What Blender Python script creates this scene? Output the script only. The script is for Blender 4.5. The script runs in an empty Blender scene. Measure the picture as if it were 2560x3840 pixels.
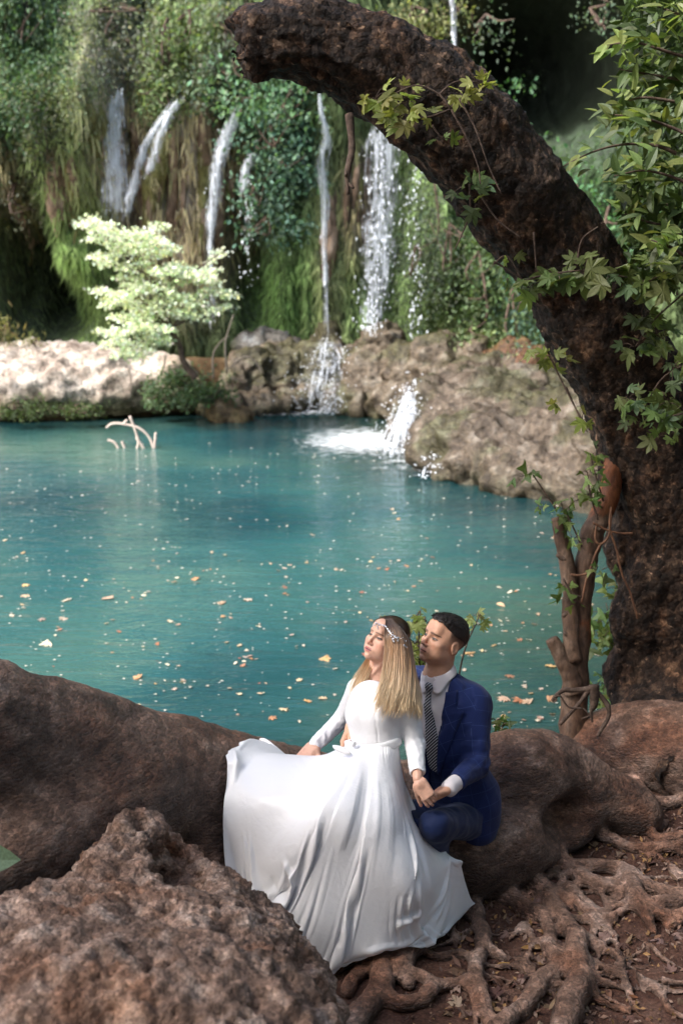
import bpy, math, random
import numpy as np
from mathutils import Vector, Matrix

random.seed(7); RNG = np.random.default_rng(11)
SC = bpy.context.scene
COL = SC.collection

# ---------------------------------------------------------------- camera
F_PX, PITCH, CZ = 4500.0, math.radians(12.2), 2.8      # focal length in photo pixels (2560 wide)
cam_d = bpy.data.cameras.new('camera'); cam = bpy.data.objects.new('camera', cam_d); COL.objects.link(cam)
cam_d.sensor_fit = 'VERTICAL'; cam_d.sensor_height = 36.0; cam_d.lens = 36.0 * F_PX / 3840.0
cam_d.clip_end = 500; cam_d.clip_start = 0.05
cam.location = (0, 0, CZ); cam.rotation_euler = (math.pi / 2 - PITCH, 0, 0)
cam_d.dof.use_dof = True; cam_d.dof.focus_distance = 5.2; cam_d.dof.aperture_fstop = 2.6
SC.camera = cam

# ---------------------------------------------------------------- sky, sun, exposure
SUN_EL, SUN_AZ = math.radians(46), math.radians(-118)    # azimuth measured from +Y towards +X
world = bpy.data.worlds.new('World'); SC.world = world; world.use_nodes = True
wn = world.node_tree.nodes; wl = world.node_tree.links
bg = wn['Background']
sky = wn.new('ShaderNodeTexSky'); sky.sky_type = 'NISHITA'; sky.sun_disc = False
sky.sun_elevation = SUN_EL; sky.sun_rotation = SUN_AZ; sky.dust_density = 4.0; sky.ozone_density = 1.2; sky.air_density = 0.9
wl.new(sky.outputs[0], bg.inputs[0]); bg.inputs[1].default_value = 0.15
sun_d = bpy.data.lights.new('sun', 'SUN'); sun = bpy.data.objects.new('sun', sun_d); COL.objects.link(sun)
sun_d.energy = 3.0; sun_d.angle = math.radians(8.0); sun_d.color = (1.0, 0.98, 0.95)
sdir = Vector((math.sin(SUN_AZ) * math.cos(SUN_EL), math.cos(SUN_AZ) * math.cos(SUN_EL), math.sin(SUN_EL)))
sun.rotation_euler = sdir.to_track_quat('Z', 'Y').to_euler(); sun.location = (0, 10, 20)
SC.view_settings.view_transform = 'Standard'; SC.view_settings.look = 'None'
SC.view_settings.gamma = 1.0; SC.view_settings.exposure = 1.5
SC.render.engine = 'CYCLES'
SC.cycles.use_denoising = True
SC.cycles.max_bounces = 8; SC.cycles.transparent_max_bounces = 16
SC.cycles.sample_clamp_indirect = 6.0

# ---------------------------------------------------------------- pixel -> place
CP, SP = math.cos(PITCH), math.sin(PITCH)
def at(sx, sy, d):
    """point seen at photo pixel (sx, sy) at depth d along the view axis"""
    v = -(sy - 1920) / F_PX * d
    return np.array([(sx - 1280) / F_PX * d, d * CP + v * SP, CZ - d * SP + v * CP])
def atz(sx, sy, z):
    r = at(sx, sy, 1.0) - (0, 0, CZ); t = (z - CZ) / r[2]
    return np.array([0, 0, CZ]) + r * t
def aty(sx, sy, y):
    r = at(sx, sy, 1.0) - (0, 0, CZ); t = y / r[1]
    return np.array([0, 0, CZ]) + r * t
def unit(v):
    v = np.asarray(v, float); return v / (np.linalg.norm(v) + 1e-12)

# ---------------------------------------------------------------- noise
_p = np.random.default_rng(3).permutation(256).astype(np.int32); _p = np.concatenate([_p, _p, _p])
_g = np.random.default_rng(4).normal(size=(256, 3)).astype(np.float32); _g /= np.linalg.norm(_g, axis=1)[:, None]
def noise(P):
    P = np.asarray(P, np.float32); I = np.floor(P).astype(np.int32); f = P - I; I &= 255
    u = f * f * f * (f * (f * 6 - 15) + 10)
    out = 0
    for dx in (0, 1):
        wx = u[..., 0] if dx else 1 - u[..., 0]; hx = _p[I[..., 0] + dx]
        for dy in (0, 1):
            wy = u[..., 1] if dy else 1 - u[..., 1]; hy = _p[hx + I[..., 1] + dy]
            for dz in (0, 1):
                wz = u[..., 2] if dz else 1 - u[..., 2]
                g = _g[_p[hy + I[..., 2] + dz]]
                out = out + wx * wy * wz * (g[..., 0] * (f[..., 0] - dx) + g[..., 1] * (f[..., 1] - dy) + g[..., 2] * (f[..., 2] - dz))
    return out * 1.6
def fbm(P, o=4, gain=0.5, lac=2.03):
    P = np.asarray(P, np.float32); a, s = 1.0, 0
    for i in range(o):
        s = s + a * noise(P + i * 17.3); P = P * lac; a *= gain
    return s
def ridge(P, o=4, gain=0.5):
    P = np.asarray(P, np.float32); a, s = 1.0, 0
    for i in range(o):
        s = s + a * (1 - 2 * np.abs(noise(P + i * 9.1))); P = P * 2.07; a *= gain
    return s
def sstep(a, b, x):
    t = np.clip((x - a) / (b - a), 0, 1); return t * t * (3 - 2 * t)

# ---------------------------------------------------------------- meshes and objects
def mesh_np(name, V, Fc, col=None, smooth=True, mats=None, uv=None):
    V = np.asarray(V, np.float32); me = bpy.data.meshes.new(name)
    if isinstance(Fc, (list, tuple)) and len(Fc) and isinstance(Fc[0], np.ndarray): groups = [f for f in Fc if len(f)]
    else: groups = [np.asarray(Fc, np.int32)] if len(Fc) else []
    tot = np.concatenate([np.full(len(f), f.shape[1], np.int32) for f in groups]) if groups else np.zeros(0, np.int32)
    idx = np.concatenate([f.astype(np.int32).ravel() for f in groups]) if groups else np.zeros(0, np.int32)
    me.vertices.add(len(V)); me.vertices.foreach_set('co', V.ravel())
    me.loops.add(len(idx)); me.loops.foreach_set('vertex_index', idx)
    me.polygons.add(len(tot)); st = np.zeros(len(tot), np.int32)
    if len(tot): st[1:] = np.cumsum(tot)[:-1]
    me.polygons.foreach_set('loop_start', st)
    me.update(calc_edges=True)
    if len(tot): me.polygons.foreach_set('use_smooth', np.full(len(tot), bool(smooth)))
    if col is not None:
        c = np.ones((len(V), 4), np.float32); c[:, :col.shape[1]] = col
        a = me.color_attributes.new('Col', 'FLOAT_COLOR', 'POINT'); a.data.foreach_set('color', c.ravel())
    if uv is not None:
        c = np.ones((len(V), 4), np.float32); c[:, :uv.shape[1]] = uv
        a = me.color_attributes.new('Pat', 'FLOAT_COLOR', 'POINT'); a.data.foreach_set('color', c.ravel())
    for m in (mats or []): me.materials.append(m)
    me.validate()
    return me
def tag(o, label=None, cat=None, group=None, kind=None):
    if label: o['label'] = label
    if cat: o['category'] = cat
    if group: o['group'] = group
    if kind: o['kind'] = kind
    return o
def empty(name, loc, label, cat, group=None):
    o = bpy.data.objects.new(name, None); COL.objects.link(o); o.location = loc; o.empty_display_size = 0.1
    o['_b'] = [float(a) for a in loc]
    return tag(o, label, cat, group)
def base_of(o):
    return np.array(o['_b'], float)
def add(name, V, Fc, mat, parent=None, col=None, smooth=True, loc=None, uv=None, **tags):
    """one mesh object; V in world metres"""
    V = np.asarray(V, float)
    if parent is not None: b = base_of(parent)
    elif loc is not None: b = np.asarray(loc, float)
    else: b = np.zeros(3)
    me = mesh_np(name, V - b, Fc, col, smooth, [mat], uv)
    o = bpy.data.objects.new(name, me); COL.objects.link(o)
    if parent is not None: o.parent = parent
    else: o.location = b
    o['_b'] = [float(a) for a in b]
    return tag(o, **tags)
def inst(name, me, M, parent=None, **tags):
    """one object sharing mesh data; M is a world matrix"""
    o = bpy.data.objects.new(name, me); COL.objects.link(o)
    if parent is not None:
        o.parent = parent; o.matrix_basis = Matrix.Translation(-Vector(base_of(parent))) @ M
    else: o.matrix_basis = M
    return tag(o, **tags)
class Bag:
    """collects geometry for one mesh"""
    def __init__(s): s.V = []; s.T = []; s.Q = []; s.C = []; s.U = []; s.n = 0
    def put(s, V, Q=None, T=None, c=None, u=None):
        V = np.asarray(V, float)
        if Q is not None and len(Q): s.Q.append(np.asarray(Q, np.int64) + s.n)
        if T is not None and len(T): s.T.append(np.asarray(T, np.int64) + s.n)
        s.V.append(V); c = np.ones(3) if c is None else np.asarray(c, float)
        s.C.append(np.broadcast_to(c, (len(V), 3)) if c.ndim == 1 else c)
        if u is not None: s.U.append(u)
        s.n += len(V)
    def add(s, name, mat, parent=None, smooth=True, loc=None, **tags):
        fs = []
        if s.Q: fs.append(np.concatenate(s.Q))
        if s.T: fs.append(np.concatenate(s.T))
        return add(name, np.concatenate(s.V), fs, mat, parent, np.concatenate(s.C), smooth, loc, np.concatenate(s.U) if s.U else None, **tags)

def catmull(P, n):
    P = np.asarray(P, float)
    if len(P) == 2: t = np.linspace(0, 1, n)[:, None]; return P[0] * (1 - t) + P[1] * t
    Q = np.vstack([2 * P[0] - P[1], P, 2 * P[-1] - P[-2]])
    s = np.linspace(0, len(P) - 1 - 1e-6, n); i = s.astype(int); t = (s - i)[:, None]
    p0, p1, p2, p3 = Q[i], Q[i + 1], Q[i + 2], Q[i + 3]
    return 0.5 * (2 * p1 + (p2 - p0) * t + (2 * p0 - 5 * p1 + 4 * p2 - p3) * t * t + (3 * p1 - p0 - 3 * p2 + p3) * t ** 3)
def tube(P, R, n=24, seg=8, rough=0.0, freq=8.0, cap=True):
    """swept tube; P control points, R radii at them"""
    C = catmull(P, n); r = np.interp(np.linspace(0, 1, n), np.linspace(0, 1, len(R)), R)
    T = np.gradient(C, axis=0); T /= np.linalg.norm(T, axis=1)[:, None] + 1e-9
    up = np.array([0, 0, 1.0]) if abs(T[0][2]) < 0.9 else np.array([1.0, 0, 0])
    V = np.zeros((n, seg, 3)); a = np.linspace(0, 2 * np.pi, seg, endpoint=False)
    N = unit(np.cross(up, T[0]))
    for i in range(n):
        N = unit(N - T[i] * N.dot(T[i])); B = np.cross(T[i], N)
        V[i] = C[i] + r[i] * (np.cos(a)[:, None] * N + np.sin(a)[:, None] * B)
    if rough:
        nn = fbm(V * freq, 3)
        V += (V - C[:, None]) * (nn * rough)[..., None]
    i = np.arange(n - 1)[:, None] * seg; j = np.arange(seg)[None]; k = (j + 1) % seg
    Q = np.stack([i + j, i + k, i + seg + k, i + seg + j], -1).reshape(-1, 4)
    Vf = V.reshape(-1, 3); Tt = np.zeros((0, 3), int)
    if cap:
        Vf = np.vstack([Vf, C[0], C[-1]]); a0 = n * seg
        Tt = np.concatenate([np.stack([np.full(seg, a0), k[0], j[0]], -1), np.stack([np.full(seg, a0 + 1), (n - 1) * seg + j[0], (n - 1) * seg + k[0]], -1)])
    return Vf, Q, Tt

# ---------------------------------------------------------------- signed distance fields
class Field:
    def __init__(s, lo, hi, h):
        s.lo = np.asarray(lo, float); s.h = h
        s.n = np.ceil((np.asarray(hi, float) - s.lo) / h).astype(int) + 1
        s.D = np.full(s.n, 9.0, np.float32); s.I = np.zeros(s.n, np.int16); s.best = np.full(s.n, 9.0, np.float32)
    def _blk(s, lo, hi):
        a = np.clip(np.floor((lo - s.lo) / s.h).astype(int), 0, s.n); b = np.clip(np.ceil((hi - s.lo) / s.h).astype(int) + 1, 0, s.n)
        if (b - a).min() <= 0: return None, None
        sl = tuple(slice(a[i], b[i]) for i in range(3))
        g = np.meshgrid(*[(s.lo[i] + s.h * np.arange(a[i], b[i])).astype(np.float32) for i in range(3)], indexing='ij')
        return sl, np.stack(g, -1)
    def op(s, fn, lo, hi, k=0.0, sub=False, id=0):
        m = max(k, 0) + 3 * s.h
        sl, P = s._blk(np.asarray(lo) - m, np.asarray(hi) + m)
        if sl is None: return s
        d = fn(P); D = s.D[sl]
        if sub:
            d = -d
            if k > 0:
                w = np.maximum(k - np.abs(D - d), 0) / k; s.D[sl] = np.maximum(D, d) + w * w * k * 0.25
            else: s.D[sl] = np.maximum(D, d)
        else:
            if k > 0:
                w = np.maximum(k - np.abs(D - d), 0) / k; s.D[sl] = np.minimum(D, d) - w * w * k * 0.25
            else: s.D[sl] = np.minimum(D, d)
            b = s.best[sl]; q = d < b; b[q] = d[q]; s.I[sl][q] = id
        return s
    def ell(s, c, r, k=0.0, R=None, sub=False, id=0):
        c = np.asarray(c, np.float32); r = np.asarray(r, np.float32) * np.ones(3, np.float32); m = r.max()
        if R is not None: R = np.asarray(R, np.float32)          # columns are the local axes
        def fn(P):
            q = P - c
            if R is not None: q = q @ R
            k0 = np.sqrt(((q / r) ** 2).sum(-1)); k1 = np.sqrt(((q / (r * r)) ** 2).sum(-1)) + 1e-9
            return k0 * (k0 - 1) / k1
        return s.op(fn, c - m, c + m, k, sub, id)
    def cone(s, a, b, ra, rb, k=0.0, sub=False, id=0, flat=None):
        """round cone; flat=(axis, factor) squashes across that axis"""
        a = np.asarray(a, np.float32); b = np.asarray(b, np.float32)
        def fn(P):
            ab = b - a; q = P - a
            if flat is not None:
                ax = np.asarray(flat[0], np.float32); q = q + (q @ ax)[..., None] * ax * (1 / flat[1] - 1); ab = ab + (ab @ ax) * ax * (1 / flat[1] - 1)
            t = np.clip((q @ ab) / (ab @ ab + 1e-9), 0, 1)
            d = np.sqrt(((q - t[..., None] * ab) ** 2).sum(-1)) - (ra + (rb - ra) * t)
            return d * (flat[1] if flat is not None else 1)
        m = max(ra, rb)
        return s.op(fn, np.minimum(a, b) - m, np.maximum(a, b) + m, k, sub, id)
    def chain(s, P, R, k=0.02, id=0, kk=None):
        for i in range(len(P) - 1): s.cone(P[i], P[i + 1], R[i], R[i + 1], k if i == 0 or kk is None else kk, id=id)
        return s
    def box(s, c, r, rad=0.0, k=0.0, R=None, sub=False, id=0):
        c = np.asarray(c, np.float32); r = np.asarray(r, np.float32); m = np.linalg.norm(r)
        if R is not None: R = np.asarray(R, np.float32)
        def fn(P):
            q = P - c
            if R is not None: q = q @ R
            q = np.abs(q) - (r - rad)
            return np.sqrt((np.maximum(q, 0) ** 2).sum(-1)) + np.minimum(q.max(-1), 0) - rad
        return s.op(fn, c - m, c + m, k, sub, id)
    def mesh(s):
        D = s.D; ins = D < 0; nx, ny, nz = s.n
        c = ins[:-1, :-1, :-1].astype(np.int8)
        for dx in (0, 1):
            for dy in (0, 1):
                for dz in (0, 1):
                    if dx or dy or dz: c = c + ins[dx:nx - 1 + dx, dy:ny - 1 + dy, dz:nz - 1 + dz]
        act = np.argwhere((c > 0) & (c < 8)); n = len(act)
        acc = np.zeros((n, 3)); cnt = np.zeros(n)
        off = [(i, j, k) for i in (0, 1) for j in (0, 1) for k in (0, 1)]
        val = {o: D[act[:, 0] + o[0], act[:, 1] + o[1], act[:, 2] + o[2]].astype(float) for o in off}
        for o in off:
            for ax in range(3):
                if o[ax]: continue
                o2 = tuple(1 if i == ax else o[i] for i in range(3))
                a, b = val[o], val[o2]; x = (a < 0) != (b < 0)
                t = np.where(x, a / np.where(np.abs(a - b) < 1e-12, 1, a - b), 0)
                p = np.array(o, float)[None].repeat(n, 0); p[:, ax] = t
                acc[x] += p[x]; cnt[x] += 1
        V = s.lo + s.h * (act + acc / cnt[:, None])
        ids = s.I[act[:, 0], act[:, 1], act[:, 2]]
        lut = np.full(s.n, -1, np.int32); lut[act[:, 0], act[:, 1], act[:, 2]] = np.arange(n)
        Q = []
        for ax in range(3):
            a1, a2 = (ax + 1) % 3, (ax + 2) % 3
            sl0 = [slice(None)] * 3; sl1 = [slice(None)] * 3
            sl0[ax] = slice(0, s.n[ax] - 1); sl1[ax] = slice(1, s.n[ax])
            for a in (a1, a2): sl0[a] = slice(1, s.n[a] - 1); sl1[a] = slice(1, s.n[a] - 1)
            A, B = ins[tuple(sl0)], ins[tuple(sl1)]
            E = np.argwhere(A != B)
            if not len(E): continue
            flip = A[E[:, 0], E[:, 1], E[:, 2]]
            E = E.copy()
            for a in (a1, a2): E[:, a] += 1
            def L(d1, d2):
                q = E.copy(); q[:, a1] -= d1; q[:, a2] -= d2; return lut[q[:, 0], q[:, 1], q[:, 2]]
            q = np.stack([L(1, 1), L(0, 1), L(0, 0), L(1, 0)], -1)
            q[~flip] = q[~flip][:, ::-1]
            Q.append(q)
        Q = np.concatenate(Q); Q = Q[(Q >= 0).all(1)]
        return V, Q, ids
def vnormals(V, Q):
    a = V[Q[:, 2]] - V[Q[:, 0]]; b = V[Q[:, 3 if Q.shape[1] > 3 else 1]] - V[Q[:, 1 if Q.shape[1] > 3 else 0]]
    fn = np.cross(a, b); N = np.zeros_like(V)
    for i in range(Q.shape[1]): np.add.at(N, Q[:, i], fn)
    return N / (np.linalg.norm(N, axis=1)[:, None] + 1e-12)
def relax(V, Q, it=2, f=0.5):
    E = np.concatenate([Q[:, [0, 1]], Q[:, [1, 2]], Q[:, [2, 3]], Q[:, [3, 0]]])
    for _ in range(it):
        S = np.zeros_like(V); c = np.zeros(len(V))
        np.add.at(S, E[:, 0], V[E[:, 1]]); np.add.at(c, E[:, 0], 1)
        np.add.at(S, E[:, 1], V[E[:, 0]]); np.add.at(c, E[:, 1], 1)
        V = V * (1 - f) + f * S / np.maximum(c, 1)[:, None]
    return V
def subset(V, Q, keepface, *attrs):
    q = Q[keepface]; u, inv = np.unique(q, return_inverse=True)
    return (V[u], inv.reshape(q.shape)) + tuple(a[u] for a in attrs)

# ---------------------------------------------------------------- materials
def new_mat(name):
    m = bpy.data.materials.new(name); m.use_nodes = True
    nt = m.node_tree; return m, nt.nodes, nt.links, nt.nodes['Principled BSDF'], nt.nodes['Material Output']
def rgb(c): return (c[0], c[1], c[2], 1.0)
def texco(n): return n.new('ShaderNodeTexCoord').outputs['Object']
def noise_node(n, l, vec, scale, detail=4, rough=0.55, dist=0.0, stretch=None):
    if stretch is not None:
        mp = n.new('ShaderNodeMapping'); mp.inputs['Scale'].default_value = stretch; l.new(vec, mp.inputs[0]); vec = mp.outputs[0]
    t = n.new('ShaderNodeTexNoise'); t.inputs['Scale'].default_value = scale; t.inputs['Detail'].default_value = detail
    t.inputs['Roughness'].default_value = rough; t.inputs['Distortion'].default_value = dist; l.new(vec, t.inputs['Vector']); return t.outputs['Fac']
def ramp(n, l, fac, stops):
    r = n.new('ShaderNodeValToRGB'); e = r.color_ramp.elements
    while len(e) < len(stops): e.new(0.5)
    for i, (p, c) in enumerate(stops): e[i].position = p; e[i].color = rgb(c) if not np.isscalar(c) else (c, c, c, 1)
    l.new(fac, r.inputs[0]); return r.outputs[0]
def mix(n, l, a, b, fac, mode='MIX'):
    m = n.new('ShaderNodeMix'); m.data_type = 'RGBA'; m.blend_type = mode
    def put(s, v):
        if hasattr(v, 'is_output') or isinstance(v, bpy.types.NodeSocket): l.new(v, s)
        elif np.isscalar(v): s.default_value = (v, v, v, 1) if s.type == 'RGBA' else v
        else: s.default_value = rgb(v)
    put(m.inputs[6], a); put(m.inputs[7], b)
    if isinstance(fac, bpy.types.NodeSocket): l.new(fac, m.inputs[0])
    else: m.inputs[0].default_value = fac
    return m.outputs[2]
def mth(n, l, op, a, b=None, clamp=False):
    m = n.new('ShaderNodeMath'); m.operation = op; m.use_clamp = clamp
    for i, v in enumerate((a, b)):
        if v is None: continue
        if isinstance(v, bpy.types.NodeSocket): l.new(v, m.inputs[i])
        else: m.inputs[i].default_value = v
    return m.outputs[0]
def bump(n, l, bsdf, h, strength=0.5, dist=0.01, prev=None):
    b = n.new('ShaderNodeBump'); b.inputs['Strength'].default_value = strength; b.inputs['Distance'].default_value = dist
    l.new(h, b.inputs['Height'])
    if prev is not None: l.new(prev, b.inputs['Normal'])
    if bsdf is not None: l.new(b.outputs[0], bsdf.inputs['Normal'])
    return b.outputs[0]
def vcol(n, name='Col'):
    a = n.new('ShaderNodeVertexColor'); a.layer_name = name; return a.outputs['Color']
def plain(name, c, rough=0.6, spec=0.5, sheen=0.0, metal=0.0):
    m, n, l, b, o = new_mat(name); b.inputs['Base Color'].default_value = rgb(c); b.inputs['Roughness'].default_value = rough
    b.inputs['Specular IOR Level'].default_value = spec; b.inputs['Sheen Weight'].default_value = sheen; b.inputs['Metallic'].default_value = metal; return m
def earthy(name, c1, c2, c3, scale=6, bump_s=0.6, bump_d=0.02, rough=0.85, fine=60, stretch=None, use_col=False, spots=None, spec=0.3, crack=None, flake=None, mott=0.75):
    """two-scale noise colour with relief; c3 is the pale rubbed tone"""
    m, n, l, b, o = new_mat(name); v = texco(n)
    n1 = noise_node(n, l, v, scale, 6, 0.6, 0.3, stretch); n2 = noise_node(n, l, v, fine, 5, 0.65, 0, stretch)
    c = ramp(n, l, n1, [(0.3, c1), (0.52, c2), (0.75, c3)])
    c = mix(n, l, c, ramp(n, l, n2, [(0.32, 0.30), (0.52, 0.95), (0.72, 1.7)]), mott, 'MULTIPLY')
    if use_col: c = mix(n, l, c, vcol(n), 1.0, 'MULTIPLY')
    if spots:
        n3 = noise_node(n, l, v, spots[1], 3, 0.5, 0.6); c = mix(n, l, c, spots[0], ramp(n, l, n3, [(spots[2], 0.0), (spots[2] + 0.08, spots[3])]))
    l.new(c, b.inputs['Base Color']); b.inputs['Roughness'].default_value = rough; b.inputs['Specular IOR Level'].default_value = spec
    h = mth(n, l, 'ADD', mth(n, l, 'MULTIPLY', n1, 0.6), mth(n, l, 'MULTIPLY', n2, 0.55))
    if flake:
        # scaly flakes or pebbles: cells warped by noise, each with its own tone and raised
        wv = n.new('ShaderNodeVectorMath'); wv.operation = 'MULTIPLY_ADD'; cn = n.new('ShaderNodeTexNoise'); cn.inputs['Scale'].default_value = flake[0] * 0.45; l.new(v, cn.inputs['Vector']); l.new(cn.outputs['Color'], wv.inputs[0]); wv.inputs[1].default_value = (1.1 / flake[0],) * 3
        mp = n.new('ShaderNodeMapping'); mp.inputs['Scale'].default_value = flake[3]; l.new(v, mp.inputs[0]); l.new(mp.outputs[0], wv.inputs[2])
        vf = n.new('ShaderNodeTexVoronoi'); vf.inputs['Scale'].default_value = flake[0]; l.new(wv.outputs[0], vf.inputs['Vector'])
        h = mth(n, l, 'SUBTRACT', h, mth(n, l, 'MULTIPLY', vf.outputs['Distance'], flake[1]))
        sc_ = n.new('ShaderNodeSeparateColor'); l.new(vf.outputs['Color'], sc_.inputs[0]); c2 = mix(n, l, c, ramp(n, l, sc_.outputs[0], [(0.0, 0.35), (0.55, 0.95), (0.8, 1.5), (1.0, 2.6)]), flake[2], 'MULTIPLY'); l.new(c2, b.inputs['Base Color'])
    if crack:
        vo = n.new('ShaderNodeTexVoronoi'); vo.feature = 'DISTANCE_TO_EDGE'; vo.inputs['Scale'].default_value = crack[0]
        if stretch is not None:
            mp = n.new('ShaderNodeMapping'); mp.inputs['Scale'].default_value = stretch; l.new(v, mp.inputs[0]); l.new(mp.outputs[0], vo.inputs['Vector'])
        else: l.new(v, vo.inputs['Vector'])
        h = mth(n, l, 'ADD', h, mth(n, l, 'MULTIPLY', mth(n, l, 'MINIMUM', vo.outputs[0], 0.12), crack[1]))
    bump(n, l, b, h, bump_s, bump_d)
    return m
def leafy(name, trans=0.45, rough=0.5, tint=(1.2, 1.25, 0.55), tcol=None):
    """leaf: vertex colour, light passing through"""
    m, n, l, b, o = new_mat(name); c = vcol(n)
    oi = n.new('ShaderNodeObjectInfo'); hv = n.new('ShaderNodeHueSaturation'); l.new(c, hv.inputs['Color'])
    l.new(mth(n, l, 'ADD', mth(n, l, 'MULTIPLY', oi.outputs['Random'], 0.6), 0.7), hv.inputs['Value'])
    l.new(mth(n, l, 'ADD', mth(n, l, 'MULTIPLY', oi.outputs['Random'], 0.05), 0.475), hv.inputs['Hue'])
    c = hv.outputs[0]
    nz = noise_node(n, l, texco(n), 25, 3); c = mix(n, l, c, ramp(n, l, nz, [(0.3, 0.7), (0.7, 1.25)]), 0.7, 'MULTIPLY')
    l.new(c, b.inputs['Base Color']); b.inputs['Roughness'].default_value = rough; b.inputs['Specular IOR Level'].default_value = 0.35
    t = n.new('ShaderNodeBsdfTranslucent'); l.new(mix(n, l, c, tint, 1.0, 'MULTIPLY'), t.inputs[0])
    ms = n.new('ShaderNodeMixShader'); ms.inputs[0].default_value = trans
    l.new(b.outputs[0], ms.inputs[1]); l.new(t.outputs[0], ms.inputs[2]); l.new(ms.outputs[0], o.inputs[0])
    return m
# ================================================================= THE PLACE
WATER = -0.5
def gz(x, y):
    """ground height: near bank, pool hollow, far bank"""
    x = np.asarray(x, float); y = np.asarray(y, float)
    ys = np.interp(x, [-6, -1.5, 0.2, 1.2, 2.2, 3.2, 6], [5.6, 5.9, 6.2, 6.6, 7.1, 7.5, 8.2])
    xs = np.interp(y, [6, 8, 12, 15, 16.5, 18, 20, 22, 25], [3.0, 3.0, 3.8, 4.0, 3.2, 2.2, 1.3, 1.0, 1.0])
    yf = np.interp(x, [-14, -6, -4, -2.5, 0, 2], [24.0, 24.0, 24.6, 25.8, 26.4, 26.0])
    d = np.minimum(np.minimum(y - ys, (xs - x) * 0.9), np.minimum(yf - y, x + 13))
    P = np.stack([x, y, np.zeros_like(x)], -1)
    near = 0.05 * fbm(P * 0.7, 3) + 0.03 * (x - 1) * sstep(0.5, 3, x) + 0.05 * sstep(5, 7, y) * sstep(1, 2.5, x)
    far = sstep(12, 20, y)
    bank = near * (1 - far) + far * (0.35 + 0.35 * fbm(P * 0.4, 3))
    bank = bank + np.maximum(-d - 4, 0) * 0.10 * far
    deep = WATER - 0.10 - 1.6 * sstep(0, 4.5, d) + 0.06 * fbm(P * 1.5, 3)
    t = sstep(-0.75, 0.1, d)
    return bank * (1 - t) + deep * t

def build_ground():
    xs = np.concatenate([np.linspace(-40, -6, 18), np.linspace(-5.6, -2.2, 18), np.arange(-2.1, 3.8, 0.03), np.linspace(3.9, 8, 26), np.linspace(9, 40, 16)])
    ys = np.concatenate([np.linspace(-25, 2.4, 20), np.arange(2.6, 7.9, 0.03), np.linspace(8, 30, 90), np.linspace(31, 80, 14)])
    X, Y = np.meshgrid(xs, ys, indexing='ij'); Z = gz(X, Y)
    P = np.stack([X, Y, Z], -1)
    near = sstep(9, 7.5, Y) * sstep(-3, -2, X) * sstep(4.2, 3.4, X)
    Z = Z + near * (0.012 * fbm(P * 9, 3) + 0.006 * fbm(P * 40, 2))
    V = np.stack([X, Y, Z], -1).reshape(-1, 3); nx, ny = X.shape
    i = np.arange(nx - 1)[:, None] * ny + np.arange(ny - 1)[None]
    Q = np.stack([i, i + ny, i + ny + 1, i + 1], -1).reshape(-1, 4)
    wet = (V[:, 2] < WATER + 0.12)
    c = np.where(wet[:, None], np.array([0.62, 0.78, 0.66]), np.array([1.0, 1.0, 1.0]))
    far = sstep(11, 14, V[:, 1])[:, None]; c = c * (1 - far) + far * c * np.array([1.15, 1.5, 1.0])
    m = earthy('soil', (0.036, 0.015, 0.009), (0.095, 0.044, 0.029), (0.19, 0.11, 0.08), 5, 0.9, 0.02, 0.95, 70, use_col=True, spots=((0.20, 0.13, 0.10), 90, 0.62, 0.6))
    add('ground', V, Q, m, col=c, kind='structure')

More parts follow.
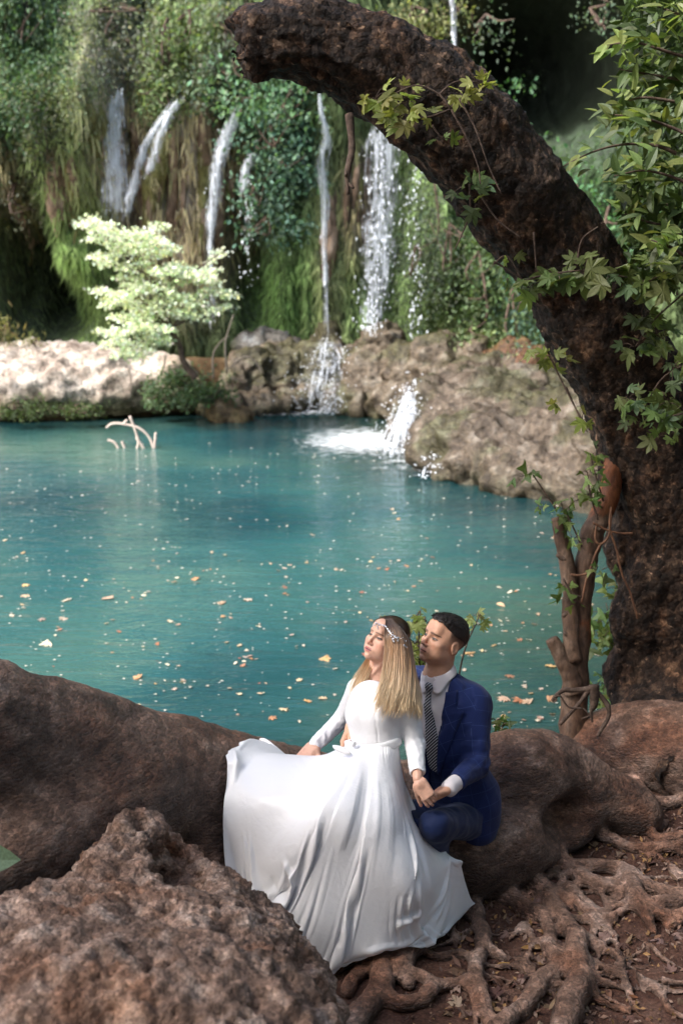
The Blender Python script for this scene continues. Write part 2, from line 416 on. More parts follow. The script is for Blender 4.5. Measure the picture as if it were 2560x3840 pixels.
def build_water():
    xs = np.concatenate([np.linspace(-13.5, -4, 60), np.linspace(-3.9, 5.5, 150)]); ys = np.concatenate([np.linspace(5.2, 9, 80), np.linspace(9.1, 27.5, 130)])
    X, Y = np.meshgrid(xs, ys, indexing='ij'); P = np.stack([X, Y, 0 * X], -1)
    Z = WATER + 0.004 * fbm(P * np.array([1.2, 3.5, 1]), 3)
    depth = np.maximum(WATER - gz(X, Y), 0)
    # how cloudy the milky water looks through its depth, and its tint from place to place
    op = 1 - np.exp(-depth * 1.35 - 0.12)
    tint = 0.5 + 0.5 * fbm(P * np.array([0.30, 0.22, 1]), 3)
    V = np.stack([X, Y, Z], -1).reshape(-1, 3); nx, ny = X.shape
    i = np.arange(nx - 1)[:, None] * ny + np.arange(ny - 1)[None]
    Q = np.stack([i, i + ny, i + ny + 1, i + 1], -1).reshape(-1, 4)
    c = np.stack([op, tint, 0 * op], -1).reshape(-1, 3)
    m, n, l, b, o = new_mat('pool_water'); at_ = n.new('ShaderNodeSeparateColor'); l.new(vcol(n), at_.inputs[0])
    v = texco(n)
    big = noise_node(n, l, v, 0.35, 3, 0.5, 0.5, (1, 1.6, 1))
    tt = mth(n, l, 'ADD', mth(n, l, 'MULTIPLY', at_.outputs[1], 0.7), mth(n, l, 'MULTIPLY', big, 0.35))
    base = ramp(n, l, tt, [(0.25, (0.010, 0.052, 0.064)), (0.5, (0.022, 0.088, 0.095)), (0.78, (0.060, 0.135, 0.112))])
    l.new(base, b.inputs['Base Color']); b.inputs['Roughness'].default_value = 0.04; b.inputs['IOR'].default_value = 1.33
    r1 = noise_node(n, l, v, 1.0, 4, 0.55, 0.8, (1.6, 4.6, 1)); r2 = noise_node(n, l, v, 1.0, 2, 0.5, 0.3, (7, 16, 1)); r3 = noise_node(n, l, v, 0.5, 2, 0.5, 0.3, (0.7, 2.2, 1))
    h = mth(n, l, 'ADD', mth(n, l, 'MULTIPLY', r1, 0.5), mth(n, l, 'ADD', mth(n, l, 'MULTIPLY', r2, 0.10), mth(n, l, 'MULTIPLY', r3, 0.6)))
    nb = bump(n, l, b, h, 0.55, 0.09)
    tr = n.new('ShaderNodeBsdfTransparent'); tr.inputs[0].default_value = (0.55, 0.85, 0.82, 1)
    gl = n.new('ShaderNodeBsdfGlossy'); gl.inputs['Roughness'].default_value = 0.05; l.new(nb, gl.inputs['Normal'])
    fr = n.new('ShaderNodeFresnel'); fr.inputs[0].default_value = 1.33; l.new(nb, fr.inputs['Normal'])
    clear = n.new('ShaderNodeMixShader'); l.new(fr.outputs[0], clear.inputs[0]); l.new(tr.outputs[0], clear.inputs[1]); l.new(gl.outputs[0], clear.inputs[2])
    ms = n.new('ShaderNodeMixShader'); l.new(at_.outputs[0], ms.inputs[0]); l.new(clear.outputs[0], ms.inputs[1]); l.new(b.outputs[0], ms.inputs[2])
    l.new(ms.outputs[0], o.inputs[0])
    add('pool_water', V, Q, m, col=c, kind='structure')

# ----------------------------------------------------------------- the cliff
CL_B = [(330, 470, 150, 260, 1.1), (270, 880, 120, 300, 1.1), (60, 1000, 120, 260, -2.6), (215, 1150, 110, 130, -2.2), (430, 430, 75, 200, 0.9), (505, 700, 40, 230, -1.1),
        (640, 640, 150, 330, 0.9), (770, 860, 60, 160, 0.5), (930, 1010, 75, 220, -1.6), (1060, 980, 130, 300, 0.5), (1215, 820, 60, 500, 0.6), (1130, 420, 70, 200, -1.0),
        (1340, 800, 60, 220, 0.6), (1440, 850, 80, 420, -0.9), (1610, 900, 130, 380, 0.6), (2070, 190, 330, 300, -5.5), (2060, -330, 420, 180, 2.0), (1900, 620, 110, 260, 0.7), (1720, 150, 120, 200, 0.4),
        (100, 480, 160, 180, 0.8), (800, 330, 260, 200, 0.5), (40, 640, 70, 220, 0.6)]
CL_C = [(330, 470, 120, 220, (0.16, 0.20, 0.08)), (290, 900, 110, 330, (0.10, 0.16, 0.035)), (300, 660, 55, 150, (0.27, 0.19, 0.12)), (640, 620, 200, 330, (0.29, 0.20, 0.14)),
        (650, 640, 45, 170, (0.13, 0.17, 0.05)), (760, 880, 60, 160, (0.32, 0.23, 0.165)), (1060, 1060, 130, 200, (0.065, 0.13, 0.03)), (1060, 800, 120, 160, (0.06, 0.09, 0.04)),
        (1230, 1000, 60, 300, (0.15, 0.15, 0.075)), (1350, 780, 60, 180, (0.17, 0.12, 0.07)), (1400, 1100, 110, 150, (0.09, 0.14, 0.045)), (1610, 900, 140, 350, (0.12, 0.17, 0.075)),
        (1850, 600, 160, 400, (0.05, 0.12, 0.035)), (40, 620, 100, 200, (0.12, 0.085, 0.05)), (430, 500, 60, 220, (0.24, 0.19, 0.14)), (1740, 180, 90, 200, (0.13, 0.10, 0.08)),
        (1700, 1150, 140, 120, (0.11, 0.17, 0.05)), (900, 700, 90, 200, (0.14, 0.10, 0.065)), (60, 1000, 120, 240, (0.02, 0.03, 0.012)), (2080, 160, 330, 300, (0.010, 0.014, 0.010)), (2260, 720, 220, 330, (0.012, 0.030, 0.011)), (2300, 600, 200, 300, (0.012, 0.028, 0.010)), (2080, 100, 250, 200, (0.008, 0.010, 0.008)), (540, 560, 90, 260, (0.30, 0.21, 0.155)), (720, 760, 90, 260, (0.34, 0.25, 0.185))]  # near-black tones put cave and overhang shade into the rock colour
def cliff_y(x, z):
    x = np.asarray(x, float); z = np.asarray(z, float)
    yb = np.interp(x, [-16, -9, -4, 2.5, 6, 10, 16], [24, 27, 28.6, 28.4, 26, 21, 15])
    P = np.stack([x * 1.1, z * 0.22, 0 * x], -1)
    y = yb - 0.55 * fbm(P, 3) - 0.16 * ridge(np.stack([x * 3.2, z * 0.35, 0 * x + 5], -1), 3) - 0.10 * fbm(np.stack([x * 2, z * 2, 0 * x], -1), 3)
    y = y - 0.9 * sstep(3.0, 7.5, z) + 0.9 * sstep(1.0, -0.5, z) * 0
    y = y + 0.25 * np.maximum(z - 9, 0) ** 1.4
    d = yb - 0.6; sx = 1280 + x * F_PX / (d * CP); zz = (z - CZ) / d; sy = 1920 - F_PX * (SP + zz * CP) / (CP - zz * SP)
    for cx, cy, rx, ry, a in CL_B:
        q = ((sx - cx) / rx) ** 2 + ((sy - cy) / ry) ** 2
        y = y - a * np.exp(-q ** 1.5 * 0.8)
    return y, sx, sy
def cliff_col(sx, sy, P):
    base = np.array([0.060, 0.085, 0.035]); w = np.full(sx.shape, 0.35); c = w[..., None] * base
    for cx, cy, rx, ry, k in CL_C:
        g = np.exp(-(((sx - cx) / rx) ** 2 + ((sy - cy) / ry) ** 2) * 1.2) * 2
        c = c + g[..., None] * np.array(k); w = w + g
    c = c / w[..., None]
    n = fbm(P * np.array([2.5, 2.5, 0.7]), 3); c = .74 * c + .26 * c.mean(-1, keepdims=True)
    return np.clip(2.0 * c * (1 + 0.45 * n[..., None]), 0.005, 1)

def build_cliff():
    xs = np.concatenate([np.linspace(-16, -9, 30), np.arange(-8.9, 9.0, 0.065), np.linspace(9.1, 16, 30)]); zs = np.concatenate([np.arange(-0.8, 9.4, 0.075), np.linspace(9.5, 16, 20)])
    X, Z = np.meshgrid(xs, zs, indexing='ij'); Y, sx, sy = cliff_y(X, Z)
    V = np.stack([X, Y, Z], -1).reshape(-1, 3); nx, ny = X.shape
    V[:, 1] -= 0.05 * fbm(V * 5, 3)
    i = np.arange(nx - 1)[:, None] * ny + np.arange(ny - 1)[None]
    Q = np.stack([i, i + ny, i + ny + 1, i + 1], -1).reshape(-1, 4)
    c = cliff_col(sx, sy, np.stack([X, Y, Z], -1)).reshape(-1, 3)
    m, n, l, b, o = new_mat('wet_tufa'); v = texco(n); k = noise_node(n, l, v, 5, 6, 0.65, 0.4, (1, 1, 0.35)); f = noise_node(n, l, v, 22, 4, 0.6)
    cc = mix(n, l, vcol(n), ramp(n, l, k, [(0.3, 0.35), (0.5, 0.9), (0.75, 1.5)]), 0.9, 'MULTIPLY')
    l.new(cc, b.inputs['Base Color']); b.inputs['Roughness'].default_value = 0.7
    bump(n, l, b, mth(n, l, 'ADD', k, mth(n, l, 'MULTIPLY', f, 0.4)), 0.9, 0.12)
    cliff = add('cliff', V, Q, m, col=c, kind='structure')
    # mineral curtains: ribs and stalactites of tufa standing out from the rock
    rg = np.random.default_rng(77); tm = earthy('tufa_rib', (0.13, 0.085, 0.055), (0.30, 0.215, 0.155), (0.44, 0.35, 0.28), 3, 1.0, .08, .8, 14, (1, 1, .3), use_col=True)
    spots = [(rg.uniform(470, 860), rg.uniform(400, 620), rg.uniform(250, 480)) for _ in range(34)] + [(rg.uniform(230, 330), rg.uniform(520, 640), rg.uniform(150, 300)) for _ in range(9)] + [(rg.uniform(0, 60), rg.uniform(560, 760), rg.uniform(200, 330)) for _ in range(6)] + [(rg.uniform(1290, 1390), rg.uniform(560, 700), rg.uniform(160, 260)) for _ in range(9)] + [(rg.uniform(880, 960), rg.uniform(640, 760), rg.uniform(150, 240)) for _ in range(6)] + [(rg.uniform(390, 470), rg.uniform(400, 480), rg.uniform(180, 300)) for _ in range(7)] + [(rg.uniform(1200, 1260), rg.uniform(700, 800), rg.uniform(200, 420)) for _ in range(4)]
    for sx, sy, L in spots:
        a, b_ = aty(sx, sy, 27.2), aty(sx - rg.uniform(0, .12) * L * (sx > 450), sy + L, 27.2); P = np.linspace(a, b_, 6); P[:, 1] = cliff_y(P[:, 0], P[:, 2])[0] - .06; P[-1, 1] = min(P[-1, 1], P[-2, 1] + .1); r0 = rg.uniform(.06, .17)
        v, q, t = tube(P, [r0 * .5, r0, r0 * 1.1, r0 * .9, r0 * .6, .02], 30, 9, .35, 5); g = rg.random() < .25; c = np.ones((len(v), 3)) * rg.uniform(.8, 1.25) * (np.array([.75, .95, .5]) if g else np.array([1, .96, .93])); add('tufa_rib', v, [q, t], tm, cliff, c)
    # curtains of hanging moss and rootlets on the rock
    N = 75000
    x = RNG.uniform(-13.0, 8.8, N); z = RNG.uniform(0.3, 9.2, N); y, sx, sy = cliff_y(x, z)
    P = np.stack([x, y, z], -1); cc = cliff_col(sx, sy, P)
    brown = cc[:, 0] > cc[:, 1]
    dk = np.exp(-(((sx - 2060) / 330) ** 2 + ((sy - 160) / 330) ** 2)) > .35; kp = (~brown | (RNG.random(N) < .18)) & ~dk; x, y, z, sx, sy, P, cc, brown = x[kp], y[kp], z[kp], sx[kp], sy[kp], P[kp], cc[kp], brown[kp]; N = len(x)
    L = RNG.uniform(0.14, 0.42, N) * np.where(brown, 1.5, 1.0); W = RNG.uniform(0.012, 0.035, N)
    out = RNG.uniform(0.02, 0.10, N); sw = RNG.normal(0, 0.05, N)
    a = P + np.stack([0 * x, -0.02 - 0 * x, 0 * x], -1)
    p0 = a + np.stack([-W, 0 * W, 0 * W], -1); p1 = a + np.stack([W, 0 * W, 0 * W], -1)
    mid = a + np.stack([sw, -out, -L * 0.35], -1); m0 = mid + np.stack([-W, 0 * W, 0 * W], -1); m1 = mid + np.stack([W, 0 * W, 0 * W], -1)
    t = a + np.stack([sw * 2, -out * 1.1, -L], -1)
    V = np.stack([p0, p1, m1, m0, t], 1).reshape(-1, 3); k = np.arange(N)[:, None] * 5
    col = np.clip(cc * RNG.uniform(0.6, 1.9, N)[:, None] * np.array([1.0, 1.08, 0.85]), 0, 1).repeat(5, 0)
    o = add('hanging_moss', V, [k + np.array([[0, 1, 2, 3]]), k + np.array([[3, 2, 4]])], M_MOSS, None, col, False, kind='stuff')
    tag(o, 'curtain of green moss and brown rootlets hanging on the wet cliff', 'moss')

M_MOSS = leafy('moss', 0.3, 0.8)
M_LEAF = leafy('leaf', 0.45, 0.45)
M_FARLEAF = leafy('far_leaf', 0.4, 0.6)

def cards(P, size, col, rng, up=0.4, droop=0.0, ratio=0.5):
    """small folded leaves, 2 triangles each"""
    n = len(P); d = rng.normal(size=(n, 3)); d[:, 2] -= droop; d /= np.linalg.norm(d, axis=1)[:, None]
    nn = rng.normal(size=(n, 3)); nn[:, 2] += up * 3; nn[:, 1] -= up; s = np.cross(d, nn); s /= np.linalg.norm(s, axis=1)[:, None] + 1e-9
    nn = np.cross(s, d); z = size[:, None] if not np.isscalar(size) else size
    a = P; b = P + d * z * 0.5 + s * z * ratio * 0.5 + nn * z * 0.08; c = P + d * z; e = P + d * z * 0.5 - s * z * ratio * 0.5 + nn * z * 0.08
    V = np.stack([a, b, c, e], 1).reshape(-1, 3); k = np.arange(n)[:, None] * 4
    T = np.concatenate([k + np.array([[0, 1, 2]]), k + np.array([[0, 2, 3]])])
    return V, T, np.repeat(col, 4, 0)
def blob_points(n, lo, hi, rng, shell=0.55):
    d = rng.normal(size=(n, 3)); d /= np.linalg.norm(d, axis=1)[:, None]
    r = shell + (1 - shell) * rng.random(n) ** 0.7
    return (lo + hi) / 2 + d * r[:, None] * (hi - lo) / 2

def shrub(name, label, cat, blobs, size, col, n, stem=None, group=None, droop=0.5, up=0.35, var=0.35, ratio=0.55, mat=None, base=None, snap=False):
    """a leafy mass: blobs = list of (centre, radii); clumped so gaps stay between clumps"""
    rng = np.random.default_rng(abs(hash(label)) % 1000 if False else len(label) * 31 + int(blobs[0][0][0] * 97) % 500)
    tot = sum(np.prod(b[1]) ** (2 / 3) for b in blobs); bag = []
    b0 = np.array(base if base is not None else blobs[0][0], float)
    e = empty(name, b0, label, cat, group)
    V, T, C = [], [], []; k = 0
    for c, r in blobs:
        c = np.asarray(c, float); r = np.asarray(r, float); m = int(n * np.prod(r) ** (2 / 3) / tot)
        nc = max(4, m // 26); cen = blob_points(nc, c - r, c + r, rng, 0.35); cs = rng.uniform(0.75, 1.2, nc)
        w = rng.integers(0, nc, m); p = cen[w] + rng.normal(size=(m, 3)) * (r.mean() * 0.17 + size * 0.6) * np.array([1.2, 1.0, 0.7])
        if snap:
            yc = cliff_y(p[:, 0], p[:, 2])[0]; hug = rng.random(m) < .8; p[:, 1] = np.where(hug, yc - .04 - np.abs(rng.normal(0, .28, m)), p[:, 1])
        cc = np.array(col) * cs[w][:, None] * rng.uniform(1 - var, 1 + var, (m, 1)) * (1 + rng.normal(0, 0.08, (m, 3)))
        v, t, c3 = cards(p, size * rng.uniform(0.6, 1.3, m), np.clip(cc, 0.003, 1), rng, up, droop, ratio)
        V.append(v); T.append(t + k); C.append(c3); k += len(v)
    add('crown', np.concatenate(V), np.concatenate(T), mat or M_FARLEAF, e, np.concatenate(C), False, kind='stuff')
    for i, s in enumerate(stem or []):
        v, q, t = tube(s[0], s[1], 14, 6, 0.2, 6); add('trunk' if i == 0 else 'branch', v, [q, t], M_TWIG, e)
    if not stem:
        for c, r in blobs[:4]:
            c = np.asarray(c, float); r = np.asarray(r, float)
            for j in range(3):
                p = np.array([c + r * (0, 0.9, 0.6), c + r * rng.uniform(-0.5, 0.5, 3), c + r * rng.uniform(-0.8, 0.8, 3)]); v, q, t = tube(p, [0.03, 0.02, 0.008], 8, 5); add('stem', v, [q, t], M_TWIG, e)
    return e
M_TWIG = earthy('twig_bark', (0.035, 0.022, 0.015), (0.085, 0.055, 0.04), (0.16, 0.12, 0.09), 12, 0.6, 0.01, 0.8, 60)

def cliff_shrubs():
    def bl(*L):
        out = []
        for sx, sy, rx, ry, y in L:
            c = aty(sx, sy, y); k = y / F_PX * 1.03; out.append((c, (rx * k, 0.55, ry * k)))
        return out
    G = 'shrubs growing on the cliff'
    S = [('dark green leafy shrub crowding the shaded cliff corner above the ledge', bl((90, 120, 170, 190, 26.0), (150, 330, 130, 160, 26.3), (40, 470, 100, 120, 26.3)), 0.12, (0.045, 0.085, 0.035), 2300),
         ('loose olive shrub with trailing stems beside the cave', bl((230, 420, 80, 120, 26.6), (150, 560, 110, 120, 26.4), (60, 720, 80, 140, 26.4)), 0.10, (0.075, 0.095, 0.045), 1500),
         ('grey green wispy shrub spilling over the cliff top', bl((430, 90, 170, 120, 26.5), (420, 260, 110, 110, 26.6), (560, 210, 90, 110, 26.9)), 0.08, (0.13, 0.145, 0.10), 2600),
         ('pale moss green cushion plant on the rounded bulge', bl((330, 420, 90, 170, 26.3)), 0.07, (0.14, 0.19, 0.085), 1500),
         ('bright green leafy branch hanging between two waterfalls', bl((620, 170, 90, 170, 26.4), (600, 370, 80, 90, 26.3), (700, 90, 120, 110, 26.4)), 0.12, (0.115, 0.165, 0.055), 1900),
         ('blue green shrub with silvery leaves along the cliff top', bl((840, 110, 130, 140, 26.3), (800, 300, 120, 90, 26.3)), 0.11, (0.095, 0.135, 0.085), 1900),
         ('broad leafed branch arching in front of the brown tufa', bl((950, 290, 190, 110, 25.6), (1090, 400, 120, 110, 25.6), (900, 390, 110, 60, 25.6)), 0.13, (0.075, 0.145, 0.065), 2000),
         ('drooping teal green branches beside the narrow waterfall', bl((1010, 520, 150, 90, 25.5), (1050, 650, 120, 80, 25.6), (950, 740, 110, 80, 25.7), (1000, 850, 120, 70, 25.8), (1100, 560, 60, 130, 25.7)), 0.13, (0.055, 0.125, 0.075), 2300),
         ('yellow green foliage lit at the top of the cliff', bl((1000, 60, 170, 70, 26.2), (1560, 70, 110, 90, 26.2), (1700, 30, 60, 60, 26.0)), 0.11, (0.145, 0.165, 0.045), 1300),
         ('grey green creeper covering the wall right of the droplets', bl((1620, 760, 70, 260, 26.2), (1690, 980, 110, 220, 25.9), (1560, 1050, 90, 200, 26.4)), 0.09, (0.085, 0.13, 0.075), 2300),
         ('lush green ferns low on the wall behind the leaning trunk', bl((1800, 1080, 110, 210, 24.6), (1930, 1180, 110, 150, 24.0), (1880, 930, 110, 160, 24.6)), 0.11, (0.075, 0.155, 0.045), 2100),
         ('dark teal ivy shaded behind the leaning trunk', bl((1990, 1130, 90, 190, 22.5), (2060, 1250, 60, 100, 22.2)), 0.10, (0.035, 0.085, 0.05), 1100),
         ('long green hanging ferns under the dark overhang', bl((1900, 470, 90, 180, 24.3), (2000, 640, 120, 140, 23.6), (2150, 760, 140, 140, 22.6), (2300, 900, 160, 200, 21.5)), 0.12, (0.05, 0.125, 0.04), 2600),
         ('thin trailing stems hanging over the dark overhang', bl((1830, 120, 100, 120, 24.2), (2230, 60, 90, 70, 22.5)), 0.09, (0.06, 0.09, 0.045), 600),
         ('low pale shrub tuft at the foot of the cliff', bl((1780, 1260, 120, 50, 24.2), (1950, 1330, 70, 50, 22.5)), 0.09, (0.13, 0.19, 0.06), 700)]
    for lab, b, s, c, n in S:
        c = np.array(c); c = .72 * c + .28 * c.mean()
        shrub('cliff_shrub', lab, 'shrub', b, s * .95, tuple(np.array(c) * 1.7), int(n * 1.9), group=G, droop=1.1, snap=True, var=.32)

# ----------------------------------------------------------------- rocks by the pool
def rock(name, label, prims, h, mat, disp, lo, hi, k=0.15, cat='rock', extra=None, col=None, group=None, subs=None):
    f = Field(lo, hi, h)
    for p in prims: f.ell(p[0], p[1], k, p[2] if len(p) > 2 else None)
    for p in (subs or []): f.ell(p[0], p[1], 0.05, sub=True)
    V, Q, ids = f.mesh(); N = vnormals(V, Q)
    V = V + N * disp(V)[:, None]
    c = col(V, N) if col is not None else np.ones((len(V), 3))
    b = np.array([(lo[0] + hi[0]) / 2, (lo[1] + hi[1]) / 2, V[:, 2].min()])
    return add(name, V, Q, mat, None, c, True, b, label=label, cat=cat, group=group)
def rocks():
    wet = earthy('pale_tufa', (0.16, 0.115, 0.085), (0.38, 0.32, 0.265), (0.60, 0.54, 0.47), 2.6, 0.9, 0.10, 0.8, 14, use_col=True)
    brown = earthy('mossy_tufa', (0.05, 0.033, 0.022), (0.155, 0.112, 0.08), (0.34, 0.285, 0.24), 3.4, 1.0, 0.10, 0.42, 12, use_col=True, stretch=(1, 1, 1))
    def disp(V): return 0.13 * fbm(V * 1.3, 3) + 0.11 * ridge(V * np.array([1.4, 1.4, 4.2]), 4) - .16 * np.clip(noise(V * np.array([2.6, 2.6, 4]) + 3) - .25, 0, 1) + 0.05 * fbm(V * 8, 3)
    def disp2(V): return 0.16 * fbm(V * 0.9, 3) + 0.15 * ridge(V @ np.array([[.8, .5, -.2], [-.5, .8, .2], [.3, .1, 1.6]]) * np.array([1.2, 2.6, 2.2]), 4) - .14 * np.clip(noise(V * 2.4 + 8) - .2, 0, 1) + 0.07 * fbm(V * 6, 3)
    def mossy(V, N):
        m = sstep(-0.1, 0.35, fbm(V * 0.9 + 4, 3) + 0.25 * N[:, 2] - 0.1)[:, None]; lo = sstep(0.0, -0.45, V[:, 2])[:, None]
        c = (1 - 0.75 * m) * np.ones(3) + 0.75 * m * np.array([0.44, 0.56, 0.30]); return c * (1 - 0.6 * lo) + 0.6 * lo * np.array([0.30, 0.34, 0.16])
    def ledge(V, N):
        lo = sstep(0.25, -0.35, V[:, 2] + 0.25 * fbm(V * 1.5, 2))[:, None]; right = sstep(-4.2, -2.6, V[:, 0])[:, None]
        c = np.array([1.12, 1.12, 1.14]) * (1 - right) + right * np.array([0.75, 0.68, 0.5]); return c * (1 - 0.8 * lo) + 0.8 * lo * np.array([0.34, 0.36, 0.16])
    A = lambda sx, sy, y: aty(sx, sy, y)
    # left ledge
    P = [(A(-200, 1440, 25.2), (2.4, 1.7, 0.66)), (A(150, 1450, 25.0), (1.7, 1.4, 0.56)), (A(400, 1465, 25.2), (1.2, 1.2, 0.50)), (A(560, 1465, 25.4), (0.75, 0.9, 0.48)), (A(100, 1400, 26.4), (1.8, 1.4, 0.55)), (A(-350, 1400, 26.4), (2, 1.8, .7)),
         (A(650, 1430, 25.3), (0.5, 0.6, 0.45)), (A(330, 1420, 25.6), (1.3, 1.2, 0.5))]
    rock('rock_ledge', 'broad sunlit pale rock ledge with a dark mossy foot at the pool edge', P, 0.075, wet, disp, (-10, 21.5, -1.2), (-2.7, 28.2, 2.4), 0.4, 'rock', col=ledge)
    # big boulder slope on the right of the pool
    P = [(A(1760, 1600, 21.0), (1.2, 1.5, 0.72)), (A(1600, 1620, 21.0), (0.45, 0.9, 0.62)), (A(1980, 1640, 20.0), (1.3, 1.5, 0.66)), (A(2200, 1680, 18.5), (1.2, 1.6, 0.75)), (A(1850, 1720, 18.2), (0.95, 1.1, 0.6)), (A(2050, 1790, 17.2), (0.9, 1.0, 0.55)),
         (A(1700, 1690, 19.2), (0.5, 0.8, 0.45)), (A(2300, 1850, 16.3), (1.0, 1.2, 0.6)), (A(2500, 1750, 16.5), (1.3, 1.8, 1.0)), (A(1900, 1480, 22.6), (1.4, 1.3, 0.5))]
    rock('boulder', 'large brown boulder slope with wet streaks right of the splash', P, 0.06, brown, disp2, (0.3, 14, -1.2), (7, 24.8, 1.6), 0.35, 'boulder', col=lambda V, N: mossy(V, N) * np.array([.64, .67, .66]))
    # rocks below the falls
    L = [('cone shaped rock under the narrow waterfall, veiled in white water', [(A(1200, 1430, 26.6), (0.75, 0.9, 0.85)), (A(1220, 1330, 26.9), (0.35, 0.5, 0.6)), (A(1090, 1470, 26.2), (0.6, 0.6, 0.45))]),
         ('mossy lumpy rock under the falling droplets', [(A(1400, 1450, 25.6), (0.65, 0.9, 0.8)), (A(1420, 1320, 26.4), (0.5, 0.6, 0.55)), (A(1330, 1520, 24.9), (0.3, 0.4, 0.3)), (A(1480, 1520, 24.6), (0.5, 0.6, 0.55))]),
         ('small dark rock under the bare curved stems', [(A(930, 1390, 26.0), (0.45, 0.5, 0.42)), (A(880, 1440, 25.6), (0.3, 0.4, 0.3))]),
         ('blue grey wet rock at the cliff foot', [(A(1000, 1300, 27.2), (0.62, 0.5, 0.35)), (A(1090, 1330, 27.0), (0.4, 0.4, 0.25))]),
         ('low cream stone lying in the shallow water', [(A(840, 1555, 24.0), (0.20, 0.22, 0.16)), (A(890, 1560, 23.9), (0.18, 0.2, 0.14))]),
         ('brown rounded stone on top of the boulder slope', [(A(1790, 1320, 24.0), (0.26, 0.3, 0.26)), (A(1730, 1340, 24.2), (0.3, 0.3, 0.22))]),
         ('reddish rock slab wedged behind the leaning trunk', [(A(1900, 1340, 23.6), (0.5, 0.5, 0.28)), (A(2050, 1370, 22.6), (0.55, 0.5, 0.3))]),
         ('jumbled mossy rock face between the cone rock and the dropletted rock', [(A(1310, 1420, 26.4), (.5, .5, .7)), (A(1300, 1500, 25.6), (.4, .4, .4))]),
         ('brown sloping rock bank between the bush and the cone rock', [(A(1060, 1400, 26.4), (.7, .6, .55)), (A(950, 1470, 25.9), (.6, .5, .35))]),
         ('long mossy rock spur behind the broad cascade', [(A(1560, 1400, 25.2), (.7, .7, .6)), (A(1640, 1370, 24.6), (.6, .7, .5)), (A(1500, 1450, 24.8), (.4, .5, .5))]),
         ('flat brown rock shelf half under water beside the cream stone', [(A(1000, 1510, 25.6), (0.9, 0.8, 0.28)), (A(860, 1530, 25.0), (0.7, 0.6, 0.2))])]
    for i, (lab, P) in enumerate(L):
        c = np.array([p[0] for p in P]); r = np.array([p[1] for p in P]); lo = (c - r).min(0) - 0.35; hi = (c + r).max(0) + 0.35
        tone = {4: np.array([1.5, 1.35, 1.1]), 3: np.array([0.75, 0.95, 1.15]), 6: np.array([0.9, 0.6, 0.45])}.get(i, np.array([0.74, 0.78, 0.74]))
        rock('pool_rock', lab, P, 0.05, brown, lambda V: 0.14 * fbm(V * 1.6, 3) + 0.10 * ridge(V * 2.6, 4) - .10 * np.clip(noise(V * 4) - .2, 0, 1) + 0.04 * fbm(V * 10, 2), lo, hi, 0.22, 'rock', col=lambda V, N: mossy(V, N) * tone, group='rocks below the falls')

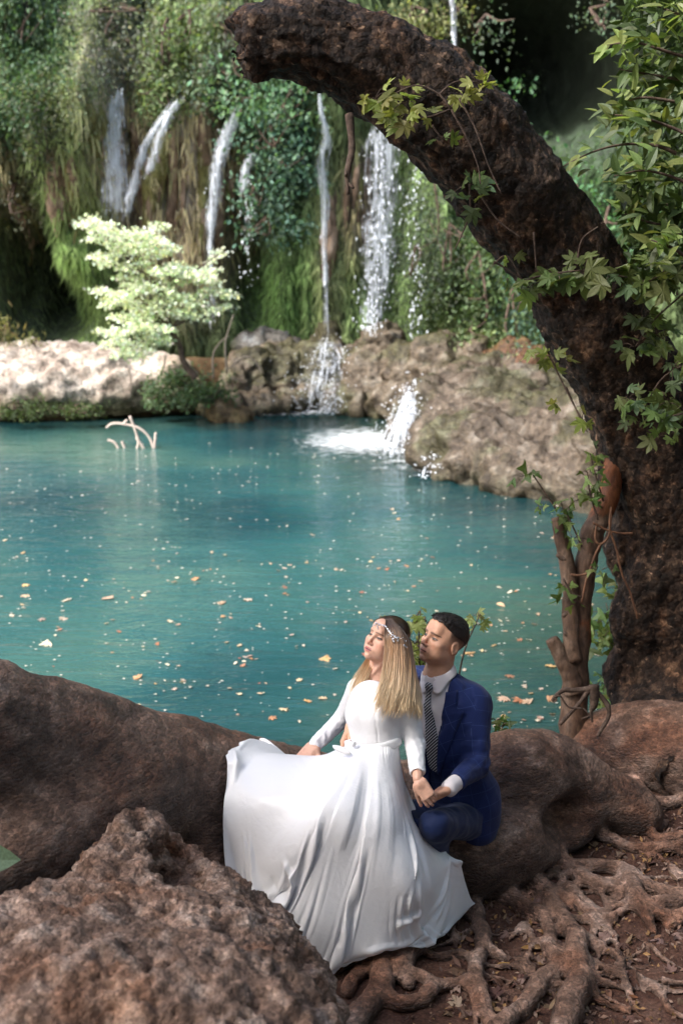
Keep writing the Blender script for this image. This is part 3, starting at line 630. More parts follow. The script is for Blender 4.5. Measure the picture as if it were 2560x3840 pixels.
# ----------------------------------------------------------------- falling water
def waterfalls():
    m, n, l, b, o = new_mat('white_water'); b.inputs['Base Color'].default_value = (0.70, 0.75, 0.82, 1); b.inputs['Roughness'].default_value = 0.35
    t = n.new('ShaderNodeBsdfTransparent'); tl = n.new('ShaderNodeBsdfTranslucent'); tl.inputs[0].default_value = (0.9, 0.93, 0.97, 1)
    m1 = n.new('ShaderNodeMixShader'); m1.inputs[0].default_value = 0.45; l.new(b.outputs[0], m1.inputs[1]); l.new(tl.outputs[0], m1.inputs[2])
    k = noise_node(n, l, texco(n), 1, 3, 0.6, 0, (9, 9, 2.2)); ms = n.new('ShaderNodeMixShader'); l.new(ramp(n, l, k, [(0.40, 0.05), (0.66, 0.85)]), ms.inputs[0]); l.new(m1.outputs[0], ms.inputs[1]); l.new(t.outputs[0], ms.inputs[2]); l.new(ms.outputs[0], o.inputs[0])
    drop = plain('water_drop', (0.88, 0.93, 1.0), 0.15, 0.8)
    rng = np.random.default_rng(21)
    OCT = np.array([[1, 0, 0], [-1, 0, 0], [0, 1, 0], [0, -1, 0], [0, 0, 1], [0, 0, -1]], float); OT = np.array([[0, 2, 4], [2, 1, 4], [1, 3, 4], [3, 0, 4], [2, 0, 5], [1, 2, 5], [3, 1, 5], [0, 3, 5]])
    vm, n, l, b, o = new_mat('water_veil'); b.inputs['Base Color'].default_value = (0.76, 0.81, 0.88, 1); b.inputs['Roughness'].default_value = 0.5
    tl2 = n.new('ShaderNodeBsdfTranslucent'); tl2.inputs[0].default_value = (0.8, 0.85, 0.92, 1); mm = n.new('ShaderNodeMixShader'); mm.inputs[0].default_value = .4; l.new(b.outputs[0], mm.inputs[1]); l.new(tl2.outputs[0], mm.inputs[2])
    vtr = n.new('ShaderNodeBsdfTransparent'); sp = n.new('ShaderNodeSeparateColor'); l.new(vcol(n), sp.inputs[0]); k1 = noise_node(n, l, texco(n), 1, 4, .6, .35, (24, 24, 1.3)); k2 = noise_node(n, l, texco(n), 1, 3, .6, .2, (7, 7, 5))
    fa = mth(n, l, 'MULTIPLY', mth(n, l, 'SUBTRACT', mth(n, l, 'ADD', mth(n, l, 'ADD', k1, mth(n, l, 'MULTIPLY', k2, .5)), mth(n, l, 'MULTIPLY', sp.outputs[0], .55)), 1.0), 2.6, True)
    mv = n.new('ShaderNodeMixShader'); l.new(mth(n, l, 'MULTIPLY', fa, .85), mv.inputs[0]); l.new(vtr.outputs[0], mv.inputs[1]); l.new(mm.outputs[0], mv.inputs[2]); l.new(mv.outputs[0], o.inputs[0])
    def veil(C, w, parent, dens=1.0, ny=11):
        m_ = len(C); a = np.linspace(-1, 1, ny)
        for layer in range(2):
            G = C[:, None] + np.stack([w[:, None] * a[None], -.05 - .06 * layer - .10 * (1 - a[None] ** 2) + 0 * w[:, None], 0 * w[:, None] * a[None]], -1); G[..., 0] += .03 * noise(np.stack([G[..., 2] * 1.3, G[..., 0] * 2, 0 * G[..., 0] + layer * 7], -1))
            t = np.linspace(0, 1, m_)[:, None]; k = (1 - a[None] ** 2) ** .8 * np.minimum(1, t * 8 + .25) * np.minimum(1, (1 - t) * 4 + .35) * dens * (.9 - .15 * layer)
            i = np.arange(m_ - 1)[:, None] * ny; j = np.arange(ny - 1)[None]; add('veil', G.reshape(-1, 3), np.stack([i + j, i + j + 1, i + ny + j + 1, i + ny + j], -1).reshape(-1, 4), vm, parent, np.repeat(k.reshape(-1, 1), 3, 1), True)
    # label, path [(sx, sy, half width px)], depth y, ribbons, drops
    W = [('faint lacy waterfall left of the brown tufa ribs', [(450, 330, 25), (430, 480, 35), (440, 650, 40), (430, 830, 45)], 25.6, 16, 60),
         ('slanting white waterfall running down the green ribbed tufa', [(690, 360, 18), (600, 470, 16), (545, 560, 16), (510, 680, 18), (470, 840, 22)], 25.4, 20, 40),
         ('short split waterfall on the brown tufa column', [(650, 420, 14), (610, 500, 14), (585, 580, 16), (550, 680, 14)], 25.3, 13, 20),
         ('bright white waterfall ending in a thin thread beside the pale tree', [(895, 400, 16), (850, 520, 24), (815, 640, 26), (800, 780, 22), (790, 900, 10), (795, 1050, 8), (800, 1240, 14)], 25.2, 26, 90),
         ('small veil of water under the drooping branches', [(960, 570, 20), (925, 640, 18), (915, 740, 14)], 25.3, 9, 15),
         ('narrow rope like waterfall dropping onto the cone rock', [(1195, 300, 6), (1205, 420, 8), (1225, 520, 16), (1205, 620, 18), (1220, 760, 16), (1215, 900, 10), (1222, 1080, 8), (1225, 1260, 10)], 25.4, 22, 60),
         ('wide shower of bright droplets below the leaning trunk', [(1450, 420, 40), (1440, 560, 60), (1430, 760, 60), (1420, 950, 55), (1400, 1150, 45), (1385, 1250, 30)], 25.0, 12, 950),
         ('thin curtain of single droplets beside the shower', [(1560, 520, 35), (1545, 800, 35), (1555, 1050, 30), (1550, 1260, 30)], 25.0, 0, 240),
         ('fine dripping threads over the dark overhang', [(1690, -20, 10), (1700, 120, 8), (1700, 220, 6)], 24.5, 8, 25),
         ('sparse trickle of droplets beside the pale tree', [(935, 700, 26), (930, 860, 30), (920, 1080, 40)], 25.8, 0, 130)]
    for lab, path, y, nr, nd in W:
        P = np.array([aty(p[0], p[1], y) for p in path]); hw = np.array([p[2] for p in path]) * y / F_PX * (1.0 if nr else 1)
        e = empty('waterfall', P[-1], lab, 'waterfall', 'waterfalls on the cliff'); C = catmull(P, 60); w = np.interp(np.linspace(0, 1, 60), np.linspace(0, 1, len(hw)), hw)
        # keep in front of the rock
        yc, _, _ = cliff_y(C[:, 0], C[:, 2]); yc = np.minimum(yc - 0.25, y + 0.6); sc = (yc / C[:, 1])
        C = np.stack([C[:, 0] * sc, yc, CZ + (C[:, 2] - CZ) * sc], -1); C[:, 1] = np.convolve(np.pad(C[:, 1], 4, 'edge'), np.ones(9) / 9, 'valid')
        if nr: veil(C, w * 1.6, e, .92 if nd < 500 else .72)
        nr = int(nr * .22)
        if nr:
            bag = Bag()
            for r in range(int(nr * 2.4)):
                u = rng.normal(0, .55); i0 = rng.integers(0, 44) if rng.random() < 0.8 else 0; i1 = min(60, i0 + rng.integers(10, 26))
                c = C[i0:i1].copy(); m_ = len(c); c[:, 0] += w[i0:i1] * u + 0.025 * noise(np.stack([c[:, 2] * 1.5, np.full(m_, r * 3.1), c[:, 0] * 0], -1)); c[:, 1] -= rng.uniform(0, 0.12)
                ww = rng.uniform(0.006, 0.022) * np.sin(np.linspace(0.25, np.pi - 0.15, m_)) * (0.8 + 0.4 * rng.random(m_))
                V = np.stack([c - np.stack([ww, 0 * ww, 0 * ww], -1), c - np.stack([0 * ww, ww * 0.8, 0 * ww], -1), c + np.stack([ww, 0 * ww, 0 * ww], -1)], 1).reshape(-1, 3)
                a = np.arange(m_ - 1)[:, None] * 3; Q = np.concatenate([a + np.array([[0, 1, 4, 3]]), a + np.array([[1, 2, 5, 4]])]); bag.put(V, Q)
            bag.add('stream', m, e, kind='stuff')
        if nd:
            nd = int(nd * .6); i = rng.random(nd) ** 0.8 * 59; ii = i.astype(int); c = C[ii].copy(); c[:, 0] += rng.normal(0, 0.6, nd) * w[ii]; c[:, 1] -= rng.uniform(0, 0.3, nd); c[:, 2] += rng.normal(0, 0.08, nd)
            s = rng.uniform(0.004, 0.013, nd) * (1 + 0.6 * (rng.random(nd) < 0.15)); st = rng.uniform(1.5, 5.5, nd)
            V = c[:, None] + OCT[None] * s[:, None, None] * np.stack([np.ones(nd), np.ones(nd), st], -1)[:, None]
            add('droplets', V.reshape(-1, 3), (OT[None] + np.arange(nd)[:, None, None] * 6).reshape(-1, 3), drop, e, None, True, kind='stuff')
    # white water sliding over the rocks, with foam where it meets the pool
    fm, n, l, b, o = new_mat('foam'); b.inputs['Base Color'].default_value = (0.88, 0.93, 0.96, 1); b.inputs['Roughness'].default_value = 0.6
    tp = n.new('ShaderNodeBsdfTransparent'); k = noise_node(n, l, texco(n), 1, 5, 0.65, 0.6, (5, 5, 3)); sp = n.new('ShaderNodeSeparateColor'); l.new(vcol(n), sp.inputs[0])
    f = mth(n, l, 'MULTIPLY', mth(n, l, 'SUBTRACT', mth(n, l, 'ADD', mth(n, l, 'MULTIPLY', sp.outputs[0], 1.0), mth(n, l, 'MULTIPLY', k, 1.5)), .95), 1.0, True)
    ms = n.new('ShaderNodeMixShader'); l.new(f, ms.inputs[0]); l.new(tp.outputs[0], ms.inputs[1]); l.new(b.outputs[0], ms.inputs[2]); l.new(ms.outputs[0], o.inputs[0])
    def disc(cx, cy, rx, ry, name, lab, peak=1.0):
        c = atz(cx, cy, WATER); k = c[1] / F_PX * 1.02
        ra = np.linspace(0, 1, 14)[:, None]; an = np.linspace(0, 2 * np.pi, 40, endpoint=False)[None]
        rx = rx * 1.6; ry = ry * 1.5; X = c[0] + ra * np.cos(an) * rx * k; Y = c[1] + ra * np.sin(an) * ry; Z = WATER + 0.02 + 0.05 * peak * (1 - ra ** 2) * (0.5 + 0.5 * noise(np.stack([X * 3, Y * 3, 0 * X], -1)))
        V = np.stack([X, Y, Z + 0 * X], -1).reshape(-1, 3); i = np.arange(13)[:, None] * 40; j = np.arange(40)[None]; q = (j + 1) % 40
        Q = np.stack([i + j, i + q, i + 40 + q, i + 40 + j], -1).reshape(-1, 4); w = ((1 - ra) ** 1.6 * peak + 0 * an).ravel()
        add(name, V, Q, fm, None, np.stack([w] * 3, -1), True, c, label=lab, cat='foam')
    disc(1360, 1660, 230, 1.8, 'foam_patch', 'bright white foam patch spreading where the cascade enters the pool', 1.0)
    disc(1110, 1548, 150, 0.8, 'foam_patch', 'thin line of foam at the foot of the cone rock', 0.75)
    disc(1560, 1740, 170, 1.3, 'foam_patch', 'faint foam drifting below the boulder slope', 0.5)
    cas = [('broad white cascade pouring between the mossy rock and the boulder', [(1545, 1430, 26), (1530, 1500, 34), (1505, 1580, 40), (1470, 1665, 60)], [21.2, 20.5, 19.9, 19.5], 260, 420),
           ('film of white water sliding over the cone rock', [(1228, 1262, 40), (1225, 1340, 70), (1215, 1420, 90), (1190, 1530, 95)], [25.9, 25.5, 25.1, 24.8], 90, 260),
           ('thin trickle washing down the boulder slope', [(1690, 1610, 18), (1650, 1680, 34), (1610, 1745, 40)], [19.0, 18.3, 17.7], 90, 150),
           ('small cascade in the gap beside the cream stone', [(1290, 1470, 20), (1240, 1510, 40), (1210, 1545, 60)], [24.9, 24.7, 24.5], 30, 60)]
    for lab, path, ys, nr, nd in cas:
        P = np.array([aty(p[0], p[1], y) for p, y in zip(path, ys)]); hw = np.array([p[2] for p in path]) * ys[0] / F_PX; P[-1, 2] = WATER + 0.02
        e = empty('cascade', P[-1], lab, 'cascade'); C = catmull(P, 30); w = np.interp(np.linspace(0, 1, 30), np.linspace(0, 1, len(hw)), hw); bag = Bag(); veil(C + np.array([0, .05, 0]), w * 1.3, e, .74 if 'broad' in lab else .58); nr = int(nr * .2)
        for r in range(nr):
            i0 = rng.integers(0, 22); i1 = min(30, i0 + rng.integers(6, 14)); c = C[i0:i1].copy(); m_ = len(c); c[:, 0] += w[i0:i1] * np.clip(rng.normal(0, 0.5), -1, 1); c[:, 1] -= rng.uniform(-0.05, 0.25); c[:, 2] += rng.uniform(-0.03, 0.06)
            ww = rng.uniform(0.005, 0.020) * np.sin(np.linspace(0.3, np.pi - 0.2, m_)); c[:, 0] += .05 * noise(np.stack([c[:, 2] * 3, np.full(m_, r * 2.7), 0 * c[:, 0]], -1))
            V = np.stack([c - np.stack([ww, 0 * ww, 0 * ww], -1), c + np.stack([0 * ww, -ww * 0.6, ww * 0.6], -1), c + np.stack([ww, 0 * ww, 0 * ww], -1)], 1).reshape(-1, 3)
            a = np.arange(m_ - 1)[:, None] * 3; Q = np.concatenate([a + np.array([[0, 1, 4, 3]]), a + np.array([[1, 2, 5, 4]])]); bag.put(V, Q)
        bag.add('stream', m, e, kind='stuff')
        ii = (rng.random(nd) ** 0.6 * 29).astype(int); c = C[ii].copy(); c[:, 0] += rng.normal(0, 0.8, nd) * w[ii]; c[:, 1] -= rng.uniform(0, 0.5, nd); c[:, 2] += np.abs(rng.normal(0, 0.10, nd)); s = rng.uniform(0.006, 0.018, nd)
        V = c[:, None] + OCT[None] * s[:, None, None]; add('droplets', V.reshape(-1, 3), (OT[None] + np.arange(nd)[:, None, None] * 6).reshape(-1, 3), drop, e, None, True, kind='stuff')
# ================================================================= TREES, ROOTS, NEAR ROCK
M_ROOT = earthy('root_bark', (0.055, 0.026, 0.015), (0.18, 0.102, 0.068), (0.38, 0.265, 0.205), 6, 1.0, 0.042, 0.46, 90, (1, 1, 1.6), use_col=True, spec=0.5, flake=(44, .30, .40, (1, 1, 2.2)), mott=.55)
M_BARK = earthy('flaky_bark', (0.009, 0.005, 0.003), (0.050, 0.028, 0.017), (0.22, 0.14, 0.09), 14, 1.0, 0.05, 0.72, 60, use_col=True, spots=((0.24, 0.15, 0.095), 34, 0.64, 0.7), flake=(30, .55, .8, (1, 1, .7)))
M_POROUS = earthy('porous_rock', (0.10, 0.055, 0.036), (0.26, 0.165, 0.12), (0.50, 0.385, 0.315), 9, .8, 0.03, 0.8, 110, use_col=True, spots=((0.24, 0.12, 0.055), 6, 0.64, 0.25), flake=(64, .4, .38, (1, 1, 1)), mott=.75)

def add_sdf(name, V, Q, mat, parent=None, col=None, N=None, **kw):
    o = add(name, V, Q, mat, parent, col, True, **kw)
    if N is not None: o.data.normals_split_custom_set_from_vertices([tuple(a) for a in N])
    return o

ROOTS = [  # photo pixels, radius in pixels
    ([(2020, 3120), (2110, 3225), (2190, 3250), (2290, 3252), (2365, 3280), (2440, 3325), (2640, 3400)], [55, 40, 34, 30, 30, 30, 34]),
    ([(2120, 3060), (2200, 3110), (2290, 3145), (2365, 3175), (2470, 3182), (2640, 3165)], [50, 32, 28, 26, 26, 28]),
    ([(2150, 3080), (2230, 3098), (2345, 3115), (2436, 3112), (2500, 3080)], [30, 24, 20, 20, 12]),
    ([(2436, 3112), (2470, 3150), (2600, 3120)], [18, 20, 22]),
    ([(1920, 3180), (1960, 3260), (2020, 3320), (2085, 3410), (2145, 3495), (2165, 3550), (2160, 3610), (2180, 3680), (2140, 3760), (2110, 3900)], [70, 42, 38, 36, 38, 46, 52, 60, 62, 64]),
    ([(2150, 3510), (2210, 3530), (2265, 3565)], [34, 26, 16]),
    ([(1870, 3280), (1905, 3340), (1955, 3400), (2035, 3440), (2060, 3515), (2070, 3575), (2120, 3640)], [50, 42, 34, 28, 28, 32, 36]),
    ([(2000, 3310), (2100, 3360), (2180, 3396), (2240, 3425), (2300, 3450)], [34, 28, 28, 26, 12]),
    ([(1740, 3300), (1775, 3400), (1802, 3484), (1810, 3551), (1782, 3625), (1795, 3699), (1818, 3773), (1850, 3870)], [60, 34, 32, 32, 32, 30, 32, 34]),
    ([(1815, 3550), (1850, 3575), (1890, 3600)], [24, 20, 10]),
    ([(1785, 3650), (1740, 3675), (1690, 3690), (1610, 3700)], [24, 20, 22, 26]),
    ([(1790, 3610), (1750, 3590), (1720, 3575), (1660, 3585), (1600, 3575)], [20, 16, 18, 20, 18]),
    ([(1690, 3400), (1640, 3440), (1562, 3466), (1480, 3510), (1440, 3588), (1425, 3670), (1455, 3740), (1540, 3768), (1610, 3730), (1600, 3672), (1530, 3640)], [50, 44, 50, 50, 50, 44, 36, 32, 30, 26, 24]),
    ([(1600, 3490), (1560, 3540), (1510, 3590), (1500, 3640), (1540, 3690)], [38, 46, 48, 36, 26]),
    ([(1480, 3520), (1400, 3560), (1310, 3600), (1240, 3640)], [40, 36, 34, 28]),
    ([(1420, 3600), (1360, 3640), (1310, 3680), (1290, 3720)], [36, 32, 30, 30]),
    ([(1440, 3690), (1380, 3760), (1330, 3830), (1300, 3900)], [50, 52, 50, 50]),
    ([(2170, 3600), (2100, 3630), (2036, 3670), (1996, 3736), (1930, 3795), (1830, 3880)], [46, 42, 42, 40, 38, 40]),
    ([(2330, 3265), (2370, 3320), (2380, 3370), (2420, 3430), (2460, 3510)], [30, 42, 44, 32, 14]),
    ([(2275, 3400), (2310, 3365), (2350, 3330), (2390, 3310)], [12, 18, 24, 24]),
    ([(2150, 3270), (2230, 3310), (2300, 3330), (2360, 3310)], [30, 34, 30, 28]),
    ([(2390, 3380), (2450, 3400), (2520, 3390), (2640, 3350)], [34, 30, 34, 38]),
    ([(2430, 3420), (2500, 3440), (2640, 3440)], [26, 26, 30]),
    ([(2500, 3330), (2540, 3390), (2530, 3460)], [18, 20, 16]),
    ([(2300, 2890), (2380, 2960), (2450, 3010), (2540, 3000), (2640, 2960)], [34, 36, 30, 28, 28]),
    ([(2200, 2740), (2290, 2800), (2370, 2850), (2440, 2860), (2520, 2820)], [26, 24, 24, 24, 26]),
    ([(1730, 3330), (1700, 3420), (1690, 3480), (1720, 3540)], [40, 30, 20, 14]),
    ([(2510, 3480), (2560, 3440), (2640, 3420)], [14, 24, 28]),
]
TRUNK_P = [(-700, 2650, 4.25, .36), (-420, 2775, 4.35, .36), (-150, 2850, 4.55, .365), (150, 2905, 4.8, .35), (420, 2955, 5.0, .325), (650, 2990, 5.2, .31), (860, 3035, 5.42, .31), (1100, 3080, 5.6, .30), (1350, 3110, 5.75, .30), (1600, 3110, 5.8, .30), (1800, 3060, 5.8, .30)]

def extra_roots():
    r = np.random.default_rng(99); out = []
    for k in range(52):
        x0, y0 = r.uniform(1720, 2560), r.uniform(3120, 3700)
        if x0 < 1800 and y0 < 3420: continue
        a = r.uniform(.15, 1.5); n = r.integers(4, 7); P = [(x0, y0)]
        for _ in range(n):
            a += r.normal(0, .45); st = r.uniform(50, 100); P.append((P[-1][0] + math.cos(a) * st, P[-1][1] + math.sin(a) * st * .75))
        w = r.uniform(9, 19); out.append((P, [w * (1 - .6 * i / n) for i in range(n + 1)]))
    return out
ROOTS += extra_roots()

def ground_point(sx, sy, lift=0.0):
    p = atz(sx, sy, 0.05)
    for _ in range(6): p = atz(sx, sy, float(gz(p[0], p[1])) + lift)
    return p
def build_fallen_trunk():
    f = Field((-2.5, 3.1, -0.45), (3.1, 7.3, 1.7), 0.0175)
    T = [(at(a, b, d), r) for a, b, d, r in TRUNK_P]
    f.chain([t[0] for t in T], [t[1] for t in T], 0.12, id=1)
    # buttress towards the lower left and the swelling above it
    B = [at(600, 2930, 5.0), at(470, 3010, 4.80), at(300, 3110, 4.55), at(110, 3230, 4.3), at(-120, 3380, 4.05)]
    f.chain(B, [0.13, 0.14, 0.12, 0.11, 0.13], 0.20, id=1)
    f.chain([at(700, 3080, 5.1), at(760, 3260, 5.0), at(820, 3420, 4.9)], [0.16, 0.12, 0.10], 0.18, id=1)
    # burl beside the groom
    for c, r in [((1920, 2955, 5.80), (.26, .27, .28)), ((2030, 2935, 6.0), (.25, .28, .25)), ((2170, 2960, 6.05), (.20, .22, .16)), ((2290, 3000, 6.05), (.16, .18, .11)), ((2390, 3040, 6.0), (.12, .14, .08)), ((1890, 3110, 5.72), (.18, .18, .22)), ((1990, 3060, 5.78), (.16, .2, .2)), ((1860, 3200, 5.50), (.11, .14, .18)), ((1800, 3230, 5.45), (.08, .1, .14)),
                 ((2110, 3070, 5.85), (.13, .16, .12)), ((1740, 3190, 5.42), (.19, .22, .18)), ((1950, 3190, 5.45), (.07, .09, .12)), ((2030, 3150, 5.55), (.08, .1, .1)),
                 ((2440, 2800, 6.65), (.34, .30, .24)), ((2330, 2790, 6.75), (.22, .25, .17)), ((2560, 2830, 6.5), (.30, .3, .24)), ((2230, 2800, 6.75), (.16, .2, .10)), ((2700, 2850, 6.4), (.35, .3, .25))]:
        f.ell(at(*c), r, 0.13, id=1)
    f.ell(at(2150, 3085, 5.6), (.19, .22, .10), 0.09, sub=True); f.ell(at(1935, 3290, 5.1), (.05, .1, .08), .06, sub=True); f.ell(at(1800, 3330, 5.0), (.05, .12, .08), .06, sub=True)
    f.ell(at(2010, 3215, 5.02), (.05, .06, .05), 0.05, sub=True)
    # seats rubbed into the slope
    paths = []
    for i, (P, R) in enumerate(ROOTS):
        pts = []
        for j, (sx, sy) in enumerate(P):
            R[j] = R[j] * .78; g = ground_point(sx, sy); r = R[j] * (g[1] + 0.4) / F_PX
            pts.append(ground_point(sx, sy, r * 0.85))
        n = 5 * len(P); C = catmull(pts, n); rr = np.interp(np.linspace(0, 1, n), np.linspace(0, 1, len(R)), [R[j] * (pts[j][1] + 0.4) / F_PX for j in range(len(R))])
        rr = rr * (1 + 0.10 * noise(C * 7 + i)); C[:, 2] += 0.02 * noise(C * 5 + 3 * i); C[:, 0] += 0.012 * noise(C * 11 + 7 * i)
        paths.append((C, rr)); f.chain(C, rr, 0.03, id=2 + i, kk=0.015)
    # knots along the burl root
    rng = np.random.default_rng(5)
    for i in (12, 13, 16, 4):
        C, rr = paths[i]
        for q in range(0, len(C), 4): f.ell(C[q] + rng.normal(0, rr[q] * 0.5, 3), rr[q] * rng.uniform(0.4, 0.75), 0.03, id=2 + i)
    f.ell(at(1530, 3705, 4.45), (.055, .07, .03), 0.03, sub=True)
    V, Q, ids = f.mesh(); V = relax(V, Q, 1, 0.4); N = vnormals(V, Q)
    isr = (ids > 1)
    wq = V + .12 * np.stack([fbm(V * 2.1, 2), fbm(V * 2.1 + 5, 2), fbm(V * 2.1 + 9, 2)], -1); big = 0.012 * fbm(V * 2.6, 2); mid = 0.008 * fbm(wq * np.array([8, 8, 14]), 3); fine = 0.0040 * ridge(wq * np.array([17, 17, 40]), 3)
    V = V + N * np.where(isr, 0.006 * fbm(V * 11, 3) + 0.003 * ridge(V * 28, 2), big + mid + fine)[:, None]
    N = vnormals(V, Q)
    # faces turned upward are paler; earth stains low on the roots
    pale_up = sstep(0.1, 0.9, N[:, 2] + 0.35 * fbm(V * 3, 3)); dirt = sstep(-0.1, 0.5, fbm(V * 2.3 + 9, 3))
    c = (0.60 + 0.70 * pale_up)[:, None] * np.ones(3); c = c * (1 - 0.35 * dirt[:, None] * np.array([0.4, 0.9, 1.2]))
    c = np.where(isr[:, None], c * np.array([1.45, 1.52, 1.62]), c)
    e = empty('fallen_tree', at(1000, 3300, 5.2) * (1, 1, 0), 'huge smooth brown fallen trunk with gnarled spreading roots at the pool edge', 'fallen tree')
    fid = ids[Q].max(1); left = np.zeros(len(Q), bool); qi = np.arange(len(Q))
    for i in list(range(2, 2 + len(ROOTS))):
        k = fid == i
        if not k.any(): continue
        kq = qi[k]
        v, q, cc, nn = subset(V, Q, k, c, N)
        lab = np.arange(len(v))
        for _ in range(400):
            m = lab[q].min(1); new = lab.copy()
            for z_ in range(4): np.minimum.at(new, q[:, z_], m)
            new = new[new]
            if (new == lab).all(): break
            lab = new
        for g in np.unique(lab):
            kf = lab[q[:, 0]] == g
            if kf.sum() < 30: left[kq[kf]] = True; continue
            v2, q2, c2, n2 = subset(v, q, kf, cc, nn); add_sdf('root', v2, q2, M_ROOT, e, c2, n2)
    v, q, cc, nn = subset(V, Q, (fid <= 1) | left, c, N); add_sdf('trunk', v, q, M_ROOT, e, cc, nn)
    return f

def build_leaning_tree():
    P = [(940, 165, 5.75, 120), (1010, 160, 5.75, 130), (1150, 150, 5.8, 158), (1350, 215, 5.9, 185), (1560, 355, 6.0, 195), (1760, 530, 6.1, 205), (1945, 745, 6.25, 195), (2115, 975, 6.4, 190), (2262, 1240, 6.55, 190), (2395, 1510, 6.75, 195), (2490, 1760, 6.9, 215), (2545, 2050, 7.05, 235), (2570, 2380, 7.15, 240), (2620, 2640, 7.2, 290), (2700, 2860, 7.1, 420)]
    pts = np.array([at(a, b, d) for a, b, d, r in P]); rad = np.array([r * d / F_PX * (.95 if b < 1300 else .97) for a, b, d, r in P])
    lo = (pts - rad[:, None]).min(0) - 0.15; hi = (pts + rad[:, None]).max(0) + 0.15; lo[2] = -0.5; hi[0] = min(hi[0], 3.9)
    f = Field(lo, hi, 0.026); C = catmull(pts, 50); R = np.interp(np.linspace(0, 1, 50), np.linspace(0, 1, len(rad)), rad)
    f.chain(C, R, 0.05, id=1)
    # torn end: a slanted break with splinters left standing
    bx = at(905, 165, 5.75); ax = unit(pts[0] - pts[1])
    f.op(lambda P: (-((P - bx.astype(np.float32)) @ ax.astype(np.float32)) - .05 * noise(P * 14) - .05 * noise(P * 34)).astype(np.float32) * .7, bx - .4, bx + .4, .01, sub=True)
    f.cone(at(960, 75, 5.75), at(852, 92, 5.72), .07, .022, .03, id=1); f.cone(at(960, 235, 5.75), at(872, 200, 5.72), .05, .012, .03, id=1); f.cone(at(950, 120, 5.7), at(885, 130, 5.66), .05, .018, .03, id=1)
    f.ell(at(2440, 2180, 6.85), (.15, .13, .16), 0.06, id=1); f.ell(at(2400, 2300, 6.9), (.16, .12, .2), 0.1, id=1)
    f.ell(at(2340, 2530, 7.0), (.12, .12, .16), 0.1, id=1); f.ell(at(2330, 2050, 7.0), (.10, .1, .16), 0.08, id=1)
    
    # spreading foot
    for a, b in [((2560, 2600, 7.1), (2380, 2740, 6.7)), ((2560, 2650, 7.0), (2460, 2830, 6.5)), ((2620, 2700, 7.0), (2560, 2900, 6.3))]: f.chain([at(*a), at(*b)], [0.28, 0.14], 0.15, id=1)
    V, Q, ids = f.mesh(); N = vnormals(V, Q)
    # bark fissures run along the trunk: noise in trunk coordinates (round, along)
    near = np.concatenate([((v_[:, None] - C[None]) ** 2).sum(-1).argmin(1) for v_ in np.array_split(V, 40)]); Tn = np.gradient(C, axis=0); Tn /= np.linalg.norm(Tn, axis=1)[:, None]; sl_ = np.concatenate([[0], np.cumsum(np.linalg.norm(np.diff(C, axis=0), axis=1))]); q_ = V - C[near]; tn = Tn[near]; al = sl_[near] + (q_ * tn).sum(1); rd_ = q_ - tn * (q_ * tn).sum(1)[:, None]; ra_ = np.linalg.norm(rd_, axis=1)[:, None] + 1e-6; dr = rd_ / ra_
    fis = ridge(np.concatenate([dr * 4.2, (al * 1.9)[:, None]], 1)[:, :3] * np.array([1, 1, 1]) + (al * 1.6)[:, None] * np.array([.35, .2, .3]), 3); V = V + N * (.030 * fbm(V * 1.7 + 3, 2) - .020 * np.clip(fis - .2, 0, 1))[:, None]
    plates = ridge(V * np.array([11, 11, 8]), 3); V = V + N * (0.020 * fbm(V * 4, 3) + 0.010 * plates + 0.008 * fbm(V * 26, 3))[:, None]; N = vnormals(V, Q)
    fl = sstep(0.15, 0.5, fbm(V * np.array([7, 7, 5]) + 3, 3)); red = sstep(0.0, 0.5, fbm(V * 3 + 11, 2))
    c = 0.66 + 0.0 * V; c = c * (1 - 0.2 * red[:, None] * np.array([0, .3, .5])) + fl[:, None] * np.array([.55, .42, .3])
    e = empty('leaning_tree', at(2600, 2800, 7.1), 'massive leaning dark tree trunk with flaky bark arching to a broken end', 'tree')
    add_sdf('trunk', V, Q, M_BARK, e, c, None)
    bag = Bag(); v, q, t = tube([at(1310, 430, 5.75), at(1318, 560, 5.72), at(1302, 650, 5.72), at(1305, 730, 5.72)], [.022, .017, .015, .008], 22, 7, 0.25, 20); bag.put(v, q, t)
    v, q, t = tube([at(1308, 690, 5.72), at(1325, 705, 5.70)], [.010, .006], 5, 6); bag.put(v, q, t); v, q, t = tube([at(1303, 640, 5.72), at(1294, 660, 5.70)], [.010, .006], 5, 6); bag.put(v, q, t)
    bag.C = [c * 0.5 for c in bag.C]; bag.add('dead_twig', M_TWIG, e)
    # no crown here; separate unseen canopy trees shade the bank
    return e

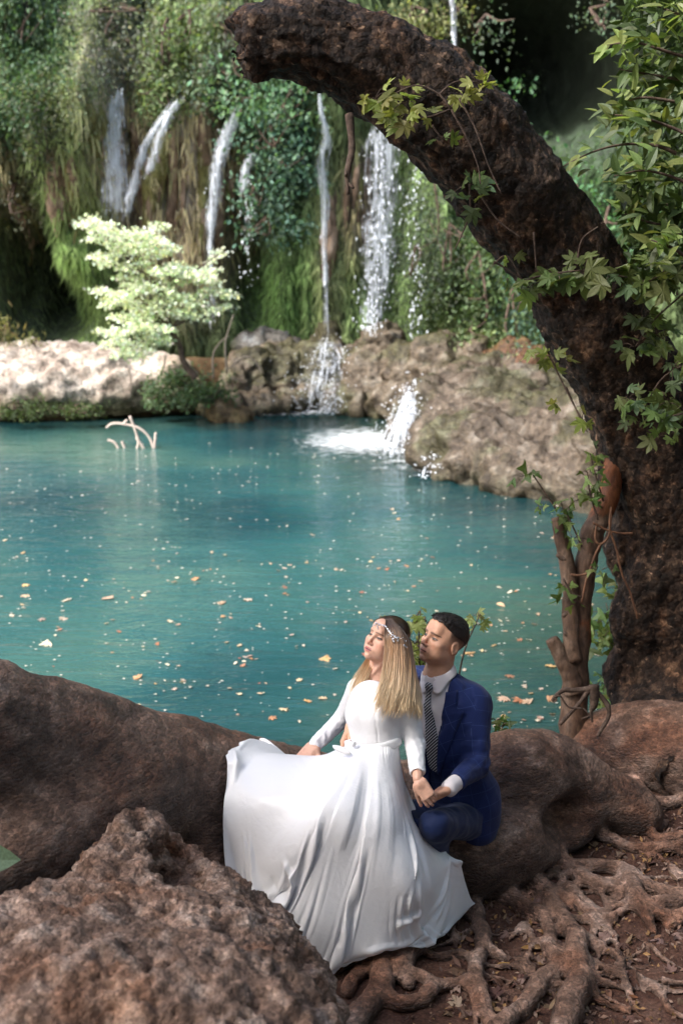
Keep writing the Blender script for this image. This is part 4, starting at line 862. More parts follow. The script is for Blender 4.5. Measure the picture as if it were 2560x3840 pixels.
def build_near_rock():
    f = Field((-.1, -.1, -.1), (.1, .1, .1), 0.0115)
    f.lo = np.array([-1.75, 1.3, -0.35]); f.n = np.ceil((np.array([0.75, 4.6, 1.45]) - f.lo) / f.h).astype(int) + 1
    f.D = np.full(f.n, 9.0, np.float32); f.I = np.zeros(f.n, np.int16); f.best = np.full(f.n, 9.0, np.float32)
    E = lambda s, r, k=0.16: f.ell(at(*s), r, k)
    E((545, 3280, 4.2), (.12, .16, .20)); E((500, 3480, 4.05), (.23, .3, .30)); E((700, 3540, 4.05), (.22, .3, .22)); E((860, 3620, 4.0), (.17, .28, .19)); E((980, 3740, 3.95), (.14, .24, .17))
    E((270, 3660, 3.85), (.27, .3, .24)); E((30, 3880, 3.65), (.36, .4, .26)); E((480, 3820, 3.6), (.48, .42, .36)); E((780, 3930, 3.6), (.34, .36, .28)); E((-220, 4000, 3.4), (.5, .5, .32)); E((300, 4100, 3.2), (.55, .5, .38)); E((700, 4200, 3.1), (.45, .45, .33)); E((1060, 3900, 3.8), (.15, .2, .18))
    f.ell(at(690, 3270, 4.0), (.10, .16, .10), 0.08, sub=True)
    V, Q, _ = f.mesh(); V = relax(V, Q, 1); N = vnormals(V, Q)
    pit = np.clip(noise(V * 17) - 0.22, 0, 1) + 0.7 * np.clip(noise(V * 34 + 5) - 0.25, 0, 1) + 0.8 * np.clip(noise(V * 8 + 2) - 0.3, 0, 1)
    ch = ridge(V * np.array([5, 5, 7]), 4)
    V = V + N * (0.05 * fbm(V * 2.4, 3) + 0.022 * ch + 0.014 * fbm(V * 13, 3) - 0.075 * pit - .03 * np.clip(noise(V * 52 + 3) - .2, 0, 1) + 0.006 * noise(V * 60))[:, None]
    c = (1.0 + 0.25 * fbm(V * 6, 3))[:, None] * np.ones(3); o = sstep(0.15, 0.5, fbm(V * 3.5 + 7, 3))[:, None]
    c = c * (1 - o) + o * c * np.array([1.05, 0.88, 0.76])
    add('boulder', V, Q, M_POROUS, None, c, True, (V[:, 0].mean(), V[:, 1].mean(), 0), label='rough pitted reddish boulder rising before the fallen trunk', cat='boulder')

def build_sapling():
    e = empty('sapling', ground_point(2150, 2720), 'cut dead young trunk with peeled orange top standing before the water', 'tree')
    def px(L, d): return [at(a, b, d) for a, b in L]
    k = 6.75 / F_PX; T = [(2150, 2900), (2152, 2600), (2165, 2450), (2172, 2300), (2190, 2150), (2215, 2020), (2270, 1890), (2298, 1790), (2318, 1675)]
    R = [56, 50, 44, 42, 42, 44, 42, 40, 40]
    v, q, t = tube(px(T, 6.75), [r * k for r in R], 70, 18, 0.16, 9); z = v[:, 2]
    fz = fbm(v * np.array([5, 5, 2.2]), 3); peel = ((fz > 0.05) & (z < 1.05)) ; top = z > at(0, 1925, 6.75)[2]
    c = np.where((top | (peel & (z > .35) & (z < .8)))[:, None], np.array([1.5, 0.85, 0.5]), np.array([.8, .72, .66]))
    m2 = earthy('peeled_wood', (0.055, 0.03, 0.02), (0.12, 0.075, 0.05), (0.24, 0.18, 0.14), 9, 0.7, 0.012, 0.65, 50, (1, 1, 0.4), True)
    add('trunk', v, [q, t], m2, e, c)
    for L, R2, nm in [([(2150, 2480), (2140, 2380), (2138, 2250), (2125, 2120), (2100, 2010), (2083, 1940)], [34, 30, 30, 28, 25, 20], 'branch'), ([(2152, 2600), (2135, 2530), (2105, 2470), (2065, 2395)], [42, 38, 30, 24], 'branch')]:
        v, q, t = tube(px(L, 6.70), [r * k for r in R2], 34, 12, 0.2, 11); add(nm, v, [q, t], m2, e, np.ones((len(v), 3)) * (np.array([0.8, 0.75, 0.7]) if 'x' else 1))
    for a, b in [((2125, 2300), (2108, 2312)), ((2120, 2100), (2085, 2080)), ((2140, 2390), (2112, 2370)), ((2250, 1985), (2225, 1975))]:
        v, q, t = tube(px([a, b], 6.68), [.02, .012], 5, 7); add('knot', v, [q, t], m2, e, np.ones((len(v), 3)) * 0.6)
    # thin vine loops
    bag = Bag()
    for L in [[(2220, 1960), (2280, 1990), (2330, 2000), (2370, 2000)], [(2235, 1970), (2230, 2020), (2250, 2040), (2280, 2010), (2290, 1930)], [(2250, 2040), (2230, 2080), (2210, 2140), (2195, 2180), (2180, 2260)], [(2140, 2155), (2170, 2158), (2200, 2150)], [(2290, 1900), (2285, 1980), (2310, 2060), (2330, 2150), (2360, 2220), (2390, 2320)]]:
        v, q, t = tube(px(L, 6.6), [.007] * len(L), 22, 5); bag.put(v, q, t, (1.2, .9, .7))
    bag.add('vine', m2, e)
    # tangled dead branch leaning at its foot
    e2 = empty('dead_branch', ground_point(2100, 2720), 'tangled dark dead branch with crooked limbs at the sapling foot', 'branch')
    cr = lambda L, d: [at(2050 + .3253 * a, 2500 + .3253 * b, d) for a, b in L]; kk = .3253 * 6.4 / F_PX
    for L, R2 in [([(540, 210), (545, 300), (540, 430), (505, 520), (520, 640)], [62, 60, 50, 22, 12]), ([(60, 400), (110, 330), (190, 268), (300, 272), (430, 262), (520, 250)], [22, 26, 28, 28, 30, 40]), ([(140, 670), (300, 500), (390, 400), (440, 320), (490, 270)], [22, 22, 24, 26, 30]),
                  ([(580, 290), (640, 370), (700, 450), (715, 540), (690, 620), (640, 700), (585, 800)], [26, 28, 30, 28, 26, 22, 16])]:
        v, q, t = tube(cr(L, 6.4), [r * kk for r in R2], 30, 10, 0.25, 18); add('limb', v, [q, t], M_TWIG, e2)
    bag = Bag()
    for L in [[(80, 350), (150, 340), (210, 430), (270, 475), (400, 480)], [(90, 330), (70, 370), (110, 380), (80, 410)], [(420, 480), (480, 560), (400, 600)]]:
        v, q, t = tube(cr(L, 6.36), [.005] * len(L), 16, 5); bag.put(v, q, t)
    bag.add('vine', M_TWIG, e2)

# ----------------------------------------------------------------- leaves
def star_leaf(lobes=5, cut=0.5, rng=None, curl=0.15, toothed=True):
    """lobed plane leaf outline as a fan, unit length along +Y, normal +Z"""
    rng = rng or np.random.default_rng(1); ang = np.linspace(-2.15, 2.15, lobes); L = np.array([0.62, 0.86, 1.0, 0.86, 0.62]) if lobes == 5 else np.array([0.7, 1.0, 0.7])
    pts = [(0.0, -0.05)]
    for i in range(lobes):
        a = ang[i] * 0.62; l_ = L[i] * rng.uniform(0.9, 1.08)
        if i > 0:
            am = (ang[i - 1] + ang[i]) / 2 * 0.62; pts.append((math.sin(am) * cut * 0.85, math.cos(am) * cut * 0.85))
        for da, f in ([(-0.26, 0.66), (-0.15, 0.80), (0.0, 1.0), (0.15, 0.80), (0.26, 0.66)] if toothed else [(-0.16, 0.7), (0, 1), (0.16, 0.7)]):
            pts.append((math.sin(a + da) * l_ * f, math.cos(a + da) * l_ * f))
    V = np.array([(x, y, 0) for x, y in pts]); V[:, 2] = -curl * (V[:, 0] ** 2 * 1.6 + 0.6 * V[:, 1] ** 2) + 0.05 * rng.normal(size=len(V)) * (np.abs(V[:, 0]) > .2) + 0.06 * np.abs(V[:, 0])
    c = np.array([[0, 0.22, 0.02]]); V = np.vstack([V, c]); n = len(pts)
    T = np.array([(n, (i + 1) % n, i) for i in range(n)])[:, ::-1]
    return V, T
def oval_leaf(w=0.42, curl=0.2, rng=None):
    y = np.array([0, .12, .35, .6, .82, 1.0]); ww = np.array([.02, .6, 1.0, .9, .5, .02]) * w / 2
    V = []; 
    for a, b in zip(y, ww): V += [(-b, a, b * 0.35 - curl * a * a), (0, a, -curl * a * a), (b, a, b * 0.35 - curl * a * a)]
    V = np.array(V); Q = []
    for i in range(5):
        for j in (0, 1): Q.append((i * 3 + j, i * 3 + j + 1, i * 3 + j + 4, i * 3 + j + 3))
    return V, np.array(Q)
def leaf_mesh(name, V, Fc, mat, c=(1, 1, 1)):
    col = np.ones((len(V), 3)) * np.array(c); return mesh_np(name, V, Fc, col, False, [mat])
def frame(p, d, n, s):
    """matrix with Y along d, Z near n, scale s, at p"""
    d = unit(d); n = np.asarray(n, float); x = unit(np.cross(d, n)); n = np.cross(x, d)
    M = Matrix(((x[0] * s, d[0] * s, n[0] * s, p[0]), (x[1] * s, d[1] * s, n[1] * s, p[1]), (x[2] * s, d[2] * s, n[2] * s, p[2]), (0, 0, 0, 1))); return M

LEAFLIB = {}
def leaf_lib():
    r = np.random.default_rng(8)
    def mk(key, fn, cols, mat, k=3):
        LEAFLIB[key] = [leaf_mesh('leaf', *fn(r), mat, c) for c in cols for _ in range(k)]
    mk('plane_bright', lambda r: star_leaf(5, .52, r, .18), [(0.32, 0.35, 0.10), (0.40, 0.40, 0.14), (0.27, 0.31, 0.10)], M_LEAF)
    mk('plane', lambda r: star_leaf(5, .52, r, .2), [(0.15, 0.20, 0.065), (0.19, 0.235, 0.085), (0.12, 0.17, 0.085)], M_LEAF)
    mk('plane_small', lambda r: star_leaf(3, .5, r, .25), [(0.13, 0.19, 0.06), (0.20, 0.25, 0.08), (0.09, 0.14, 0.045)], M_LEAF)
    mk('plane_pale', lambda r: star_leaf(5, .5, r, .2), [(0.30, 0.34, 0.12), (0.36, 0.38, 0.16)], M_LEAF)
    mk('laurel', lambda r: oval_leaf(r.uniform(.36, .46), r.uniform(.05, .25)), [(0.18, 0.235, 0.075), (0.24, 0.29, 0.09), (0.11, 0.15, 0.06)], M_LEAF)
    dry = leafy('dry_leaf', 0.12, 0.7)
    mk('dry', lambda r: star_leaf(5, r.uniform(.5, .85), r, r.uniform(-1.1, 1.2)), [(0.17, 0.095, 0.062), (0.23, 0.145, 0.11), (0.11, 0.06, 0.04), (0.27, 0.18, 0.14)], dry)
    mk('dry_oval', lambda r: oval_leaf(r.uniform(.3, .55), r.uniform(-.8, .9)), [(0.24, 0.13, 0.07), (0.17, 0.10, 0.065), (0.32, 0.17, 0.06)], dry)
    mk('float_orange', lambda r: star_leaf(5, .55, r, .12), [(0.38, 0.17, 0.08), (0.42, 0.23, 0.12)], dry)
    mk('float_pale', lambda r: star_leaf(5, .6, r, .1), [(0.44, 0.31, 0.21), (0.48, 0.39, 0.30)], dry)
    mk('float_oval', lambda r: oval_leaf(.5, .05), [(0.42, 0.28, 0.17), (0.46, 0.38, 0.29)], dry)

def sprig(name, label, cat, clusters, d, key, size, rng, stems=(), group=None, normal=(-.2, -.8, .6), base=None, spread=0.9):
    """clusters: list of (sx, sy, rx, ry, n); stems: polylines in photo pixels"""
    b = at(*(base or (clusters[0][0], clusters[0][1], d))); e = empty(name, b, label, cat, group)
    for S in stems:
        v, q, t = tube([at(p[0], p[1], d + (p[2] if len(p) > 2 else 0)) for p in S], np.linspace(.006, .003, len(S)), 5 * len(S), 5); add('stem', v, [q, t], M_TWIG, e)
    k = d / F_PX
    for sx, sy, rx, ry, n in clusters:
        bag = Bag(); root = at(sx, sy + ry * 0.15, d)
        for i in range(n):
            u = rng.normal(0, .55, 2); px, py = sx + np.clip(u[0], -1, 1) * rx, sy + np.clip(u[1], -1, 1) * ry
            p = at(px, py, d + rng.normal(0, .05)); dirv = np.array([u[0] * 1.1 + rng.normal(0, .4), rng.normal(0, .35) - .2, -u[1] * .6 - .35 + rng.normal(0, .35)])
            nn = np.array(normal) + rng.normal(0, spread * .8, 3); s = size * k * rng.uniform(.40, .85)
            me = LEAFLIB[key][rng.integers(len(LEAFLIB[key]))]; inst('leaf', me, frame(p, dirv, nn, s), e)
            pr = root * 0.75 + p * 0.25; v, q, t = tube([pr, (pr + p) / 2 + (0, 0, .01), p], [.0028, .002, .0015], 5, 4); bag.put(v, q, t, (1, 1.2, .7))
        bag.add('twig', M_TWIG, e)
    return e

def build_sprigs():
    r = np.random.default_rng(17); G = 'leafy sprouts on the leaning trunk'
    sprig('plane_sprout', 'bright yellow green maple like leaves sprouting across the arching trunk', 'leaves', [(1400, 370, 70, 40, 7), (1530, 370, 60, 50, 8), (1560, 440, 60, 45, 6), (1480, 440, 60, 40, 5)], 5.55, 'plane_bright', 100, r, [[(1690, 410), (1640, 350), (1560, 320), (1480, 350)], [(1690, 410), (1600, 440), (1500, 440)], [(1690, 410), (1750, 520), (1790, 620), (1800, 690)], [(1720, 370), (1780, 480), (1830, 620), (1880, 730)]], G)
    sprig('plane_sprout', 'small bright leaf spray on the upper edge of the arching trunk', 'leaves', [(1720, 340, 40, 45, 5), (1810, 320, 45, 40, 6)], 5.6, 'plane_bright', 90, r, [[(1640, 360), (1700, 310), (1770, 300)], [(1690, 400), (1760, 360), (1830, 320)]], G)
    sprig('plane_sprout', 'pair of green leaves at the trunk lower edge under the bright spray', 'leaves', [(1650, 525, 40, 15, 4)], 5.7, 'plane', 70, r, [[(1620, 470), (1640, 500), (1660, 520)]], G)
    sprig('plane_sprout', 'dark green leaves hanging under the arch on a long bare stem', 'leaves', [(1760, 690, 60, 35, 6), (1790, 760, 40, 40, 5)], 5.8, 'plane', 105, r, [[(1760, 690), (1760, 800), (1730, 880), (1705, 935)], [(1780, 700), (1860, 820), (1950, 890)]], G)
    sprig('plane_sprout', 'row of broad grey green leaves across the middle of the leaning trunk', 'leaves', [(1990, 1060, 60, 40, 7), (2090, 1030, 60, 40, 7), (2190, 1010, 60, 45, 8), (2290, 1020, 60, 50, 8)], 6.0, 'plane', 120, r, [[(1940, 1060), (2050, 1030), (2200, 1015), (2350, 1040)], [(1850, 980), (1900, 1010), (1960, 1050)], [(2000, 870), (2010, 1020)], [(2160, 1000), (2180, 900), (2240, 850)]], G)
    sprig('plane_sprout', 'single lobed leaves on a thin stem left of the leaning trunk', 'leaves', [(1910, 970, 35, 40, 3), (1900, 1050, 20, 20, 2)], 6.1, 'plane', 100, r, [[(1850, 990), (1900, 960), (1950, 1040)]], G)
    sprig('plane_sprout', 'yellow leaves drooping beside the trunk above the boulder slope', 'leaves', [(2010, 1320, 40, 30, 4), (2070, 1350, 40, 40, 5)], 6.3, 'plane_bright', 95, r, [[(2040, 1290), (2090, 1400), (2150, 1520), (2200, 1600)]], G)
    sprig('plane_sprout', 'few pale leaves low beside the trunk over the boulder slope', 'leaves', [(2090, 1530, 45, 25, 3), (2180, 1570, 30, 25, 3)], 6.4, 'plane_bright', 80, r, [[(2120, 1450), (2160, 1540), (2200, 1620)]], G)
    sprig('plane_sprout', 'mixed green leaves clinging to the right side of the thick trunk', 'leaves', [(2400, 1180, 60, 50, 8), (2480, 1260, 70, 50, 10), (2380, 1290, 50, 40, 7), (2520, 1370, 60, 60, 8), (2350, 1490, 40, 40, 7), (2420, 1580, 70, 40, 9), (2500, 1490, 60, 60, 9), (2510, 1620, 60, 50, 6)], 6.15, 'plane', 105, r, [[(2560, 1100), (2450, 1200), (2380, 1300)], [(2600, 1350), (2480, 1420), (2400, 1560)], [(2560, 1550), (2440, 1580), (2350, 1600)]], G)
    sprig('plane_sprout', 'silvery grey leaf spray over the trunk near the laurel', 'leaves', [(2500, 1000, 70, 60, 9), (2420, 1060, 50, 40, 7), (2540, 1110, 50, 50, 6)], 6.0, 'plane', 125, r, [[(2620, 980), (2520, 1010), (2400, 1070)]], G)
    sprig('plane_sprout', 'small curled leaves around the cut sapling', 'leaves', [(1975, 1775, 45, 30, 5), (2020, 1910, 45, 20, 4), (2110, 1910, 60, 50, 12), (2200, 1860, 50, 60, 10), (2210, 1770, 50, 40, 8), (2150, 2020, 50, 30, 7), (2240, 1700, 30, 30, 5)], 6.6, 'plane_small', 62, r, [[(2085, 1910), (2050, 1860), (2010, 1800), (1990, 1770)], [(2180, 2050), (2140, 1960), (2110, 1900)], [(2240, 1950), (2210, 1850), (2200, 1770)], [(2260, 1880), (2230, 1780), (2210, 1700)]], G, base=(2150, 2100, 6.6))
    sprig('plane_sprout', 'few tiny leaves half way up the thin sapling stem', 'leaves', [(2120, 2200, 30, 30, 4), (2140, 2250, 50, 25, 6), (2240, 2130, 60, 60, 6)], 6.6, 'plane_small', 58, r, [[(2110, 2170), (2140, 2220), (2180, 2240)]], G)
    sprig('waterside_bush', 'light green leafy bush growing between the sapling and the thick trunk', 'bush', [(2280, 2300, 60, 60, 14), (2330, 2200, 60, 50, 8), (2260, 2390, 60, 50, 16), (2340, 2400, 60, 60, 18), (2330, 2490, 70, 50, 20), (2270, 2550, 60, 60, 18), (2400, 2560, 60, 50, 16), (2300, 2640, 60, 50, 16), (2400, 2470, 60, 40, 12)], 7.15, 'plane_small', 74, r, [[(2330, 2720), (2320, 2560), (2300, 2400), (2270, 2260)], [(2360, 2700), (2400, 2540), (2420, 2460)], [(2370, 2720), (2372, 2560), (2330, 2480)]], None, base=(2340, 2720, 7.15))
    sprig('young_plane_shoot', 'pale yellow green leafy shoot rising between the bride and the groom', 'plant', [(1560, 2310, 30, 30, 6), (1580, 2360, 35, 25, 8), (1560, 2410, 45, 30, 12), (1590, 2440, 45, 30, 12), (1545, 2460, 40, 25, 10), (1600, 2330, 30, 30, 6), (1580, 2490, 40, 20, 7)], 5.75, 'plane_pale', 62, r, [[(1575, 2620), (1572, 2500), (1570, 2400), (1575, 2290)]], base=(1575, 2620, 5.75))
    sprig('young_plane_shoot', 'short pale leaf tuft sticking out behind the groom head', 'plant', [(1795, 2310, 25, 20, 4), (1785, 2345, 25, 15, 4)], 5.8, 'plane_pale', 58, r, [[(1690, 2720), (1735, 2460), (1795, 2310)]], base=(1690, 2720, 5.8))
    sprig('young_plane_shoot', 'small leaf tuft low behind the groom back beside the burl', 'plant', [(1865, 2700, 30, 25, 6), (1880, 2720, 30, 15, 4)], 6.1, 'plane_small', 55, r, [[(1850, 2780), (1865, 2700)]], base=(1850, 2780, 6.1))
    sprig('young_plane_shoot', 'single pale leaf showing above the bride tiara', 'plant', [(1425, 2318, 8, 6, 2)], 5.9, 'plane_pale', 48, r, [[(1440, 2420), (1425, 2330)]], base=(1440, 2420, 5.9))
    # big leaf reaching in beside the fallen trunk
    e = empty('broad_leaf_plant', at(-60, 3330, 3.9), 'large grey green leaf reaching out before the dark trunk hollow', 'plant'); me = leaf_mesh('leaf', *oval_leaf(.62, .15), M_LEAF, (0.16, 0.22, 0.14))
    inst('leaf', me, frame(at(-120, 3230, 3.9), (1, -.1, .12), (-.1, -.7, .6), .17), e)
    v, q, t = tube([at(-60, 3330, 3.9), at(-140, 3260, 3.9), at(-120, 3230, 3.9)], [.005, .004, .003], 10, 5); add('stem', v, [q, t], M_TWIG, e)

def build_laurel():
    r = np.random.default_rng(23)
    e = empty('laurel_bush', at(2700, 900, 6.0), 'glossy green laurel bush with oval leaves in the upper right', 'bush')
    br = [[(2700, 250), (2520, 200), (2380, 160), (2260, 170)], [(2700, 120), (2560, 60), (2450, 20)], [(2700, 420), (2520, 380), (2380, 370), (2250, 440)], [(2700, 560), (2520, 480), (2400, 440), (2290, 430)], [(2700, 680), (2500, 560), (2360, 540), (2220, 570), (2060, 650)], [(2700, 760), (2560, 680), (2420, 640), (2300, 660)], [(2700, 880), (2560, 800), (2440, 740), (2330, 740)], [(2640, 950), (2520, 860), (2420, 830), (2340, 800)], [(2700, 320), (2560, 300), (2440, 280), (2320, 260)], [(2620, 1000), (2520, 930), (2440, 900)], [(2700, 20), (2600, -40), (2480, -60)]]
    n = 0
    for i, L in enumerate(br):
        d0 = 5.7 + 0.5 * r.random(); P = [at(a, b, d0 + .15 * r.random()) for a, b in L]; v, q, t = tube(P, [.012, .009, .006, .003], 24, 6, .15, 15); add('branch', v, [q, t], M_TWIG, e)
        C = catmull(P, 40)
        for j in range(30):
            u = r.random() ** .8; p = C[int(u * 39)] + r.normal(0, 1, 3) * np.array([.055, .06, .055]) * (1.15 - .5 * u)
            dv = (C[-1] - C[0]) * .6 / np.linalg.norm(C[-1] - C[0]) + r.normal(0, .55, 3) + (0, -.1, -.1); inst('leaf', LEAFLIB['laurel'][r.integers(9)], frame(p, dv, (-.2 + r.normal(0, .4), -.5 + r.normal(0, .4), .9), r.uniform(.085, .135)), e); n += 1
    # inner foliage, darker: shade of the gaps put into the leaf colour
    m = 3000; c = np.array([at(r.uniform(2330, 2800), r.uniform(-150, 1050), r.uniform(6.0, 6.9)) for _ in range(m)]); keep = np.array([fbm(c * 2.2, 2)]).ravel() > -.25; c = c[keep]; m = len(c)
    v, t, cc = cards(c, r.uniform(.07, .12, m), np.array([0.06, 0.095, 0.03]) * r.uniform(.4, 1.5, (m, 1)), r, .5, .2, .45); add('inner_foliage', v, t, M_LEAF, e, cc, False, kind='stuff')

def build_pale_tree():
    r = np.random.default_rng(31); y = 22.6
    e = empty('pale_tree', aty(690, 1420, y + .3), 'slender pale yellow leafed tree leaning over the ledge', 'tree')
    T = [(735, 1420), (690, 1360), (675, 1300), (655, 1260), (640, 1230), (600, 1100), (520, 980), (400, 880)]
    bag = Bag(); k = y / F_PX
    v, q, t = tube([aty(a, b, y) for a, b in T], [.07, .06, .055, .05, .045, .035, .025, .012], 50, 8, .2, 6); add('trunk', v, [q, t], M_TWIG, e, np.ones((len(v), 3)) * .6)
    sprays = [((290, 830), (420, 850), 28), ((300, 850), (640, 915), 34), ((330, 905), (560, 930), 30), ((340, 960), (660, 940), 34), ((560, 870), (620, 850), 22), ((380, 1000), (560, 1000), 26), ((440, 1040), (820, 1010), 30), ((560, 1010), (800, 1040), 34), ((350, 1105), (640, 1090), 32), ((470, 1080), (820, 1050), 36), ((380, 1150), (700, 1130), 40), ((640, 1120), (880, 1100), 28), ((700, 1150), (870, 1165), 24), ((420, 1200), (720, 1170), 40), ((370, 1250), (640, 1230), 38), ((380, 1300), (620, 1290), 40), ((430, 1340), (580, 1330), 30), ((780, 980), (845, 940), 12), ((560, 1250), (640, 1280), 30), ((690, 1180), (780, 1200), 20)]
    V, Tt, C = [], [], []; kk = 0; bag = Bag()
    for a, b, th in sprays:
        a, b = np.array(a, float), np.array(b, float); ln = np.hypot(*(b - a)); m = int(ln * th / 15) + 55; u = r.random(m); o = np.sin(u * np.pi) ** .5
        sx = a[0] + (b[0] - a[0]) * u; sy = a[1] + (b[1] - a[1]) * u + 10 * np.sin(u * 9 + a[0]); dz = r.normal(0, .38, m)
        yy = y + r.uniform(-.5, .5) + dz; p = np.array([aty(sx[i], sy[i], yy[i]) for i in range(m)]); p[:, 2] += r.normal(0, .7, m) * th * k * .5 * o + .02; p[:, 0] += r.normal(0, .06, m)
        cc = np.array([0.54, 0.56, 0.40]) * r.uniform(.75, 1.2, (m, 1)) * (1 + r.normal(0, .06, (m, 3))); cc[:, 2] *= r.uniform(.7, 1.3, m)
        v, t, c = cards(p, r.uniform(.05, .10, m), np.clip(cc, 0, .9), r, .9, .1, .7); V.append(v); Tt.append(t + kk); C.append(c); kk += len(v)
        q0 = aty(640, 1230, y) if sy.mean() > 1050 else aty(600, 1100, y); v, q, t = tube([q0, aty(*((a + b) / 2), y), aty(*(a if a[0] < 450 else b), y)], [.02, .012, .006], 14, 5); bag.put(v, q, t)
    add('crown', np.concatenate(V), np.concatenate(Tt), leafy('pale_leaf', .4, .5, (1.0, 1.05, .85)), e, np.concatenate(C), False, kind='stuff'); bag.add('branch', M_TWIG, e)

def build_small_water_plants():
    r = np.random.default_rng(41)
    def bl(*L): return [(aty(a, b, y), (rx * y / F_PX, .3, ry * y / F_PX)) for a, b, rx, ry, y in L]
    shrub('bank_bush', 'low grey green bush overhanging the water at the ledge end', 'bush', bl((700, 1440, 130, 60, 24.0), (600, 1490, 60, 40, 23.7), (800, 1480, 80, 40, 23.8), (720, 1500, 60, 30, 23.4)), .09, (0.10, 0.15, 0.075), 2600)
    shrub('grass_tuft', 'dry pale grass tuft on the sunlit ledge', 'grass', bl((20, 1250, 40, 60, 25.2)), .16, (0.30, 0.28, 0.13), 160, droop=-1.5, ratio=.12)
    shrub('grass_tuft', 'small green grass tuft in a crack of the ledge', 'grass', bl((130, 1290, 22, 30, 24.6)), .14, (0.24, 0.27, 0.10), 90, droop=-1.5, ratio=.12)
    shrub('ledge_moss', 'dark moss patch hanging from the ledge foot', 'moss', bl((90, 1530, 130, 40, 22.9), (300, 1540, 90, 30, 22.9)), .06, (0.07, 0.10, 0.035), 1200)
    pale = plain('driftwood', (0.50, 0.40, 0.34), .8)
    e = empty('sunken_branch', atz(500, 1680, WATER), 'bleached twigs of a sunken branch poking out of the pool', 'branch'); d = 20.6
    y0 = atz(500, 1680, WATER)[1]
    for L in [[(580, 1690), (560, 1640), (520, 1605), (460, 1590), (420, 1590), (400, 1605)], [(460, 1592), (478, 1575)], [(488, 1560), (510, 1620), (520, 1660), (510, 1695)], [(405, 1650), (430, 1660), (450, 1690)], [(458, 1655), (472, 1690)], [(512, 1640), (545, 1690)], [(575, 1690), (585, 1640)], [(580, 1690), (583, 1640), (586, 1622)]]:
        v, q, t = tube([aty(a, b, y0) for a, b in L], [.024] * len(L), 6 * len(L), 6, .15, 9); add('twig', v, [q, t], pale, e)
    e = empty('bare_stem', aty(900, 1430, 25), 'bare curved grey stems standing by the dark rock', 'stem')
    for L in [[(850, 1400), (845, 1290), (860, 1230), (875, 1180)], [(800, 1420), (800, 1330), (830, 1280), (860, 1260)], [(860, 1380), (910, 1340), (950, 1350), (985, 1400)], [(620, 1330), (610, 1390), (580, 1430)], [(480, 1380), (490, 1430), (460, 1480), (440, 1490)]]:
        v, q, t = tube([aty(a, b, 24.2) for a, b in L], [.026, .02, .014, .01][:len(L)], 20, 6); add('stem', v, [q, t], plain('grey_stem', (0.26, 0.21, 0.17), .8) if 'grey_stem' not in bpy.data.materials else bpy.data.materials['grey_stem'], e)

